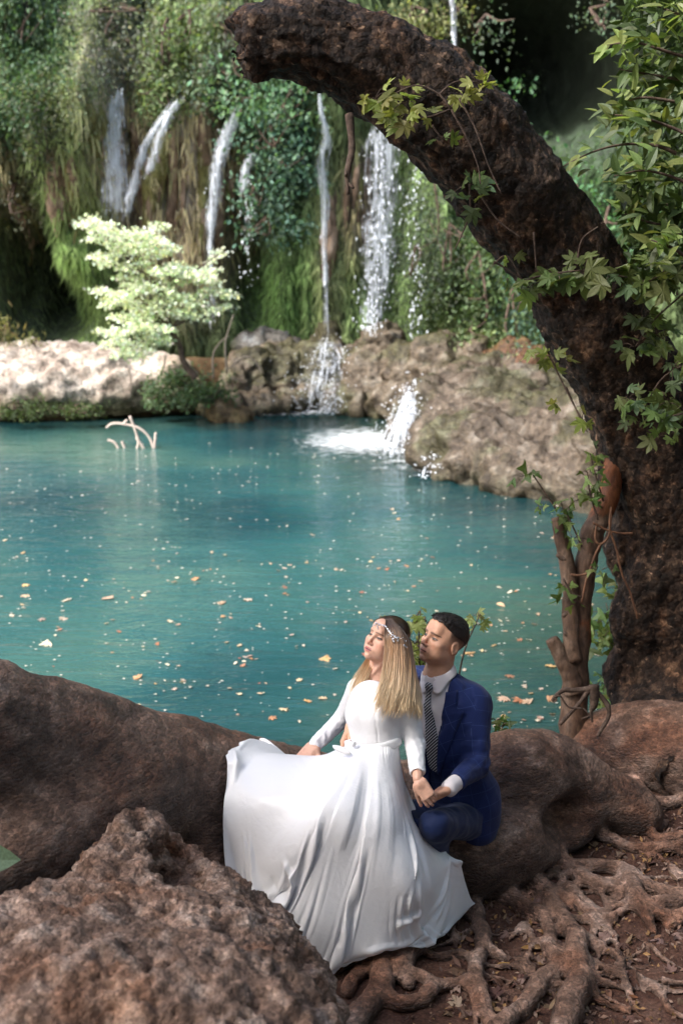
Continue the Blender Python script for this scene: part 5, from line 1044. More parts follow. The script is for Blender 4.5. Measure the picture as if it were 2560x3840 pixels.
def build_litter():
    r = np.random.default_rng(51)
    # leaves lying on the bank
    m = 0; tries = 0; spots = []
    while m < 290 and tries < 20000:
        tries += 1; sx, sy = r.uniform(1620, 2600), 2780 + (3860 - 2780) * r.random()
        if sx < 1900 and sy < 3400: continue
        if sx < 1700 and sy < 3500: continue
        p = ground_point(sx, sy)
        dens = .35 + .65 * sstep(-.2, .3, float(noise(p * 2.2)))
        if sx > 2250 and sy > 3620: dens *= .35
        if r.random() > dens: continue
        key = 'dry' if r.random() < .42 else 'dry_oval'
        me = LEAFLIB[key][r.integers(len(LEAFLIB[key]))]; a = r.uniform(0, 6.28); n = np.array([r.normal(0, .35), r.normal(0, .35) - .15, 1])
        inst('fallen_leaf', me, frame(p + (0, 0, r.uniform(.006, .022)), (math.cos(a), math.sin(a), r.normal(0, .2)), n, r.uniform(.022, .055) * (1.25 if key == 'dry' else 1)), None, label='curled dry lobed leaf on the soil among the roots' if key == 'dry' else 'narrow dry oval leaf on the soil among the roots', cat='leaf', group='dry lobed leaves on the bank' if key == 'dry' else 'dry oval leaves on the bank'); m += 1
    n = 14000; sx = r.uniform(1250, 2650, n); P = np.stack([r.uniform(.2, 3.3, n), r.uniform(3.7, 7.1, n)], -1); z = gz(P[:, 0], P[:, 1])
    P3 = np.stack([P[:, 0], P[:, 1], z + .012], -1); k = fbm(P3 * 2.2, 2) + r.normal(0, .2, n) > -.15; P3 = P3[k]; n = len(P3)
    tones = np.array([(0.20, 0.12, 0.08), (0.12, 0.07, 0.05), (0.28, 0.19, 0.14), (0.34, 0.20, 0.08), (0.08, 0.05, 0.04)])[r.integers(0, 5, n)]
    v, t, c = cards(P3, r.uniform(.008, .036, n), tones * r.uniform(.7, 1.3, (n, 1)), r, 1.6, 0.0, .5); v[:, 2] = np.maximum(v[:, 2], np.repeat(P3[:, 2], 4) - .008)
    o = add('leaf_litter', v, t, bpy.data.materials['dry_leaf'], None, c, False, kind='stuff'); tag(o, 'crumbled leaf litter scattered over the brown soil', 'leaf litter')
    # leaves on the pool
    hand = [(1212, 2465, 46, 'float_orange'), (255, 2250, 40, 'float_pale'), (400, 2245, 44, 'float_pale'), (90, 2230, 34, 'float_pale'), (100, 2190, 30, 'float_orange'), (150, 2320, 30, 'float_pale'), (240, 2315, 34, 'float_pale'), (190, 2410, 50, 'float_pale'), (525, 2540, 36, 'float_orange'), (840, 2260, 36, 'float_pale'), (930, 2245, 32, 'float_pale'), (740, 2170, 40, 'float_orange'), (1125, 2552, 24, 'float_pale'), (1360, 2455, 34, 'float_orange'), (1120, 2700, 26, 'float_oval'),
            (1900, 2615, 60, 'float_pale'), (1950, 2622, 46, 'float_orange'), (1990, 2630, 50, 'float_pale'), (2050, 2620, 44, 'float_orange'), (1770, 2450, 40, 'float_orange'), (1860, 2262, 44, 'float_oval'), (1210, 2620, 30, 'float_pale'), (1150, 2630, 30, 'float_orange'), (1060, 2655, 36, 'float_pale'), (1010, 2690, 34, 'float_orange'), (2060, 2500, 40, 'float_orange'), (1900, 2530, 36, 'float_orange')]
    lab = {'float_orange': ('orange fallen leaf floating on the teal pool', 'orange leaves on the pool'), 'float_pale': ('pale cream lobed leaf floating on the teal pool', 'pale leaves on the pool'), 'float_oval': ('small pale oval leaf floating on the teal pool', 'oval leaves on the pool')}
    def put(sx, sy, s, key):
        p = atz(sx, sy, WATER + .012)
        if gz(p[0], p[1]) > WATER - .03: return 0
        a = r.uniform(0, 6.28); me = LEAFLIB[key][r.integers(len(LEAFLIB[key]))]
        inst('floating_leaf', me, frame(p, (math.cos(a), math.sin(a), r.normal(0, .1)), (r.normal(0, .22), r.normal(0, .15) - .12, 1), s * p[1] / F_PX), None, label=lab[key][0], cat='leaf', group=lab[key][1]); return 1
    for h in hand: put(h[0], h[1], h[2] * 1.0, h[3])
    k = 0
    while k < 290:
        sx = r.uniform(0, 2240); sy = 1900 + 850 * r.random() ** 1.0
        if fbm(np.array([sx / 200, sy / 80, 0]), 2) < .10 + .25 * (sy < 2050): continue
        k += put(sx, sy, r.uniform(9, 22) * (.75 + .5 * (sy - 1900) / 850), ['float_orange', 'float_pale', 'float_oval', 'float_pale'][r.integers(4)])
    # leaf bits and seeds, plus a band of flecks standing in for ripple glints
    n = 620; bag = []; sx = r.uniform(-50, 2250, n); sy = 1760 + 960 * r.random(n) ** .85; gl = int(n * .22)
    sy[:gl] = 1880 - sx[:gl] * .12 + r.normal(0, 50, gl); P = np.array([atz(a, b, WATER + .012) for a, b in zip(sx, sy)]); keep = gz(P[:, 0], P[:, 1]) < WATER - .04; P = P[keep]; n = len(P)
    s = r.uniform(.004, .011, n) * (P[:, 1] / 11) ** .9; an = r.uniform(0, 6.28, n); V = []
    for i in range(6):
        q = an + i * np.pi / 3; V.append(P + np.stack([np.cos(q) * s * 1.6, np.sin(q) * s, 0 * s], -1))
    V.append(P + np.stack([0 * s, 0 * s, s * .5], -1)); V = np.stack(V, 1).reshape(-1, 3); T = (np.array([[i, (i + 1) % 6, 6] for i in range(6)])[None] + np.arange(n)[:, None, None] * 7).reshape(-1, 3)
    o = add('leaf_bits_glints', V, T, plain('fleck', (0.50, 0.44, 0.36), .6), None, None, True, kind='stuff'); tag(o, 'tiny pale leaf bits and seeds over the pool, with a band standing in for water glints', 'leaf bits')

def build_canopy():
    """the crowns of the bank trees: above the frame, they shade the bank and the couple"""
    r = np.random.default_rng(61)
    L = [('broad plane tree crown shading the bank from over the path', [((-5.4, 4.2, 8.2), (2.4, 2.2, 0.9)), ((-7.2, 2.0, 8.4), (2.0, 2.2, 0.9)), ((-3.4, 3.6, 8.0), (1.8, 2.0, 0.9)), ((-4.8, 1.2, 8.4), (2.4, 1.8, 0.9)), ((-6.2, 6.2, 8.4), (1.8, 1.4, .8)), ((-6.6, -.6, 8.3), (2.2, 1.6, .9)), ((-8.6, .6, 8.5), (1.8, 1.8, .9))], (-7.5, -1.0, 0.0)),
         ('tall tree crown shading the right bank behind the laurel', [((5.4, 8.5, 6.6), (2.2, 2.6, 1.8)), ((6.0, 4.5, 6.2), (2.2, 3.0, 2.2))], (7.0, 7.5, 0.2)),
         ('leafy tree crown over the path behind the viewer', [((2.5, -2.0, 7.2), (4.0, 3.0, 1.2)), ((5.5, 0.5, 6.4), (2.0, 3.0, 2.0)), ((-2.0, -2.0, 7.6), (2.6, 2.4, 1.0))], (3.0, -5.0, 0.0))]
    for lab, b, base in L:
        st = [([np.array(base), np.array(base) * (.8, .9, 1) + (0, 0, 3.0), np.array(b[0][0]) + (0, 0, .3)], [.28, .22, .08])] + [([np.array(base) + (0, 0, 3.0), (np.array(base) + np.array(q[0])) / 2 + (0, 0, 1.8), np.array(q[0])], [.16, .10, .04]) for q in b[1:]]
        shrub('canopy_tree', lab, 'tree', b, .20, (0.10, 0.16, 0.045), 5200 if 'broad' in lab else 8000, stem=st, base=base, up=.8, mat=M_FARLEAF, group=None)
    # the unseen wood around the viewer: dense crowns added to close off the sky behind and to the right
    W = [(-7.5, -4.5, 'tall dark crown standing behind the path beyond the left bank'), (-3.6, -6.0, 'wide dense crown of a tree behind the viewer path'), (0.6, -6.6, 'dense round crown of a tree over the back of the path'), (4.6, -5.6, 'leafy crown of a tree at the path bend'), (7.6, -2.0, 'bushy crown of a tree on the right slope above the path'), (8.2, 2.2, 'thick crown of a tree on the right slope behind the roots'), (8.6, 6.4, 'thick crown of a tree on the right bank behind the laurel')]
    for x, y, lab in W:
        base = np.array((x, y, 0.0)); shrub('canopy_tree', lab, 'tree', [((x, y, 3.0), (2.6, 2.0, 2.6)), ((x, y, 7.2), (2.6, 2.2, 2.4)), ((x, y + .8, 11.2), (2.6, 2.4, 2.4))], .36, (0.05, 0.08, 0.03), 4600, stem=[([base, base + (0, 0, 4), base + (.2, .5, 11.5)], [.24, .19, .06])], base=base, up=.6, mat=M_FARLEAF)
# ================================================================= THE COUPLE
def basis(f, u):
    f = unit(f); u = unit(np.asarray(u, float) - f * np.dot(u, f)); return np.stack([np.cross(-f, u), -f, u], 1)   # columns: left, back, up

def skin_mat(name, c):
    m, n, l, b, o = new_mat(name); k = noise_node(n, l, texco(n), 60, 4, 0.6)
    l.new(mix(n, l, vcol(n), ramp(n, l, k, [(0.3, 0.86), (0.7, 1.1)]), 0.6, 'MULTIPLY'), b.inputs['Base Color'])
    b.inputs['Roughness'].default_value = 0.48; b.inputs['Subsurface Weight'].default_value = 0.12; b.inputs['Subsurface Radius'].default_value = (0.02, 0.008, 0.004); b.inputs['Subsurface Scale'].default_value = 0.4
    b.inputs['Specular IOR Level'].default_value = 0.4
    return m

def build_head(male, size, R, C, skin, chest=None):
    """head and neck as one surface; local cm: x left, y back, z up, face at -y"""
    f = Field((-9.2, -12.4, -24), (9.2, 12.5, 12.6), 0.26); w = 1.0 if male else 0.93; j = 1.0 if male else 0.86
    f.ell((0, 1.3, 3.4), (7.5 * w, 9.3, 7.9), 0, id=1)
    f.ell((0, -2.9, -2.6), (6.1 * w, 5.7, 7.6), 3.0, id=1)
    f.ell((0, -3.9, -7.0), (5.0 * j, 4.3, 3.5), 2.5, id=1)
    f.ell((0, -7.3, -9.3), ((2.1 if male else 1.6), 1.5, 1.5), 1.8, id=1)
    for s in (-1, 1):
        f.ell((s * 5.1 * j, -1.2, -6.2), (1.6, 2.6, 2.2), 2.5, id=1)                    # jaw corner
        f.ell((s * 4.5 * w, -5.7, -2.0), (2.1, 2.0, 1.6), 2.0, id=1); f.ell((s * 3.9 * w, -4.6, -5.0), (2.3, 2.4, 2.6), 2.6, id=1)   # cheek
    f.cone((-3.0 * w, -7.6, 2.2), (3.0 * w, -7.6, 2.2), 1.25 if male else 1.0, 1.25 if male else 1.0, 1.6, id=1)   # brow
    f.ell((0, -6.6, 5.2), (4.6 * w, 2.6, 3.6), 2.2, id=1)                               # forehead
    for s in (-1, 1):
        f.ell((s * 3.15 * w, -9.0, 0.2), (1.75, 1.45, 1.15), 1.3, sub=True)             # eye socket
        f.ell((s * 3.15 * w, -7.0, 0.15), (1.42, 1.32, 1.22), 0.35, id=1)               # lids over the eye
        f.ell((s * 1.05, -9.0, -3.6), (0.72, 0.85, 0.6), 0.5, id=1)                     # nostril wing
    f.cone((0, -8.3, 1.2), (0, -10.3 if male else -9.9, -2.9), 0.62, 0.85 if male else 0.72, 1.0, id=1)            # nose
    f.ell((0, -10.3 if male else -9.95, -3.1), (0.85, 0.8, 0.72), 0.6, id=1)
    f.ell((0, -7.7, -6.2), (2.7, 1.5, 2.0), 1.3, id=1)                                  # mouth mound
    f.cone((-1.9, -8.3, -6.05), (0, -9.15, -5.75), 0.22, 0.42, 0.35, id=1); f.cone((1.9, -8.3, -6.05), (0, -9.15, -5.75), 0.22, 0.42, 0.35, id=1)
    f.cone((-1.3, -8.5, -6.75), (1.3, -8.5, -6.75), 0.42, 0.42, 0.4, id=1); f.ell((0, -8.95, -6.8), (1.2, .5, .48), 0.4, id=1)
    f.ell((0, -9.3, -8.1), (1.8, .7, .45), 0.6, sub=True)                               # hollow under the lip
    for s in (-1, 1):                                                                   # ears
        Re = np.array([[1, 0, 0], [0, .97, .24], [0, -.24, .97]]).T
        f.ell((s * 7.3 * w, 1.6, -0.9), (.75, 1.9, 3.1), 0.5, Re, id=2); f.ell((s * 8.0 * w, 1.2, -0.6), (.5, 1.15, 1.9), 0.4, Re, sub=True)
        f.ell((s * 7.35 * w, .4, -1.6), (.55, .6, .7), 0.3, id=2)
    nr = 5.9 if male else 4.55
    f.cone((0, 1.6, -5), (0, 3.6, -15.5), nr * 0.98, nr * 1.03, 2.0, id=3)
    if chest is None: f.cone((0, 3.6, -15.5), (0, 4.5, -19), nr * 1.03, nr * 1.0, 1.5, id=3)
    else:
        f.cone((-5, 4.6, -20), (5, 4.6, -20), 3.4, 3.4, 3.5, id=3); f.ell((0, 2.6, -21), (6.4, 4.6, 3.6), 3.0, id=3)
        for s in (-1, 1): f.cone((s * 4.2, -.4, -8), (s * 1.0, -1.4, -17.5), .7, .6, 1.4, id=3)
    if male: f.ell((0, -2.4, -12.0), (.9, 1.0, 1.0), 1.0, id=3)
    V, Q, ids = f.mesh(); V = relax(V, Q, 1, 0.35)
    # ---- paint
    x, y, z = V[:, 0], V[:, 1], V[:, 2]; c = np.ones((len(V), 3)) * np.array(skin)
    def blend(mask, col): 
        nonlocal c
        mk = np.clip(mask, 0, 1)[:, None]; c = c * (1 - mk) + mk * np.array(col)
    front = (y < -4)
    g = lambda cx, cy, rx, ry: np.exp(-(((np.abs(x) - cx) / rx) ** 2 + ((z - cy) / ry) ** 2))
    blend((.18 if male else .40) * g(4.6, -3.0, 2.0, 1.6) * front, np.array(skin) * (1.1, .68, .62))
    blend(.5 * np.exp(-((x / 1.2) ** 2 + ((z + 3.2) / 1.2) ** 2)) * (y < -8.3), np.array(skin) * (1.05, .7, .66))
    lip = (0.40, 0.12, 0.11) if not male else (0.38, 0.15, 0.12)
    ul = sstep(.34, .18, np.abs(z + 5.72 + 0.11 * np.abs(x)) - .26) * sstep(2.25, 1.9, np.abs(x)) * (y < -7.6); ll = sstep(.40, .22, np.abs(z + 6.72 - .05 * np.abs(x)) - .28) * sstep(2.0, 1.5, np.abs(x)) * (y < -7.6)
    blend(ul * (1 if not male else .7), lip); blend(ll * (1 if not male else .65), np.array(lip) * 1.25)
    blend(sstep(.34, .14, np.abs(z + 6.28 + .05 * np.abs(x))) * sstep(2.5, 2.1, np.abs(x)) * (y < -7.4), (0.07, 0.022, 0.02))
    ex = (np.abs(x) - 3.15 * w); op = .52 if male else .42
    almond = np.sqrt(np.maximum(0, 1 - (ex / 1.55) ** 2)); up_e = .12 + op * almond; dn_e = .12 - op * .75 * almond
    inside = (z < up_e) & (z > dn_e) & (np.abs(ex) < 1.55) & (y < -6)
    gaze = -0.25 * np.sign(x) * 0
    blend(inside * 1.0, (0.34, 0.29, 0.27)); blend(inside * (np.hypot(ex - gaze, z - .16) < .78), (0.05, 0.06, 0.05)); blend(inside * (np.hypot(ex - gaze, z - .16) < .3), (.01, .01, .01))
    lash = sstep(.34, .12, np.abs(z - up_e)) * (np.abs(ex) < 1.7) * (y < -5.6); blend(lash * (.95 if not male else .75), (0.02, 0.013, 0.01))
    blend(sstep(.26, .10, np.abs(z - dn_e)) * (np.abs(ex) < 1.5) * (y < -6) * .45, (0.09, 0.045, 0.035))
    bz = 2.1 + .22 * np.cos(ex * .9) - .05 * ex; bw = 1.0 if male else .72; brow = sstep(.58 * bw, .26 * bw, np.abs(z - bz) * (1 + .25 * np.maximum(ex, 0))) * sstep(2.4, 1.9, np.abs(ex + .05)) * (y < -4.8); blend(brow * .80, (0.035, 0.02, 0.014) if male else (0.07, 0.04, 0.025))
    blend(.85 * np.exp(-(((np.abs(x) - .85) / .35) ** 2 + ((z + 4.15) / .25) ** 2)) * (y < -8.2), (.07, .025, .02))
    if male:
        st = sstep(-3.5, -6.5, z) * (y < 2) * sstep(-24, -9, z) * (ids != 2); blend(.02 * st, (.12, .09, .08))
        side = (ids != 2) * sstep(-1.8, 4.2, z + .12 * (y - 2)) * sstep(-3.6, -2.0, y); nape = (ids != 2) * sstep(4.5, 6.2, y) * sstep(-8, 1, z)
        blend(np.maximum(side, nape) * .9, (0.02, 0.014, 0.011))
    else: blend((y > -1) * (z > -7) * 1.0, (0.06, 0.035, 0.022))
    W = (V * (size / 22.4)) @ R.T + C
    return W, Q, c, V

def hand(bag, W, d, n, left, L, skin, curls, spread=0.12, thumb=(0.55, 0.75, 0.15), tcurl=0.3, arm=None):
    """palm and five fingers as one surface, added to bag. curls: four (base, mid, tip) bends"""
    d = unit(d); n = unit(np.asarray(n, float) - d * np.dot(n, d)); t = np.cross(n, d) if left else np.cross(d, n)   # thumb side
    h = 0.0022; k = L / 0.185; f = Field(W - 0.24 * k, W + 0.24 * k, h)
    R = np.stack([t, n, d], 1)
    A_ = d if arm is None else unit(arm); f.cone(W - A_ * .045 * k, W + d * .012 * k, .0245 * k, .0255 * k, 0, flat=(n, .8))
    f.box(W + d * .052 * k - t * .003 * k, (.0385 * k, .0125 * k, .050 * k), .0115 * k, .018 * k, R)
    f.ell(W + d * .034 * k + t * .026 * k + n * .007 * k, (.017 * k, .016 * k, .034 * k), .014 * k, R)   # ball of the thumb
    f.ell(W + d * .03 * k - t * .024 * k + n * .006 * k, (.014 * k, .013 * k, .034 * k), .012 * k, R)
    fl = [.074, .083, .077, .060]; off = [.030, .010, -.0105, -.030]; rr = [.0092, .0095, .009, .0078]; tips = []
    for i in range(4):
        p = W + d * (.098 - .006 * abs(i - 1.2)) * k + t * off[i] * k - n * .002 * k; a = 0.0; dd = d + t * spread * (1.2 - i) * .8; dd = unit(dd)
        for q, fr in enumerate((.46, .30, .24)):
            a += curls[i][q]; v = unit(dd * math.cos(a) + n * math.sin(a)); p2 = p + v * fl[i] * fr * k
            r1 = rr[i] * k * (1 - .10 * q); f.cone(p, p2, r1 * 1.04, r1 * .9, .006 * k if q == 0 else .003 * k); p = p2
        tips.append((p, v))
    p = W + d * .024 * k + t * .034 * k + n * .008 * k; v = unit(d * thumb[0] + t * thumb[1] + n * thumb[2])
    for q, (ln, r1) in enumerate(((.042, .0125), (.033, .0108), (.026, .0098))):
        if q: v = unit(v + (d * .6 - t * .55 + n * .25) * tcurl)
        p2 = p + v * ln * k; f.cone(p, p2, r1 * k, r1 * .9 * k, .010 * k if q == 0 else .003 * k); p = p2
    tips.append((p, v))
    V, Q, ids = f.mesh(); V = relax(V, Q, 1, .4); c = np.ones((len(V), 3)) * np.array(skin)
    c = c * (1 + .10 * noise(V * 90)[:, None])
    for p, v in tips:
        dn = np.linalg.norm(V - p, axis=1); c = np.where((dn < .014 * k)[:, None], c * (1.05, .86, .84), c)
    bag.put(V, Q, None, c)
    return tips

class Local:
    """SDF grid in a turned frame"""
    def __init__(s, O, R): s.O = np.asarray(O, float); s.R = R
    def to(s, P): return (np.asarray(P, float) - s.O) @ s.R
    def back(s, V): return V @ s.R.T + s.O

def check_mat(name, base, line, cell=.064, lw=.026, rough=.75, sheen=.1):
    m, n, l, b, o = new_mat(name); sp = n.new('ShaderNodeSeparateColor'); l.new(vcol(n, 'Pat'), sp.inputs[0]); ws = []
    for i in (0, 1):
        fr = mth(n, l, 'FRACT', mth(n, l, 'DIVIDE', sp.outputs[i], cell)); ws.append(mth(n, l, 'LESS_THAN', fr, lw))
    k = mth(n, l, 'MAXIMUM', ws[0], ws[1]); fine = noise_node(n, l, texco(n), 300, 2)
    c = mix(n, l, mix(n, l, base, ramp(n, l, fine, [(.3, .8), (.7, 1.2)]), .6, 'MULTIPLY'), line, mth(n, l, 'MULTIPLY', k, .42))
    l.new(c, b.inputs['Base Color']); b.inputs['Roughness'].default_value = rough; b.inputs['Sheen Weight'].default_value = sheen; b.inputs['Specular IOR Level'].default_value = .25
    bump(n, l, b, noise_node(n, l, texco(n), 9, 3, .5, .8), .25, .02); return m

def limb_uv(P, a, b, r):
    ab = b - a; L = np.linalg.norm(ab); t = (P - a) @ (ab / L); x = unit(np.cross(ab, (0.3, 1, 0.2))); y = np.cross(ab / L, x); q = P - a; return np.arctan2(q @ y, q @ x) * r, t

# ----------------------------------------------------------------- groom
def build_groom():
    SK = (0.60, 0.325, 0.21)
    e = empty('person', at(1720, 3300, 5.2) * (1, 1, 0) + (0, 0, .05), 'seated man in a blue checked suit and striped tie holding a hand', 'person')
    hc = at(1662, 2404, 5.25); Rh = basis((-.83, -.48, .40), (.16, .05, 1)); HS = .224 / 22.4
    pel = at(1715, 3040, 5.34); nk = at(1688, 2535, 5.37); upv = unit(nk - pel)
    fm = unit((-.57, -.82, 0)); R = basis(fm, upv); O = pel; Lc = Local(O, R); J = {}
    for k_, p in dict(shL=(1780, 2635, 5.25), shR=(1556, 2565, 5.50), elL=(1786, 2870, 5.15), wrL=(1692, 2948, 4.97), elR=(1425, 2690, 5.45), wrR=(1335, 2706, 5.13), hipL=(1748, 3075, 5.26), hipR=(1640, 3040, 5.36), knL=(1632, 3095, 4.90), knR=(1500, 3080, 4.95), anL=(1640, 3230, 5.16), anR=(1560, 3230, 5.18), neck=(1688, 2535, 5.37)).items():
        J[k_] = Lc.to(at(*p))
    zn = J['neck'][2]; cb = Lc.to((hc + Rh @ (np.array((0, 2.6, -11.0)) * HS))[None])[0]; cl = Lc.to((hc + Rh @ (np.array((0, 3.8, -15.5)) * HS))[None])[0]
    def torso(f, g):
        f.ell((0, .01, zn * .70), (.168 + g, .112 + g, .20 + g), 0, id=1); f.ell((0, .0, zn * .42), (.150 + g, .118 + g, .20 + g), .10, id=1); f.ell((0, .02, .02), (.165 + g, .135 + g, .15 + g), .08, id=1)
        f.cone(J['shR'] + (.02, 0, -.012), J['shL'] + (-.02, 0, -.012), .062 + g, .062 + g, .06, id=1)
        f.cone((0, .02, zn - .03), J['shL'] + (-.05, 0, .012), .06 + g, .045 + g, .05, id=1); f.cone((0, .02, zn - .03), J['shR'] + (.05, 0, .012), .06 + g, .045 + g, .05, id=1)
    lo, hi = np.array((-.60, -.80, -.42)), np.array((.50, .42, zn + .12))
    # ---- jacket
    f = Field(lo, hi, .0065); torso(f, .020)
    f.cone(J['shL'], J['elL'], .066, .053, .035, id=2); f.cone(J['elL'], J['wrL'], .052, .040, .02, id=3)
    f.cone(J['shR'], J['elR'], .071, .056, .035, id=4); f.cone(J['elR'], J['wrR'], .055, .041, .02, id=5)
    f.cone((.08, .04, .06), J['hipL'] + (.0, .05, -.07), .095, .085, .07, id=1); f.cone((-.08, .04, .06), J['hipR'] + (-.0, .05, -.06), .095, .08, .07, id=1)
    ztop, zbut = zn + .03, zn * .36
    def wedge(P):
        w = np.interp(P[..., 2], [-.3, zbut - .12, zbut, zn - .06, ztop + .06], [.10, .055, .022, .082, .085]); return np.maximum(np.maximum(np.abs(P[..., 0] + .005) - w, P[..., 1] + .0), -.6 - P[..., 1]).astype(np.float32)
    f.op(wedge, (-.15, -.3, -.35), (.15, .02, zn + .12), .008, sub=True)
    f.cone(cl + (0, 0, -.01), cb + (0, -.01, .06), .068, .084, .006, sub=True)
    f.cone(J['wrL'] + unit(J['wrL'] - J['elL']) * .0, J['wrL'] + unit(J['wrL'] - J['elL']) * .1, .05, .05, 0, sub=True); f.cone(J['wrR'], J['wrR'] + unit(J['wrR'] - J['elR']) * .1, .05, .05, 0, sub=True)
    V, Q, ids = f.mesh(); V = relax(V, Q, 2, .5); N = vnormals(V, Q)
    wd = wedge(V); onf = (V[:, 1] < .01) & (ids == 1) & (N[:, 1] < .4)
    lapw = np.interp(V[:, 2], [zbut, zn * .62, zn * .80, zn * .86, zn], [.0, .055, .085, .055, .06]); lap = onf * sstep(lapw, lapw - .006, wd) * (V[:, 2] > zbut)
    V = V + N * (.0 * lap)[:, None]
    # cloth wrinkles: at the elbows, armpits and waist
    for a, b, amp in ((J['elL'], .13, .010), (J['elR'], .13, .008), (J['wrL'], .09, .006)):
        dq = np.linalg.norm(V - a, axis=1); V = V + N * (amp * np.exp(-(dq / b) ** 2) * noise(V * np.array([22, 22, 34]) + 2))[:, None]
    V = V + N * (.0055 * fbm(V * np.array([9, 9, 6]), 2) * (ids == 1) * (1 - lap) + .003 * noise(V * 18))[:, None]
    u = np.where(ids == 1, np.arctan2(V[:, 0], -V[:, 1]) * .17, 0); v = np.where(ids == 1, V[:, 2], 0)
    for i, (a, b) in {2: ('shL', 'elL'), 3: ('elL', 'wrL'), 4: ('shR', 'elR'), 5: ('elR', 'wrR')}.items():
        uu, vv = limb_uv(V, J[a], J[b], .055); u = np.where(ids == i, uu, u); v = np.where(ids == i, vv, v)
    blue = check_mat('blue_check_wool', (0.004, 0.013, 0.075), (0.06, 0.10, 0.24))
    jk = add('jacket', Lc.back(V), Q, blue, e, None, True, uv=np.stack([u + 2, v + 2], -1))
    zl = np.linspace(zbut + .01, zn * .97, 26)
    for sgn in (-1, 1):
        rows = []
        for z_ in zl:
            w_ = np.interp(z_, [-.3, zbut - .12, zbut, zn - .06, ztop + .06], [.10, .055, .022, .082, .085]) - .004; lw_ = np.interp(z_ / zn, [zbut / zn, .62, .84, .845, .88, .97], [.006, .058, .088, .050, .050, .040]); iz = int(round((z_ - f.lo[2]) / f.h)); row = []
            for q_ in np.linspace(0, 1, 7):
                x_ = sgn * (w_ + lw_ * q_); ix = int(round((x_ - f.lo[0]) / f.h)); cc_ = np.where(f.D[ix, :, iz] < .002)[0]; row.append((x_, (f.lo[1] + f.h * cc_[0] if len(cc_) else -.1), z_))
            row = np.array(row); row[:, 1] = np.poly1d(np.polyfit(row[:, 0], row[:, 1], 2))(row[:, 0]) - .009; rows.append(row)
        rows = np.array(rows)
        for _ in range(3): rows[1:-1, :, 1] = (rows[:-2, :, 1] + rows[1:-1, :, 1] * 2 + rows[2:, :, 1]) / 4
        ii = np.arange(25)[:, None] * 7; jj = np.arange(6)[None]; lo_ = add('lapel', Lc.back(rows.reshape(-1, 3)), np.stack([ii + jj, ii + jj + 1, ii + jj + 8, ii + jj + 7], -1).reshape(-1, 4), blue, jk, None, True, uv=np.stack([rows[..., 0].ravel() * .8 + rows[..., 2].ravel() * .35 + 2, rows[..., 2].ravel() * .9 - rows[..., 0].ravel() * .3 + 2], -1)); md = lo_.modifiers.new('thickness', 'SOLIDIFY'); md.thickness = .005; md.offset = 0
    # ---- waistcoat, shirt, tie
    navy = check_mat('navy_check_wool', (0.006, 0.014, 0.058), (0.05, 0.09, 0.22)); shirt = plain('shirt_cotton', (0.72, 0.66, 0.66), .8, .3)
    f = Field(lo, hi, .007); torso(f, .009)
    def vneck(P):
        w = np.interp(P[..., 2], [zn * .42, zn * .48, zn, zn + .2], [-.01, .0, .105, .16]); return np.maximum(np.abs(P[..., 0]) - w, P[..., 1] - .02).astype(np.float32)
    f.op(vneck, (-.2, -.3, zn * .38), (.2, .05, zn + .15), .004, sub=True); f.op(lambda P: (zn * .93 - P[..., 2]).astype(np.float32), (-.4, -.3, zn * .9), (.4, .3, zn + .15), 0, sub=True)
    V, Q, ids = f.mesh(); V = relax(V, Q, 1); add('waistcoat', Lc.back(V), Q, navy, e, None, True, uv=np.stack([np.arctan2(V[:, 0], -V[:, 1]) * .16 + 2, V[:, 2] + 2], -1))
    f = Field(lo, hi, .006); torso(f, .0); f.cone(J['elL'], J['wrL'] + unit(J['wrL'] - J['elL']) * .020, .036, .034, .02); f.cone(J['elR'], J['wrR'] + unit(J['wrR'] - J['elR']) * .020, .036, .034, .02)
    f.cone(cl + (0, 0, -.02), cb * .6 + cl * .4, .0655, .063, .01); f.cone(cl + (0, -.008, -.015), (0, -.025, zn * .86), .064, .078, .04)
    f.cone(cb * .75 + cl * .25, cb + (0, -.02, .12), .075, .085, 0, sub=True)
    V, Q, ids = f.mesh(); V = relax(V, Q, 1); N = vnormals(V, Q); V = V + N * (.004 * noise(V * np.array([20, 20, 7])))[:, None]; sh_o = add('shirt', Lc.back(V), Q, shirt, e)
    th = np.linspace(.16, 2 * np.pi - .16, 60); fr_ = np.exp(-((np.minimum(th, 2 * np.pi - th) - .42) / .40) ** 2)          # the two points at the front
    rows = []
    for k_ in range(7):
        q_ = k_ / 6; rad = .0645 + (.012 + .020 * fr_) * q_ ** .7; cz_ = cb * .62 + cl * .38; zz = cz_[2] + .004 - .020 * np.cos(th) - (.034 + .034 * fr_) * q_; rows.append(np.stack([cz_[0] + np.sin(th) * rad, cz_[1] + .012 * q_ * 0 - np.cos(th) * rad * (1 + .10 * fr_ * q_), zz], -1))
    rows = np.array(rows); ii = np.arange(6)[:, None] * 60; jj = np.arange(59)[None]
    co = add('collar', Lc.back(rows.reshape(-1, 3)), np.stack([ii + jj, ii + jj + 1, ii + jj + 61, ii + jj + 60], -1).reshape(-1, 4), shirt, sh_o); md = co.modifiers.new('thickness', 'SOLIDIFY'); md.thickness = .003
    SF = f
    def front(z):
        ix = int(round(-SF.lo[0] / SF.h)); iz = int(round((z - SF.lo[2]) / SF.h)); c_ = np.where(SF.D[ix, :, iz] < 0)[0]; return SF.lo[1] + SF.h * c_[0] - .009
    f = Field((-.10, -.28, zn * .2), (.10, .02, zn + .08), .003)
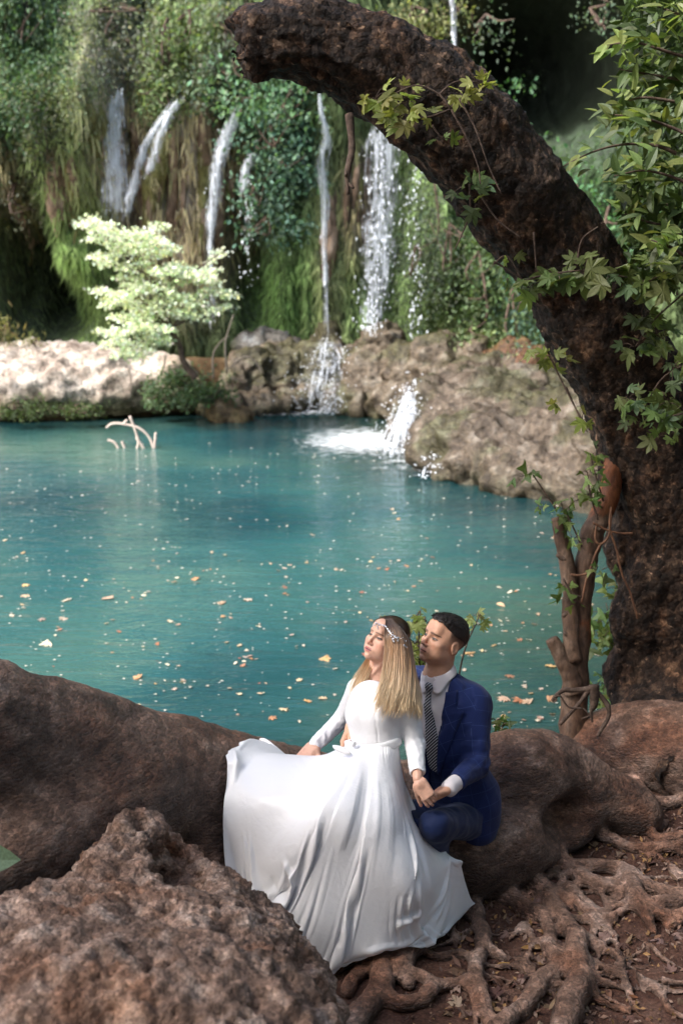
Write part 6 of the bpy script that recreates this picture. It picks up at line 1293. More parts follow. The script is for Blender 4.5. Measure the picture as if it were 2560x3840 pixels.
    kn_ = np.array((.012, front(zn * 1.02) - .006, zn * 1.02)); f.ell(kn_, (.019, .014, .021), 0); f.cone(kn_ + (0, 0, -.012), (0, front(zn * .88), zn * .88), .012, .016, .004, flat=(np.array((0, 1., 0)), .35)); zt = np.linspace(zn * .88, zn * .455, 9)
    for i in range(8):
        w0, w1 = (.015 + .0033 * i, .015 + .0033 * (i + 1)); a = np.array((.004 * i * .4, front(zt[i]), zt[i])); b = np.array((.004 * (i + 1) * .4, front(zt[i + 1]), zt[i + 1])); f.cone(a, b, w0, w1, .004, flat=(np.array((0, 1., 0)), .30))
    V, Q, ids = f.mesh(); V = relax(V, Q, 1)
    m, n, l, b, o = new_mat('striped_silk'); sp = n.new('ShaderNodeSeparateXYZ'); l.new(vcol(n, 'Pat'), sp.inputs[0]); fr = mth(n, l, 'FRACT', mth(n, l, 'DIVIDE', mth(n, l, 'ADD', sp.outputs[1], mth(n, l, 'MULTIPLY', sp.outputs[0], -.75)), .0125))
    l.new(mix(n, l, (0.012, 0.012, 0.018), (0.62, 0.62, 0.64), mth(n, l, 'LESS_THAN', fr, .30)), b.inputs['Base Color']); b.inputs['Roughness'].default_value = .4
    add('tie', Lc.back(V), Q, m, e, None, True, uv=np.stack([V[:, 0] + 1, V[:, 2] + 1], -1))
    # ---- trousers and shoes
    f = Field(np.array((-.62, -.85, -.70)), np.array((.50, .42, .36)), .008); f.ell((0, .03, -.005), (.170, .150, .13), 0, id=1)
    for s in 'LR':
        f.cone(J['hip' + s], J['kn' + s], .084, .062, .05, id=2 if s == 'L' else 4); f.cone(J['kn' + s], J['an' + s], .060, .050, .02, id=3 if s == 'L' else 5)
    V, Q, ids = f.mesh(); V = relax(V, Q, 2); N = vnormals(V, Q); V = V + N * (.006 * noise(V * 11) + .004 * noise(V * 24))[:, None]; u = V[:, 0].copy(); v = V[:, 2].copy()
    for i, (a, b) in {2: ('hipL', 'knL'), 3: ('knL', 'anL'), 4: ('hipR', 'knR'), 5: ('knR', 'anR')}.items():
        uu, vv = limb_uv(V, J[a], J[b], .07); u = np.where(ids == i, uu, u); v = np.where(ids == i, vv, v)
    add('trousers', Lc.back(V), Q, check_mat('navy_trouser_wool', (0.005, 0.014, 0.060), (0.011, 0.025, 0.085)), e, None, True, uv=np.stack([u + 2, v + 2], -1))
    sh = plain('black_leather', (.012, .01, .01), .3)
    for s in 'LR':
        A = Lc.back(J['an' + s][None])[0]; f = Field(A - .24, A + .24, .008); dv = unit((-.6, -.75, 0)); f.cone(A, A + (0, 0, -.04), .045, .045, 0); f.cone(A + (0, 0, -.06) - dv * .04, A + dv * .10 + (0, 0, -.07), .040, .042, .03, flat=(np.array((0, 0, 1.)), .8)); V, Q, _ = f.mesh(); add('shoe', V, Q, sh, e)
    # ---- body: head, hands, and what the clothes hide, one mesh
    bag = Bag(); W, Q, c, LV = build_head(True, .224, Rh, hc, SK); bag.put(W, Q, None, c)
    wl = Lc.back(J['wrL'][None])[0]; wr = Lc.back(J['wrR'][None])[0]; el = Lc.back(J['elL'][None])[0]
    hand(bag, wl + unit(wl - el) * .028, (-.86, -.30, -.38), (-.45, .10, .9), True, .170, np.array(SK) * 1.1, [(.55, .75, .45), (.6, .75, .45), (.6, .8, .5), (.6, .8, .5)], .05, (.75, .55, .35), .55, arm=wl - el)
    hand(bag, wr + (-.022, -.012, -.004), (-.40, -.42, -.82), (.80, -.10, -.42), False, .168, np.array(SK) * 1.1, [(.25, .45, .3), (.35, .55, .35), (.35, .6, .35), (.4, .6, .4)], .10, (.70, .60, .10), .35, arm=(-.6, -.5, -.3))
    f = Field(np.array((-.62, -.85, -.70)), hi, .016); torso(f, -.022)
    for s in 'LR': f.cone(J['sh' + s], J['el' + s], .045, .036, .02); f.cone(J['el' + s], J['wr' + s], .034, .027, .01); f.cone(J['hip' + s], J['kn' + s], .06, .042, .0); f.cone(J['kn' + s], J['an' + s], .04, .03, .0)
    V, Q, _ = f.mesh(); bag.put(Lc.back(V), Q, None, SK); bag.add('body', skin_mat('groom_skin', SK), e)
    # ---- hair: short, dark, faded at the sides
    f = Field((-9, -12, -6), (9, 13, 14.5), .28); f.ell((0, 1.5, 4.0), (7.72, 9.5, 8.2), 0); f.ell((0, -4.2, 8.2), (5.4, 4.6, 2.9), 2.0); f.ell((0, 1, 8.6), (6.0, 7.5, 3.6), 2.0)
    def hl(P): 
        lim = np.interp(P[..., 1], [-12, -7.5, -5.0, -3.0, -1.5, 2, 6, 12], [8.4, 7.9, 6.9, 5.4, 4.4, 3.8, 2.4, -.5]); lim = lim + .25 * np.sin(P[..., 0] * 2.1); return (P[..., 2] - lim).astype(np.float32) * .8
    sl, P = f._blk(np.array((-9., -12, -6)), np.array((9., 13, 14.5))); f.D[sl] = np.maximum(f.D[sl], -hl(P))
    V, Q, _ = f.mesh(); N = vnormals(V, Q); n1 = fbm(V * np.array([1.3, .45, 1.0]), 3); V = V + N * (.30 * n1 * sstep(6, 9, V[:, 2]) + .06 * noise(V * 2.5))[:, None]
    hm, n, l, b, o = new_mat('dark_hair'); l.new(vcol(n), b.inputs['Base Color']); b.inputs['Roughness'].default_value = .42; b.inputs['Specular IOR Level'].default_value = .45
    bump(n, l, b, noise_node(n, l, texco(n), 1, 4, .6, .3, (260, 90, 160)), .7, .004)
    bag = Bag(); s = HS; bag.put((V * s) @ Rh.T + hc, Q, None, (0.016, 0.011, 0.009))
    r = np.random.default_rng(4); top = np.where((V[:, 2] > 6.2) & (N[:, 2] > .15))[0]; pick = r.choice(top, 1500); P0 = V[pick]; n0 = N[pick]; dv = np.stack([r.normal(0, .30, 1500), -1.0 + .3 * r.random(1500), .05 + r.normal(0, .12, 1500)], -1) + n0 * .12; dv /= np.linalg.norm(dv, axis=1)[:, None]; Ls = r.uniform(.9, 1.9, (1500, 1)); sd = np.cross(dv, n0); sd /= np.linalg.norm(sd, axis=1)[:, None] + 1e-6
    a = P0 - n0 * .2; B = np.stack([a - sd * .11, a + sd * .11, a + dv * Ls * .6 + sd * .08 + n0 * .15, a + dv * Ls * .6 - sd * .08 + n0 * .15, a + dv * Ls], 1).reshape(-1, 3); k = np.arange(1500)[:, None] * 5
    bag.put((B * s) @ Rh.T + hc, k + np.array([[0, 1, 2, 3]]), k + np.array([[3, 2, 4]]), np.repeat(np.array([0.030, 0.020, 0.015]) * r.uniform(.5, 1.9, (1500, 1)), 5, 0)); bag.add('hair', hm, e)
    return J, Lc

# ----------------------------------------------------------------- bride
WAIST = (1404, 2778, 5.0)
def build_bride(TF=None):
    SK = (0.60, 0.345, 0.245)
    e = empty('person', at(1300, 3450, 4.9) * (1, 1, 0), 'seated woman in a long sleeved white satin wedding gown with flowing blonde hair', 'person')
    fw = unit((-.50, -.86, 0)); ch = at(1425, 2565, 5.08); wa = at(*WAIST); R = basis(fw, unit(ch - wa)); O = wa; Lc = Local(O, R); J = {}
    for k_, p in dict(shL=(1522, 2600, 5.00), shR=(1340, 2585, 5.17), elL=(1556, 2795, 4.97), wrL=(1566, 2922, 4.84), elR=(1290, 2690, 5.36), wrR=(1185, 2790, 5.24), neck=(1428, 2560, 5.10), hipL=(1425, 2930, 5.02), hipR=(1365, 2925, 5.06), knL=(1320, 3060, 4.84), knR=(1220, 3040, 4.92), anL=(1330, 3380, 4.95), anR=(1240, 3380, 5.0)).items():
        J[k_] = Lc.to(at(*p))
    hc = at(1447, 2402, 5.11); Rh = basis((-.72, -.60, .44), (.26, .10, 1)); HS = .206 / 22.4
    nb = Lc.to((hc + Rh @ (np.array((0, 3.2, -14.5)) * HS))[None])[0]; na = Lc.to((hc + Rh @ (np.array((0, 1.8, -6.5)) * HS))[None])[0]; zn = nb[2]; zs = (J['shL'][2] + J['shR'][2]) / 2
    satin, n, l, b, o = new_mat('ivory_satin'); b.inputs['Base Color'].default_value = (0.79, 0.78, 0.79, 1); b.inputs['Roughness'].default_value = .34; b.inputs['Specular IOR Level'].default_value = .5; b.inputs['Sheen Weight'].default_value = .1
    bump(n, l, b, mth(n, l, 'ADD', noise_node(n, l, texco(n), 11, 3, .55, .9), mth(n, l, 'MULTIPLY', noise_node(n, l, texco(n), 32, 2, .5, .6), .35)), .28, .012)
    def torso(f, g):
        f.ell((.010, .022, zs * .76), (.108 + g, .060 + g, .115 + g), 0, id=1); f.ell((.006, .010, zs * .36), (.090 + g, .064 + g, .12 + g), .06, id=1); f.ell((0, .005, 0), (.092 + g, .074 + g, .10 + g), .05, id=1)
        for s in (-1, 1): f.ell((s * .050 + .010, -.026, zs * .68), (.045 + g, .040 + g, .046 + g), .045, id=1); f.cone(nb + (0, .012, -.062), J['shL' if s > 0 else 'shR'] + (-s * .035, 0, .0), .046 + g, .035 + g, .05, id=1)
        f.cone(J['shR'] + (.02, 0, -.01), J['shL'] + (-.02, 0, -.01), .040 + g, .040 + g, .05, id=1); f.ell((0, .02, -.17), (.092, .085, .10), .05, id=1)
    lo, hi = np.array((-.48, -.42, -.30)), np.array((.38, .48, zn + .13))
    f = Field(lo, hi, .0052); torso(f, .006)
    f.cone(J['shL'], J['elL'], .047, .039, .03, id=2); f.cone(J['elL'], J['wrL'], .039, .0285, .015, id=3); f.cone(J['shR'], J['elR'], .047, .040, .03, id=4); f.cone(J['elR'], J['wrR'], .040, .030, .015, id=5)
    f.cone(nb + (0, -.010, -.030), na + (0, -.02, .02), .064, .13, .005, sub=True)      # boat neckline
    f.cone(J['wrL'], J['wrL'] + unit(J['wrL'] - J['elL']) * .1, .04, .04, 0, sub=True)
    V, Q, ids = f.mesh(); V = relax(V, Q, 2, .5); N = vnormals(V, Q)
    for a, b_, am in (('shL', 'elL', .0016), ('elL', 'wrL', .0024), ('shR', 'elR', .0024), ('elR', 'wrR', .0026)):
        d0 = unit(J[b_] - J[a]); t = (V - J[a]) @ d0; L0 = np.linalg.norm(J[b_] - J[a]); near = np.linalg.norm(V - J[a] - np.clip(t, 0, L0)[:, None] * d0, axis=1) < .06; uu, _ = limb_uv(V, J[a], J[b_], 1.0)
        wr = ridge(np.stack([np.cos(uu) * .9, np.sin(uu) * .9, t * 24 + uu * .35], -1), 2) - .3; env = np.exp(-((t - L0) / .12) ** 2) + (.6 if a.startswith('el') else .15); V = V + N * (am * near * (ids > 1) * env * wr)[:, None]
    tb = (ids == 1); V = V + N * (tb * (.0028 * noise(V * np.array([9, 9, 26]) + 4) * sstep(zs * .6, zs * .1, V[:, 2])))[:, None]
    # princess seams
    sm = np.exp(-((np.abs(V[:, 0]) - .055 - .02 * V[:, 2] / zs) / .003) ** 2) * tb * (V[:, 1] < 0); V = V - N * (.0025 * sm)[:, None]
    bod = V[:, 2] > -.035; kf = bod[Q].all(1) | (ids[Q] > 1).any(1); v2, q2 = subset(V, Q, kf); add('bodice', Lc.back(v2), q2, satin, e)
    # sash and bow
    a = np.linspace(0, 2 * np.pi, 72, endpoint=False); bag = Bag(); prof = [(-.019, .0), (-.019, .010), (-.008, .0125), (.008, .0125), (.019, .010), (.019, 0)]
    S = np.array([[(np.sin(t) * (.1045 + p[1]), .003 - np.cos(t) * (.0875 + p[1]), p[0] - .004) for t in a] for p in prof]); i = np.arange(5)[:, None] * 72; j = np.arange(72)[None]; k = (j + 1) % 72
    so = add('sash', Lc.back(S.reshape(-1, 3)), np.stack([i + j, i + k, i + 72 + k, i + 72 + j], -1).reshape(-1, 4), satin, e)
    B0 = at(1326, 2785, 4.90); f = Field(B0 - .16, B0 + .16, .0035)
    f.ell(at(1280, 2812, 4.885), (.044, .005, .014), 0, basis((-.2, -.8, .5), (.30, 0, 1))); f.ell(at(1325, 2790, 4.90), (.012, .012, .013), .006)
    f.ell(at(1272, 2812, 4.845), (.022, .004, .006), .004, basis((-.2, -.8, .5), (.30, 0, 1)), sub=True)
    V, Q, _ = f.mesh(); add('bow', relax(V, Q, 1), Q, satin, so)
    # ---- skirt
    G = lambda sx, sy, l_=.015: tuple([sx, sy, float((ground_point(sx, sy, l_) - (0, 0, CZ)) @ np.array([0, CP, -SP]))])
    SP_ = [[(1312, 2776, 5.02), (1180, 2800, 5.16), (1000, 2785, 5.20), (852, 2785, 5.22)],
           [(1318, 2782, 4.98), (1190, 2840, 4.98), (1000, 2845, 4.98), (852, 2860, 4.97)],
           [(1326, 2788, 4.95), (1170, 2905, 4.84), (990, 2960, 4.82), (846, 3035, 4.84)],
           [(1338, 2793, 4.93), (1190, 2960, 4.75), (1010, 3120, 4.74), (856, 3235, 4.82)],
           [(1352, 2796, 4.92), (1210, 2995, 4.68), (1040, 3240, 4.70), (860, 3430, 4.86)],
           [(1368, 2798, 4.915), (1240, 3020, 4.66), (1110, 3320, 4.70), (965, 3560, 4.93)],
           [(1385, 2799, 4.91), (1275, 3040, 4.65), (1180, 3380, 4.70), G(1080, 3620)],
           [(1403, 2800, 4.905), (1325, 3060, 4.655), (1270, 3400, 4.68), G(1200, 3640)],
           [(1422, 2800, 4.90), (1385, 3065, 4.66), (1370, 3390, 4.66), G(1345, 3590)],
           [(1440, 2799, 4.905), (1440, 3060, 4.68), (1460, 3370, 4.66), G(1470, 3545, .015)],
           [(1456, 2797, 4.91), (1485, 3050, 4.72), (1550, 3340, 4.68), G(1600, 3480, .03)],
           [(1470, 2793, 4.93), (1512, 3040, 4.78), (1620, 3310, 4.75), G(1730, 3415, .06)],
           [(1480, 2788, 4.95), (1528, 3025, 4.83), (1650, 3250, 4.83), G(1806, 3375, .09)],
           [(1488, 2784, 4.98), (1540, 3005, 4.90), (1660, 3170, 4.92), (1782, 3245, 4.94)],
           [(1480, 2780, 5.05), (1540, 2950, 5.0), (1600, 3070, 5.02), (1665, 3165, 5.03)],
           [(1430, 2775, 5.09), (1480, 2930, 5.12), (1520, 3020, 5.12), (1548, 3085, 5.10)],
           [(1360, 2772, 5.09), (1260, 2850, 5.22), (1120, 2870, 5.36), (980, 2870, 5.45)]]
    ns = len(SP_); NV, NU = 48, 170; tv = np.linspace(0, 1, NV)
    S = np.array([[at(*p) for p in s] for s in SP_]); S = np.stack([catmull(s, NV) for s in S])          # spokes x NV x 3
    uu = np.linspace(0, ns, NU, endpoint=False); i0 = uu.astype(int); t = (uu - i0)[:, None, None]; p0, p1, p2, p3 = S[(i0 - 1) % ns], S[i0 % ns], S[(i0 + 1) % ns], S[(i0 + 2) % ns]
    X = .5 * (2 * p1 + (p2 - p0) * t + (2 * p0 - 5 * p1 + 4 * p2 - p3) * t * t + (3 * p1 - p0 - 3 * p2 + p3) * t ** 3)
    du = np.roll(X, -1, 0) - np.roll(X, 1, 0); dv = np.gradient(X, axis=1); Nn = np.cross(du, dv); Nn /= np.linalg.norm(Nn, axis=2)[..., None] + 1e-9
    cen = X.mean((0, 1)); sgn = np.sign(((X - cen) * Nn).sum()); Nn *= sgn
    U = uu[:, None] + 0 * tv[None]; Vv = tv[None] + 0 * uu[:, None]; D = np.zeros_like(U)
    def fold(u0, u1, w0, w1, amp, v0, v1=1, curve=0.0, asym=1.0):
        """a cloth ridge running from u0 at the waist to u1 at the hem; asym > 1 makes its right flank steep"""
        nonlocal D
        c = u0 + (u1 - u0) * Vv + curve * np.sin(Vv * np.pi); w = w0 + (w1 - w0) * Vv; q = (U - c) / w; q = (q + ns / 2 / w) % (ns / w) - ns / 2 / w
        q = np.where(q > 0, q * asym, q / asym ** .5); D += (2.1 + .6 * sstep(6, 4, U)) * amp * np.exp(-np.abs(q) ** 1.3) * sstep(v0, v0 + .25, Vv) * (1 - sstep(v1 - .2, v1 + .05, Vv) if v1 < 1 else 1)
    F_ = [(2.2, .8, .22, .40, .030, .15, 1, .15, 1.8), (3.3, 2.0, .24, .60, .055, .10, 1, .5, .55), (4.6, 3.3, .24, .55, .055, .12, 1, .35, 2.2), (5.9, 5.0, .22, .60, .060, .06, 1, .2, .55), (7.2, 6.7, .22, .50, .060, .05, 1, .15, 2.4), (9.6, 10.0, .26, .70, .080, .03, 1, .25, 2.4),
          (11.2, 12.1, .20, .40, .022, .1, 1, 0, 1.8), (8.6, 8.3, .12, .22, .028, .0, .60, 0, .6), (6.4, 5.6, .12, .20, .026, .04, .5, .1, 1.6), (3.9, 4.1, .14, .26, .024, .40, 1, .1, 2), (8.3, 8.3, .16, .36, .030, .5, 1, 0, 1.5)]
    for a_ in F_: fold(*a_)
    D += .020 * Vv * fbm(np.stack([U * .8, Vv * 1.6, 0 * U], -1), 2) + .003 * fbm(np.stack([U * 3.0, Vv * 3.0, 0 * U + 3], -1), 2)
    D *= 1 - .45 * sstep(.86, 1.0, Vv); D *= 1 - .85 * sstep(4.2, 3.2, U) * sstep(.7, .95, Vv); D *= sstep(.0, 1.2, U)
    XB = X.copy(); D -= .022 * Vv; X = X + Nn * (D * (.35 + .85 * Vv) * (1 - .6 * sstep(11.5, 12.5, U)) * (1 - .9 * sstep(10.2, 11.2, U) * sstep(.55, .85, Vv)))[..., None]
    # let the cloth settle: a little spare width, gravity, the legs and the ground under it
    def seg(A, B): return np.linalg.norm(A - B, axis=-1)
    ex = (1.0 + .028 * sstep(.15, .7, Vv)); ru = seg(np.roll(X, -1, 0), X) * ex; rv = seg(X[:, 1:], X[:, :-1]) * 1.0; rd = seg(np.roll(X, -1, 0)[:, 1:], X[:, :-1]) * 1.012; re_ = seg(X[:, 1:], np.roll(X, -1, 0)[:, :-1]) * 1.012
    pin = np.zeros(U.shape); pin[:, :3] = 1; pin = np.maximum(pin, (((U < 1.0) | (U > 16.2)) & (Vv > .90)) * 1.0); free = (1 - pin)[..., None]; P0 = X.copy(); Xp = X.copy()
    gmin = gz(X[..., 0], X[..., 1]) + .012
    def pull(A, B, r0, k):
        d_ = B - A; L_ = np.linalg.norm(d_, axis=-1) + 1e-9; q_ = (L_ - r0) / L_ * .5 * k; return d_ * np.where(q_ < 0, q_ * .30, q_)[..., None]
    for it in range(70):
        vel = (X - Xp) * .88; Xp = X.copy(); X = X + (vel + np.array([0, 0, -.0004])) * free
        for _ in range(5):
            c_ = pull(X, np.roll(X, -1, 0), ru, .85); X = X + (c_ - np.roll(c_, 1, 0)) * free * .6
            c_ = pull(X[:, :-1], X[:, 1:], rv, 1.0); X[:, :-1] += c_ * free[:, :-1] * .6; X[:, 1:] -= c_ * free[:, 1:] * .6
            Y_ = np.roll(X, -1, 0); c_ = pull(X[:, :-1], Y_[:, 1:], rd, .35); X[:, :-1] += c_ * free[:, :-1] * .5; t_ = np.zeros_like(X); t_[:, 1:] = c_; X -= np.roll(t_, 1, 0) * free * .5
            Y_ = np.roll(X, -1, 0); c_ = pull(X[:, 1:], Y_[:, :-1], re_, .35); X[:, 1:] += c_ * free[:, 1:] * .5; t_ = np.zeros_like(X); t_[:, :-1] = c_; X -= np.roll(t_, 1, 0) * free * .5
            Y_ = (np.roll(X, -1, 0) + np.roll(X, 1, 0)) / 2; X = X + (Y_ - X) * .085 * free; Y_ = (np.roll(X, -3, 0) + np.roll(X, 3, 0)) / 2; X = X + (Y_ - X) * .010 * free; Z_ = X.copy(); Z_[:, 1:-1] = (X[:, 2:] + X[:, :-2]) / 2; X = X + (Z_ - X) * .03 * free
        off = ((X - XB) * Nn).sum(-1); fix = np.clip(off, -.02 - .04 * Vv, .17) - off; X = X + Nn * fix[..., None] * free
        X[..., 2] = np.maximum(X[..., 2], gmin)
        if TF is not None:                                   # rest on the trunk and the roots
            q_ = (X - TF.lo) / TF.h; i_ = np.clip(np.round(q_).astype(int), 1, np.array(TF.n) - 2); d0 = TF.D[i_[..., 0], i_[..., 1], i_[..., 2]]
            g_ = np.stack([TF.D[i_[..., 0] + 1, i_[..., 1], i_[..., 2]] - TF.D[i_[..., 0] - 1, i_[..., 1], i_[..., 2]], TF.D[i_[..., 0], i_[..., 1] + 1, i_[..., 2]] - TF.D[i_[..., 0], i_[..., 1] - 1, i_[..., 2]], TF.D[i_[..., 0], i_[..., 1], i_[..., 2] + 1] - TF.D[i_[..., 0], i_[..., 1], i_[..., 2] - 1]], -1); g_ /= np.linalg.norm(g_, axis=-1)[..., None] + 1e-6
            dd_ = d0 + ((X - (TF.lo + TF.h * i_)) * g_).sum(-1); pen = np.clip(.022 - dd_, 0, .03) * (d0 < .2); X = X + g_ * pen[..., None] * free; hit = (pen > 0)[..., None]; Xp = np.where(hit, X * .8 + Xp * .2, Xp)
    X = np.stack([catmull(x_, 150) for x_ in X]); ku = np.linspace(0, NU, 560, endpoint=False); i0 = ku.astype(int); t = (ku - i0)[:, None, None]; p0, p1, p2, p3 = X[(i0 - 1) % NU], X[i0 % NU], X[(i0 + 1) % NU], X[(i0 + 2) % NU]
    X = .5 * (2 * p1 + (p2 - p0) * t + (2 * p0 - 5 * p1 + 4 * p2 - p3) * t * t + (3 * p1 - p0 - 3 * p2 + p3) * t ** 3); NU, NV = 560, 150; X[..., 2] = np.maximum(X[..., 2], gz(X[..., 0], X[..., 1]) + .01)
    j = np.arange(NU)[:, None] * NV; jn = ((np.arange(NU) + 1) % NU)[:, None] * NV; v_ = np.arange(NV - 1)[None]
    Q = np.stack([j + v_, jn + v_, jn + v_ + 1, j + v_ + 1], -1).reshape(-1, 4)
    so = add('skirt', X.reshape(-1, 3), Q, satin, e); md = so.modifiers.new('thickness', 'SOLIDIFY'); md.thickness = .003; md.offset = -1
    # ---- body
    bag = Bag(); W, Qh, c, LV = build_head(False, .206, Rh, hc, SK, chest=True); bag.put(W, Qh, None, c)
    wl = Lc.back(J['wrL'][None])[0]; el = Lc.back(J['elL'][None])[0]
    hand(bag, wl + unit(wl - el) * .012, (.48, -.30, -.66), (.30, .62, -.50), True, .142, SK, [(.45, .55, .3), (.5, .6, .35), (.55, .65, .4), (.6, .7, .4)], .06, (.75, .30, .35), .1, arm=wl - el)
    wr = Lc.back(J['wrR'][None])[0]; er = Lc.back(J['elR'][None])[0]; hand(bag, wr + unit(wr - er) * .01, unit(wr - er) + (0, 0, -.1), (0, .1, -1), False, .165, SK, [(.1, .2, .1)] * 4)
    f = Field(np.array((-.5, -.6, -.95)), np.array((.4, .5, zn + .02)), .014); torso(f, -.012)
    for s in 'LR': f.cone(J['sh' + s], J['el' + s], .034, .030, .02); f.cone(J['el' + s], J['wr' + s], .030, .022, .01); f.cone(J['hip' + s], J['kn' + s], .062, .045, .02); f.cone(J['kn' + s], J['an' + s], .042, .030, .02); f.cone(J['an' + s], J['an' + s] + (0, -.09, -.05), .033, .026, .02)
    V, Q, _ = f.mesh(); bag.put(Lc.back(V), Q, None, SK); bag.add('body', skin_mat('bride_skin', SK), e)
    # ---- hair
    hm, n, l, b, o = new_mat('blonde_hair'); l.new(vcol(n), b.inputs['Base Color']); b.inputs['Roughness'].default_value = .36; b.inputs['Specular IOR Level'].default_value = .5; b.inputs['Anisotropic'].default_value = .4
    r = np.random.default_rng(14); bag = Bag(); s = .206 / 22.4
    f = Field((-9, -12, -12), (9, 13, 14), .30); f.ell((0, 1.7, 3.7), (7.5, 9.6, 8.3), 0); f.ell((0, 4.5, -3), (6.4, 6.2, 8), 2.5)
    def hl(P): lim = np.interp(P[..., 1], [-12, -8.0, -6.4, -4.2, -2.6, -1, 12], [9, 7.6, 6.9, 4.2, .5, -12, -14]); return (P[..., 2] - lim).astype(np.float32) * .7
    sl, P = f._blk(np.array((-9., -12, -12)), np.array((9., 13, 14))); f.D[sl] = np.maximum(f.D[sl], -hl(P)); V, Q, _ = f.mesh(); N = vnormals(V, Q); V = V + N * (.12 * noise(V * np.array([2.5, .6, .9])))[:, None]
    dark = np.array([0.065, 0.038, 0.025]); mid = np.array([0.42, 0.225, 0.10]); light = np.array([0.76, 0.56, 0.33])
    def hcol(tt): return np.where(tt < .5, dark + (mid - dark) * sstep(.12, .5, tt), mid + (light - mid) * sstep(.45, .9, tt))
    bag.put((V * s) @ Rh.T + hc, Q, None, hcol(np.clip((6 - V[:, 2]) / 22, 0, .5)[:, None]))
    GR = [[(1446, 2326, 5.05), (1446, 2370, 4.985), (1450, 2430, 4.955), (1440, 2520, 4.91), (1418, 2600, 4.875), (1394, 2652, 4.865)], [(1452, 2323, 5.05), (1472, 2362, 4.985), (1478, 2440, 4.945), (1468, 2540, 4.895), (1444, 2620, 4.865), (1424, 2685, 4.862)],
          [(1464, 2321, 5.06), (1500, 2370, 4.995), (1508, 2450, 4.95), (1505, 2550, 4.895), (1482, 2640, 4.868), (1468, 2700, 4.866)], [(1475, 2322, 5.09), (1520, 2390, 5.03), (1528, 2470, 4.985), (1535, 2560, 4.915), (1520, 2640, 4.885), (1505, 2690, 4.878)],
          [(1485, 2326, 5.12), (1531, 2400, 5.10), (1540, 2480, 5.05), (1553, 2570, 4.965), (1558, 2640, 4.92), (1560, 2690, 4.91)], [(1490, 2330, 5.16), (1536, 2410, 5.17), (1545, 2500, 5.13), (1562, 2580, 5.06), (1570, 2660, 5.02), (1568, 2720, 5.02)],
          [(1480, 2330, 5.20), (1520, 2410, 5.23), (1525, 2500, 5.22), (1530, 2580, 5.19), (1530, 2660, 5.16), (1525, 2730, 5.15)], [(1455, 2330, 5.21), (1470, 2410, 5.25), (1470, 2500, 5.24), (1465, 2580, 5.22), (1455, 2660, 5.2), (1450, 2720, 5.18)]]
    GL = [[(1440, 2328, 5.07), (1412, 2390, 5.145), (1385, 2460, 5.135), (1352, 2525, 5.085), (1325, 2575, 5.065), (1305, 2615, 5.055)], [(1442, 2328, 5.08), (1420, 2400, 5.17), (1398, 2465, 5.155), (1372, 2525, 5.09), (1345, 2570, 5.05), (1326, 2620, 5.035)], [(1446, 2328, 5.12), (1430, 2400, 5.21), (1412, 2470, 5.19), (1390, 2530, 5.13), (1360, 2580, 5.07), (1340, 2600, 5.05)]]
    for GS, cnt in ((GR, 2600), (GL, 520)):
        GP = np.stack([catmull([at(*p) for p in g_], 26) for g_ in GS]); ng = len(GP)
        lk = [(r.random() * (ng - 1) * (1 if GS is GL else (.75 if r.random() < .75 else 1)), r.normal(0, 1, 3) * .009, r.uniform(1.5, 4.5), r.uniform(0, 6.3), r.uniform(.70, .96), r.uniform(.85, 1.2)) for _ in range(cnt // 13)]
        for q in range(cnt):
            K_ = lk[q % len(lk)]; fly = r.random() < .04; a = np.clip(K_[0] + r.normal(0, .10 if not fly else .5), 0, ng - 1.001); i = min(int(a), ng - 2); t = a - i; C = GP[i] * (1 - t) + GP[i + 1] * t; tt = np.linspace(0, 1, 26)
            C = C + K_[1] * (tt ** 1.5)[:, None] + np.array([.013, -.006, 0]) * (np.sin(tt * K_[2] * 1.6 + K_[3]) * tt)[:, None] + r.normal(0, 1, 3) * (.004 if not fly else .016) * tt[:, None] + np.array([0, -1, .1]) * r.uniform(-.004, .006) + np.array([.006, 0, 0]) * (np.sin(tt * r.uniform(2, 5) + r.uniform(0, 6)) * r.uniform(-1, 1) * tt)[:, None]
            e1 = int(26 * np.clip(K_[4] + r.normal(0, .05), .6, 1.0)); C = C[:e1]; tt = tt[:e1]; wd = r.uniform(.0006, .0015) * (1 - .75 * (np.linspace(0, 1, e1) ** 4)); T = np.gradient(C, axis=0); sd = np.cross(T, np.array([.25 * r.normal(), -1, .2 * r.normal()])); sd /= np.linalg.norm(sd, axis=1)[:, None] + 1e-9
            Vr = np.stack([C - sd * wd[:, None], C + np.array([0, -.0007, 0]), C + sd * wd[:, None]], 1).reshape(-1, 3); k = np.arange(e1 - 1)[:, None] * 3; cc = hcol(np.clip(tt * 1.12 + r.normal(0, .05), 0, 1)[:, None]) * K_[5] * r.uniform(.8, 1.2)
            bag.put(Vr, np.concatenate([k + np.array([[0, 1, 4, 3]]), k + np.array([[1, 2, 5, 4]])]), None, np.repeat(cc, 3, 0))
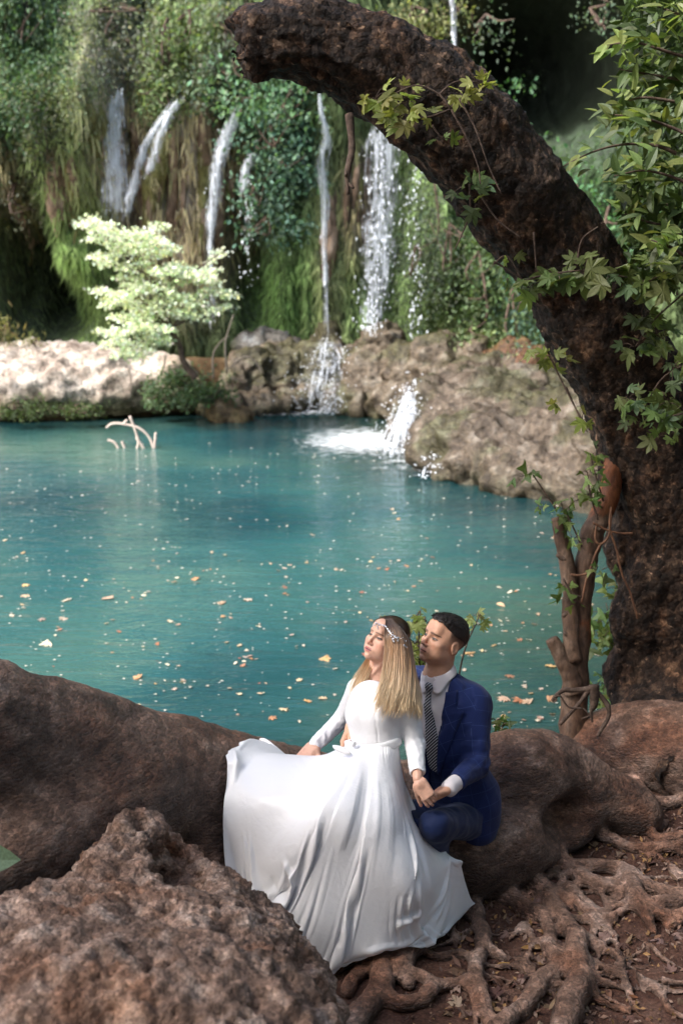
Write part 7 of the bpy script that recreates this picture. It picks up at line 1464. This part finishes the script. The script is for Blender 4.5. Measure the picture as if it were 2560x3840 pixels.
    # combed strands over the crown
    for q in range(420):
        x0 = 0.0; y0 = r.uniform(-7.4, 7); sgn = 1 if r.random() < .62 else -1; ph = np.linspace(.02, r.uniform(1.0, 1.5), 14); lean = r.uniform(.05, .35)
        P = np.stack([sgn * np.sin(ph) * 7.75, 1.7 + (y0 - 1.7) * np.cos(ph * .35) + ph * lean * 3.5, 3.7 + np.cos(ph) * 8.5 * np.sqrt(np.maximum(.05, 1 - ((y0 - 1.7) / 10.2) ** 2))], -1); P = P[hl(P) > -.3] if True else P
        if len(P) < 4: continue
        P = P + r.normal(0, .08, 3); Ww = (P * s) @ Rh.T + hc; T = np.gradient(Ww, axis=0); nn = Ww - hc; sd = np.cross(T, nn); sd /= np.linalg.norm(sd, axis=1)[:, None] + 1e-9; wd = r.uniform(.0009, .0018); Vr = np.stack([Ww - sd * wd, Ww + sd * wd], 1).reshape(-1, 3); k = np.arange(len(P) - 1)[:, None] * 2
        bag.put(Vr, k + np.array([[0, 1, 3, 2]]), None, dark * r.uniform(.6, 2.0))
    bag.add('hair', hm, e)
    # ---- jewelled headband
    silver = plain('silver_gems', (.85, .85, .86), .18, .9, 0, .85); bag = Bag(); OCT = np.array([[1, 0, 0], [-1, 0, 0], [0, 1, 0], [0, -1, 0], [0, 0, 1.6], [0, 0, -1.6]], float); OT = np.array([[0, 2, 4], [2, 1, 4], [1, 3, 4], [3, 0, 4], [2, 0, 5], [1, 2, 5], [3, 1, 5], [0, 3, 5]])
    band = [(1398, 2352, 5.075), (1412, 2338, 5.05), (1425, 2342, 5.025), (1445, 2350, 4.99), (1458, 2368, 4.975), (1474, 2384, 4.962), (1492, 2392, 4.965), (1508, 2404, 4.975), (1518, 2420, 4.985)]
    v, q, t = tube([at(*p) for p in band], [.0016] * 9, 50, 6); bag.put(v, q, t)
    C = catmull([at(*p) for p in band], 34)
    for i, p in enumerate(C):
        for _ in range(2 if i > 18 else 1): bag.put(p + r.normal(0, .003 if i < 18 else .006, 3) + OCT * r.uniform(.0022, .0045), None, OT)
    for p0, n_ in (((1416, 2356, 5.02), 3), ((1474, 2402, 4.952), 6), ((1510, 2428, 4.968), 8), ((1490, 2400, 4.955), 4)):
        for i in range(n_): bag.put(at(p0[0] + r.normal(0, 3), p0[1] - 8 + 16 * i / n_, p0[2] - .004) + OCT * r.uniform(.003, .005), None, OT)
    bag.add('tiara', silver, e)
# ================================================================= BUILD
build_ground(); build_water(); build_cliff(); rocks(); cliff_shrubs(); waterfalls()
TRUNK_FIELD = build_fallen_trunk(); build_leaning_tree(); build_near_rock(); build_sapling()
leaf_lib(); build_pale_tree(); build_small_water_plants(); build_laurel(); build_sprigs(); build_canopy(); build_litter()
build_groom(); build_bride(TRUNK_FIELD)
for o in bpy.data.objects:
    if '_b' in o: del o['_b']
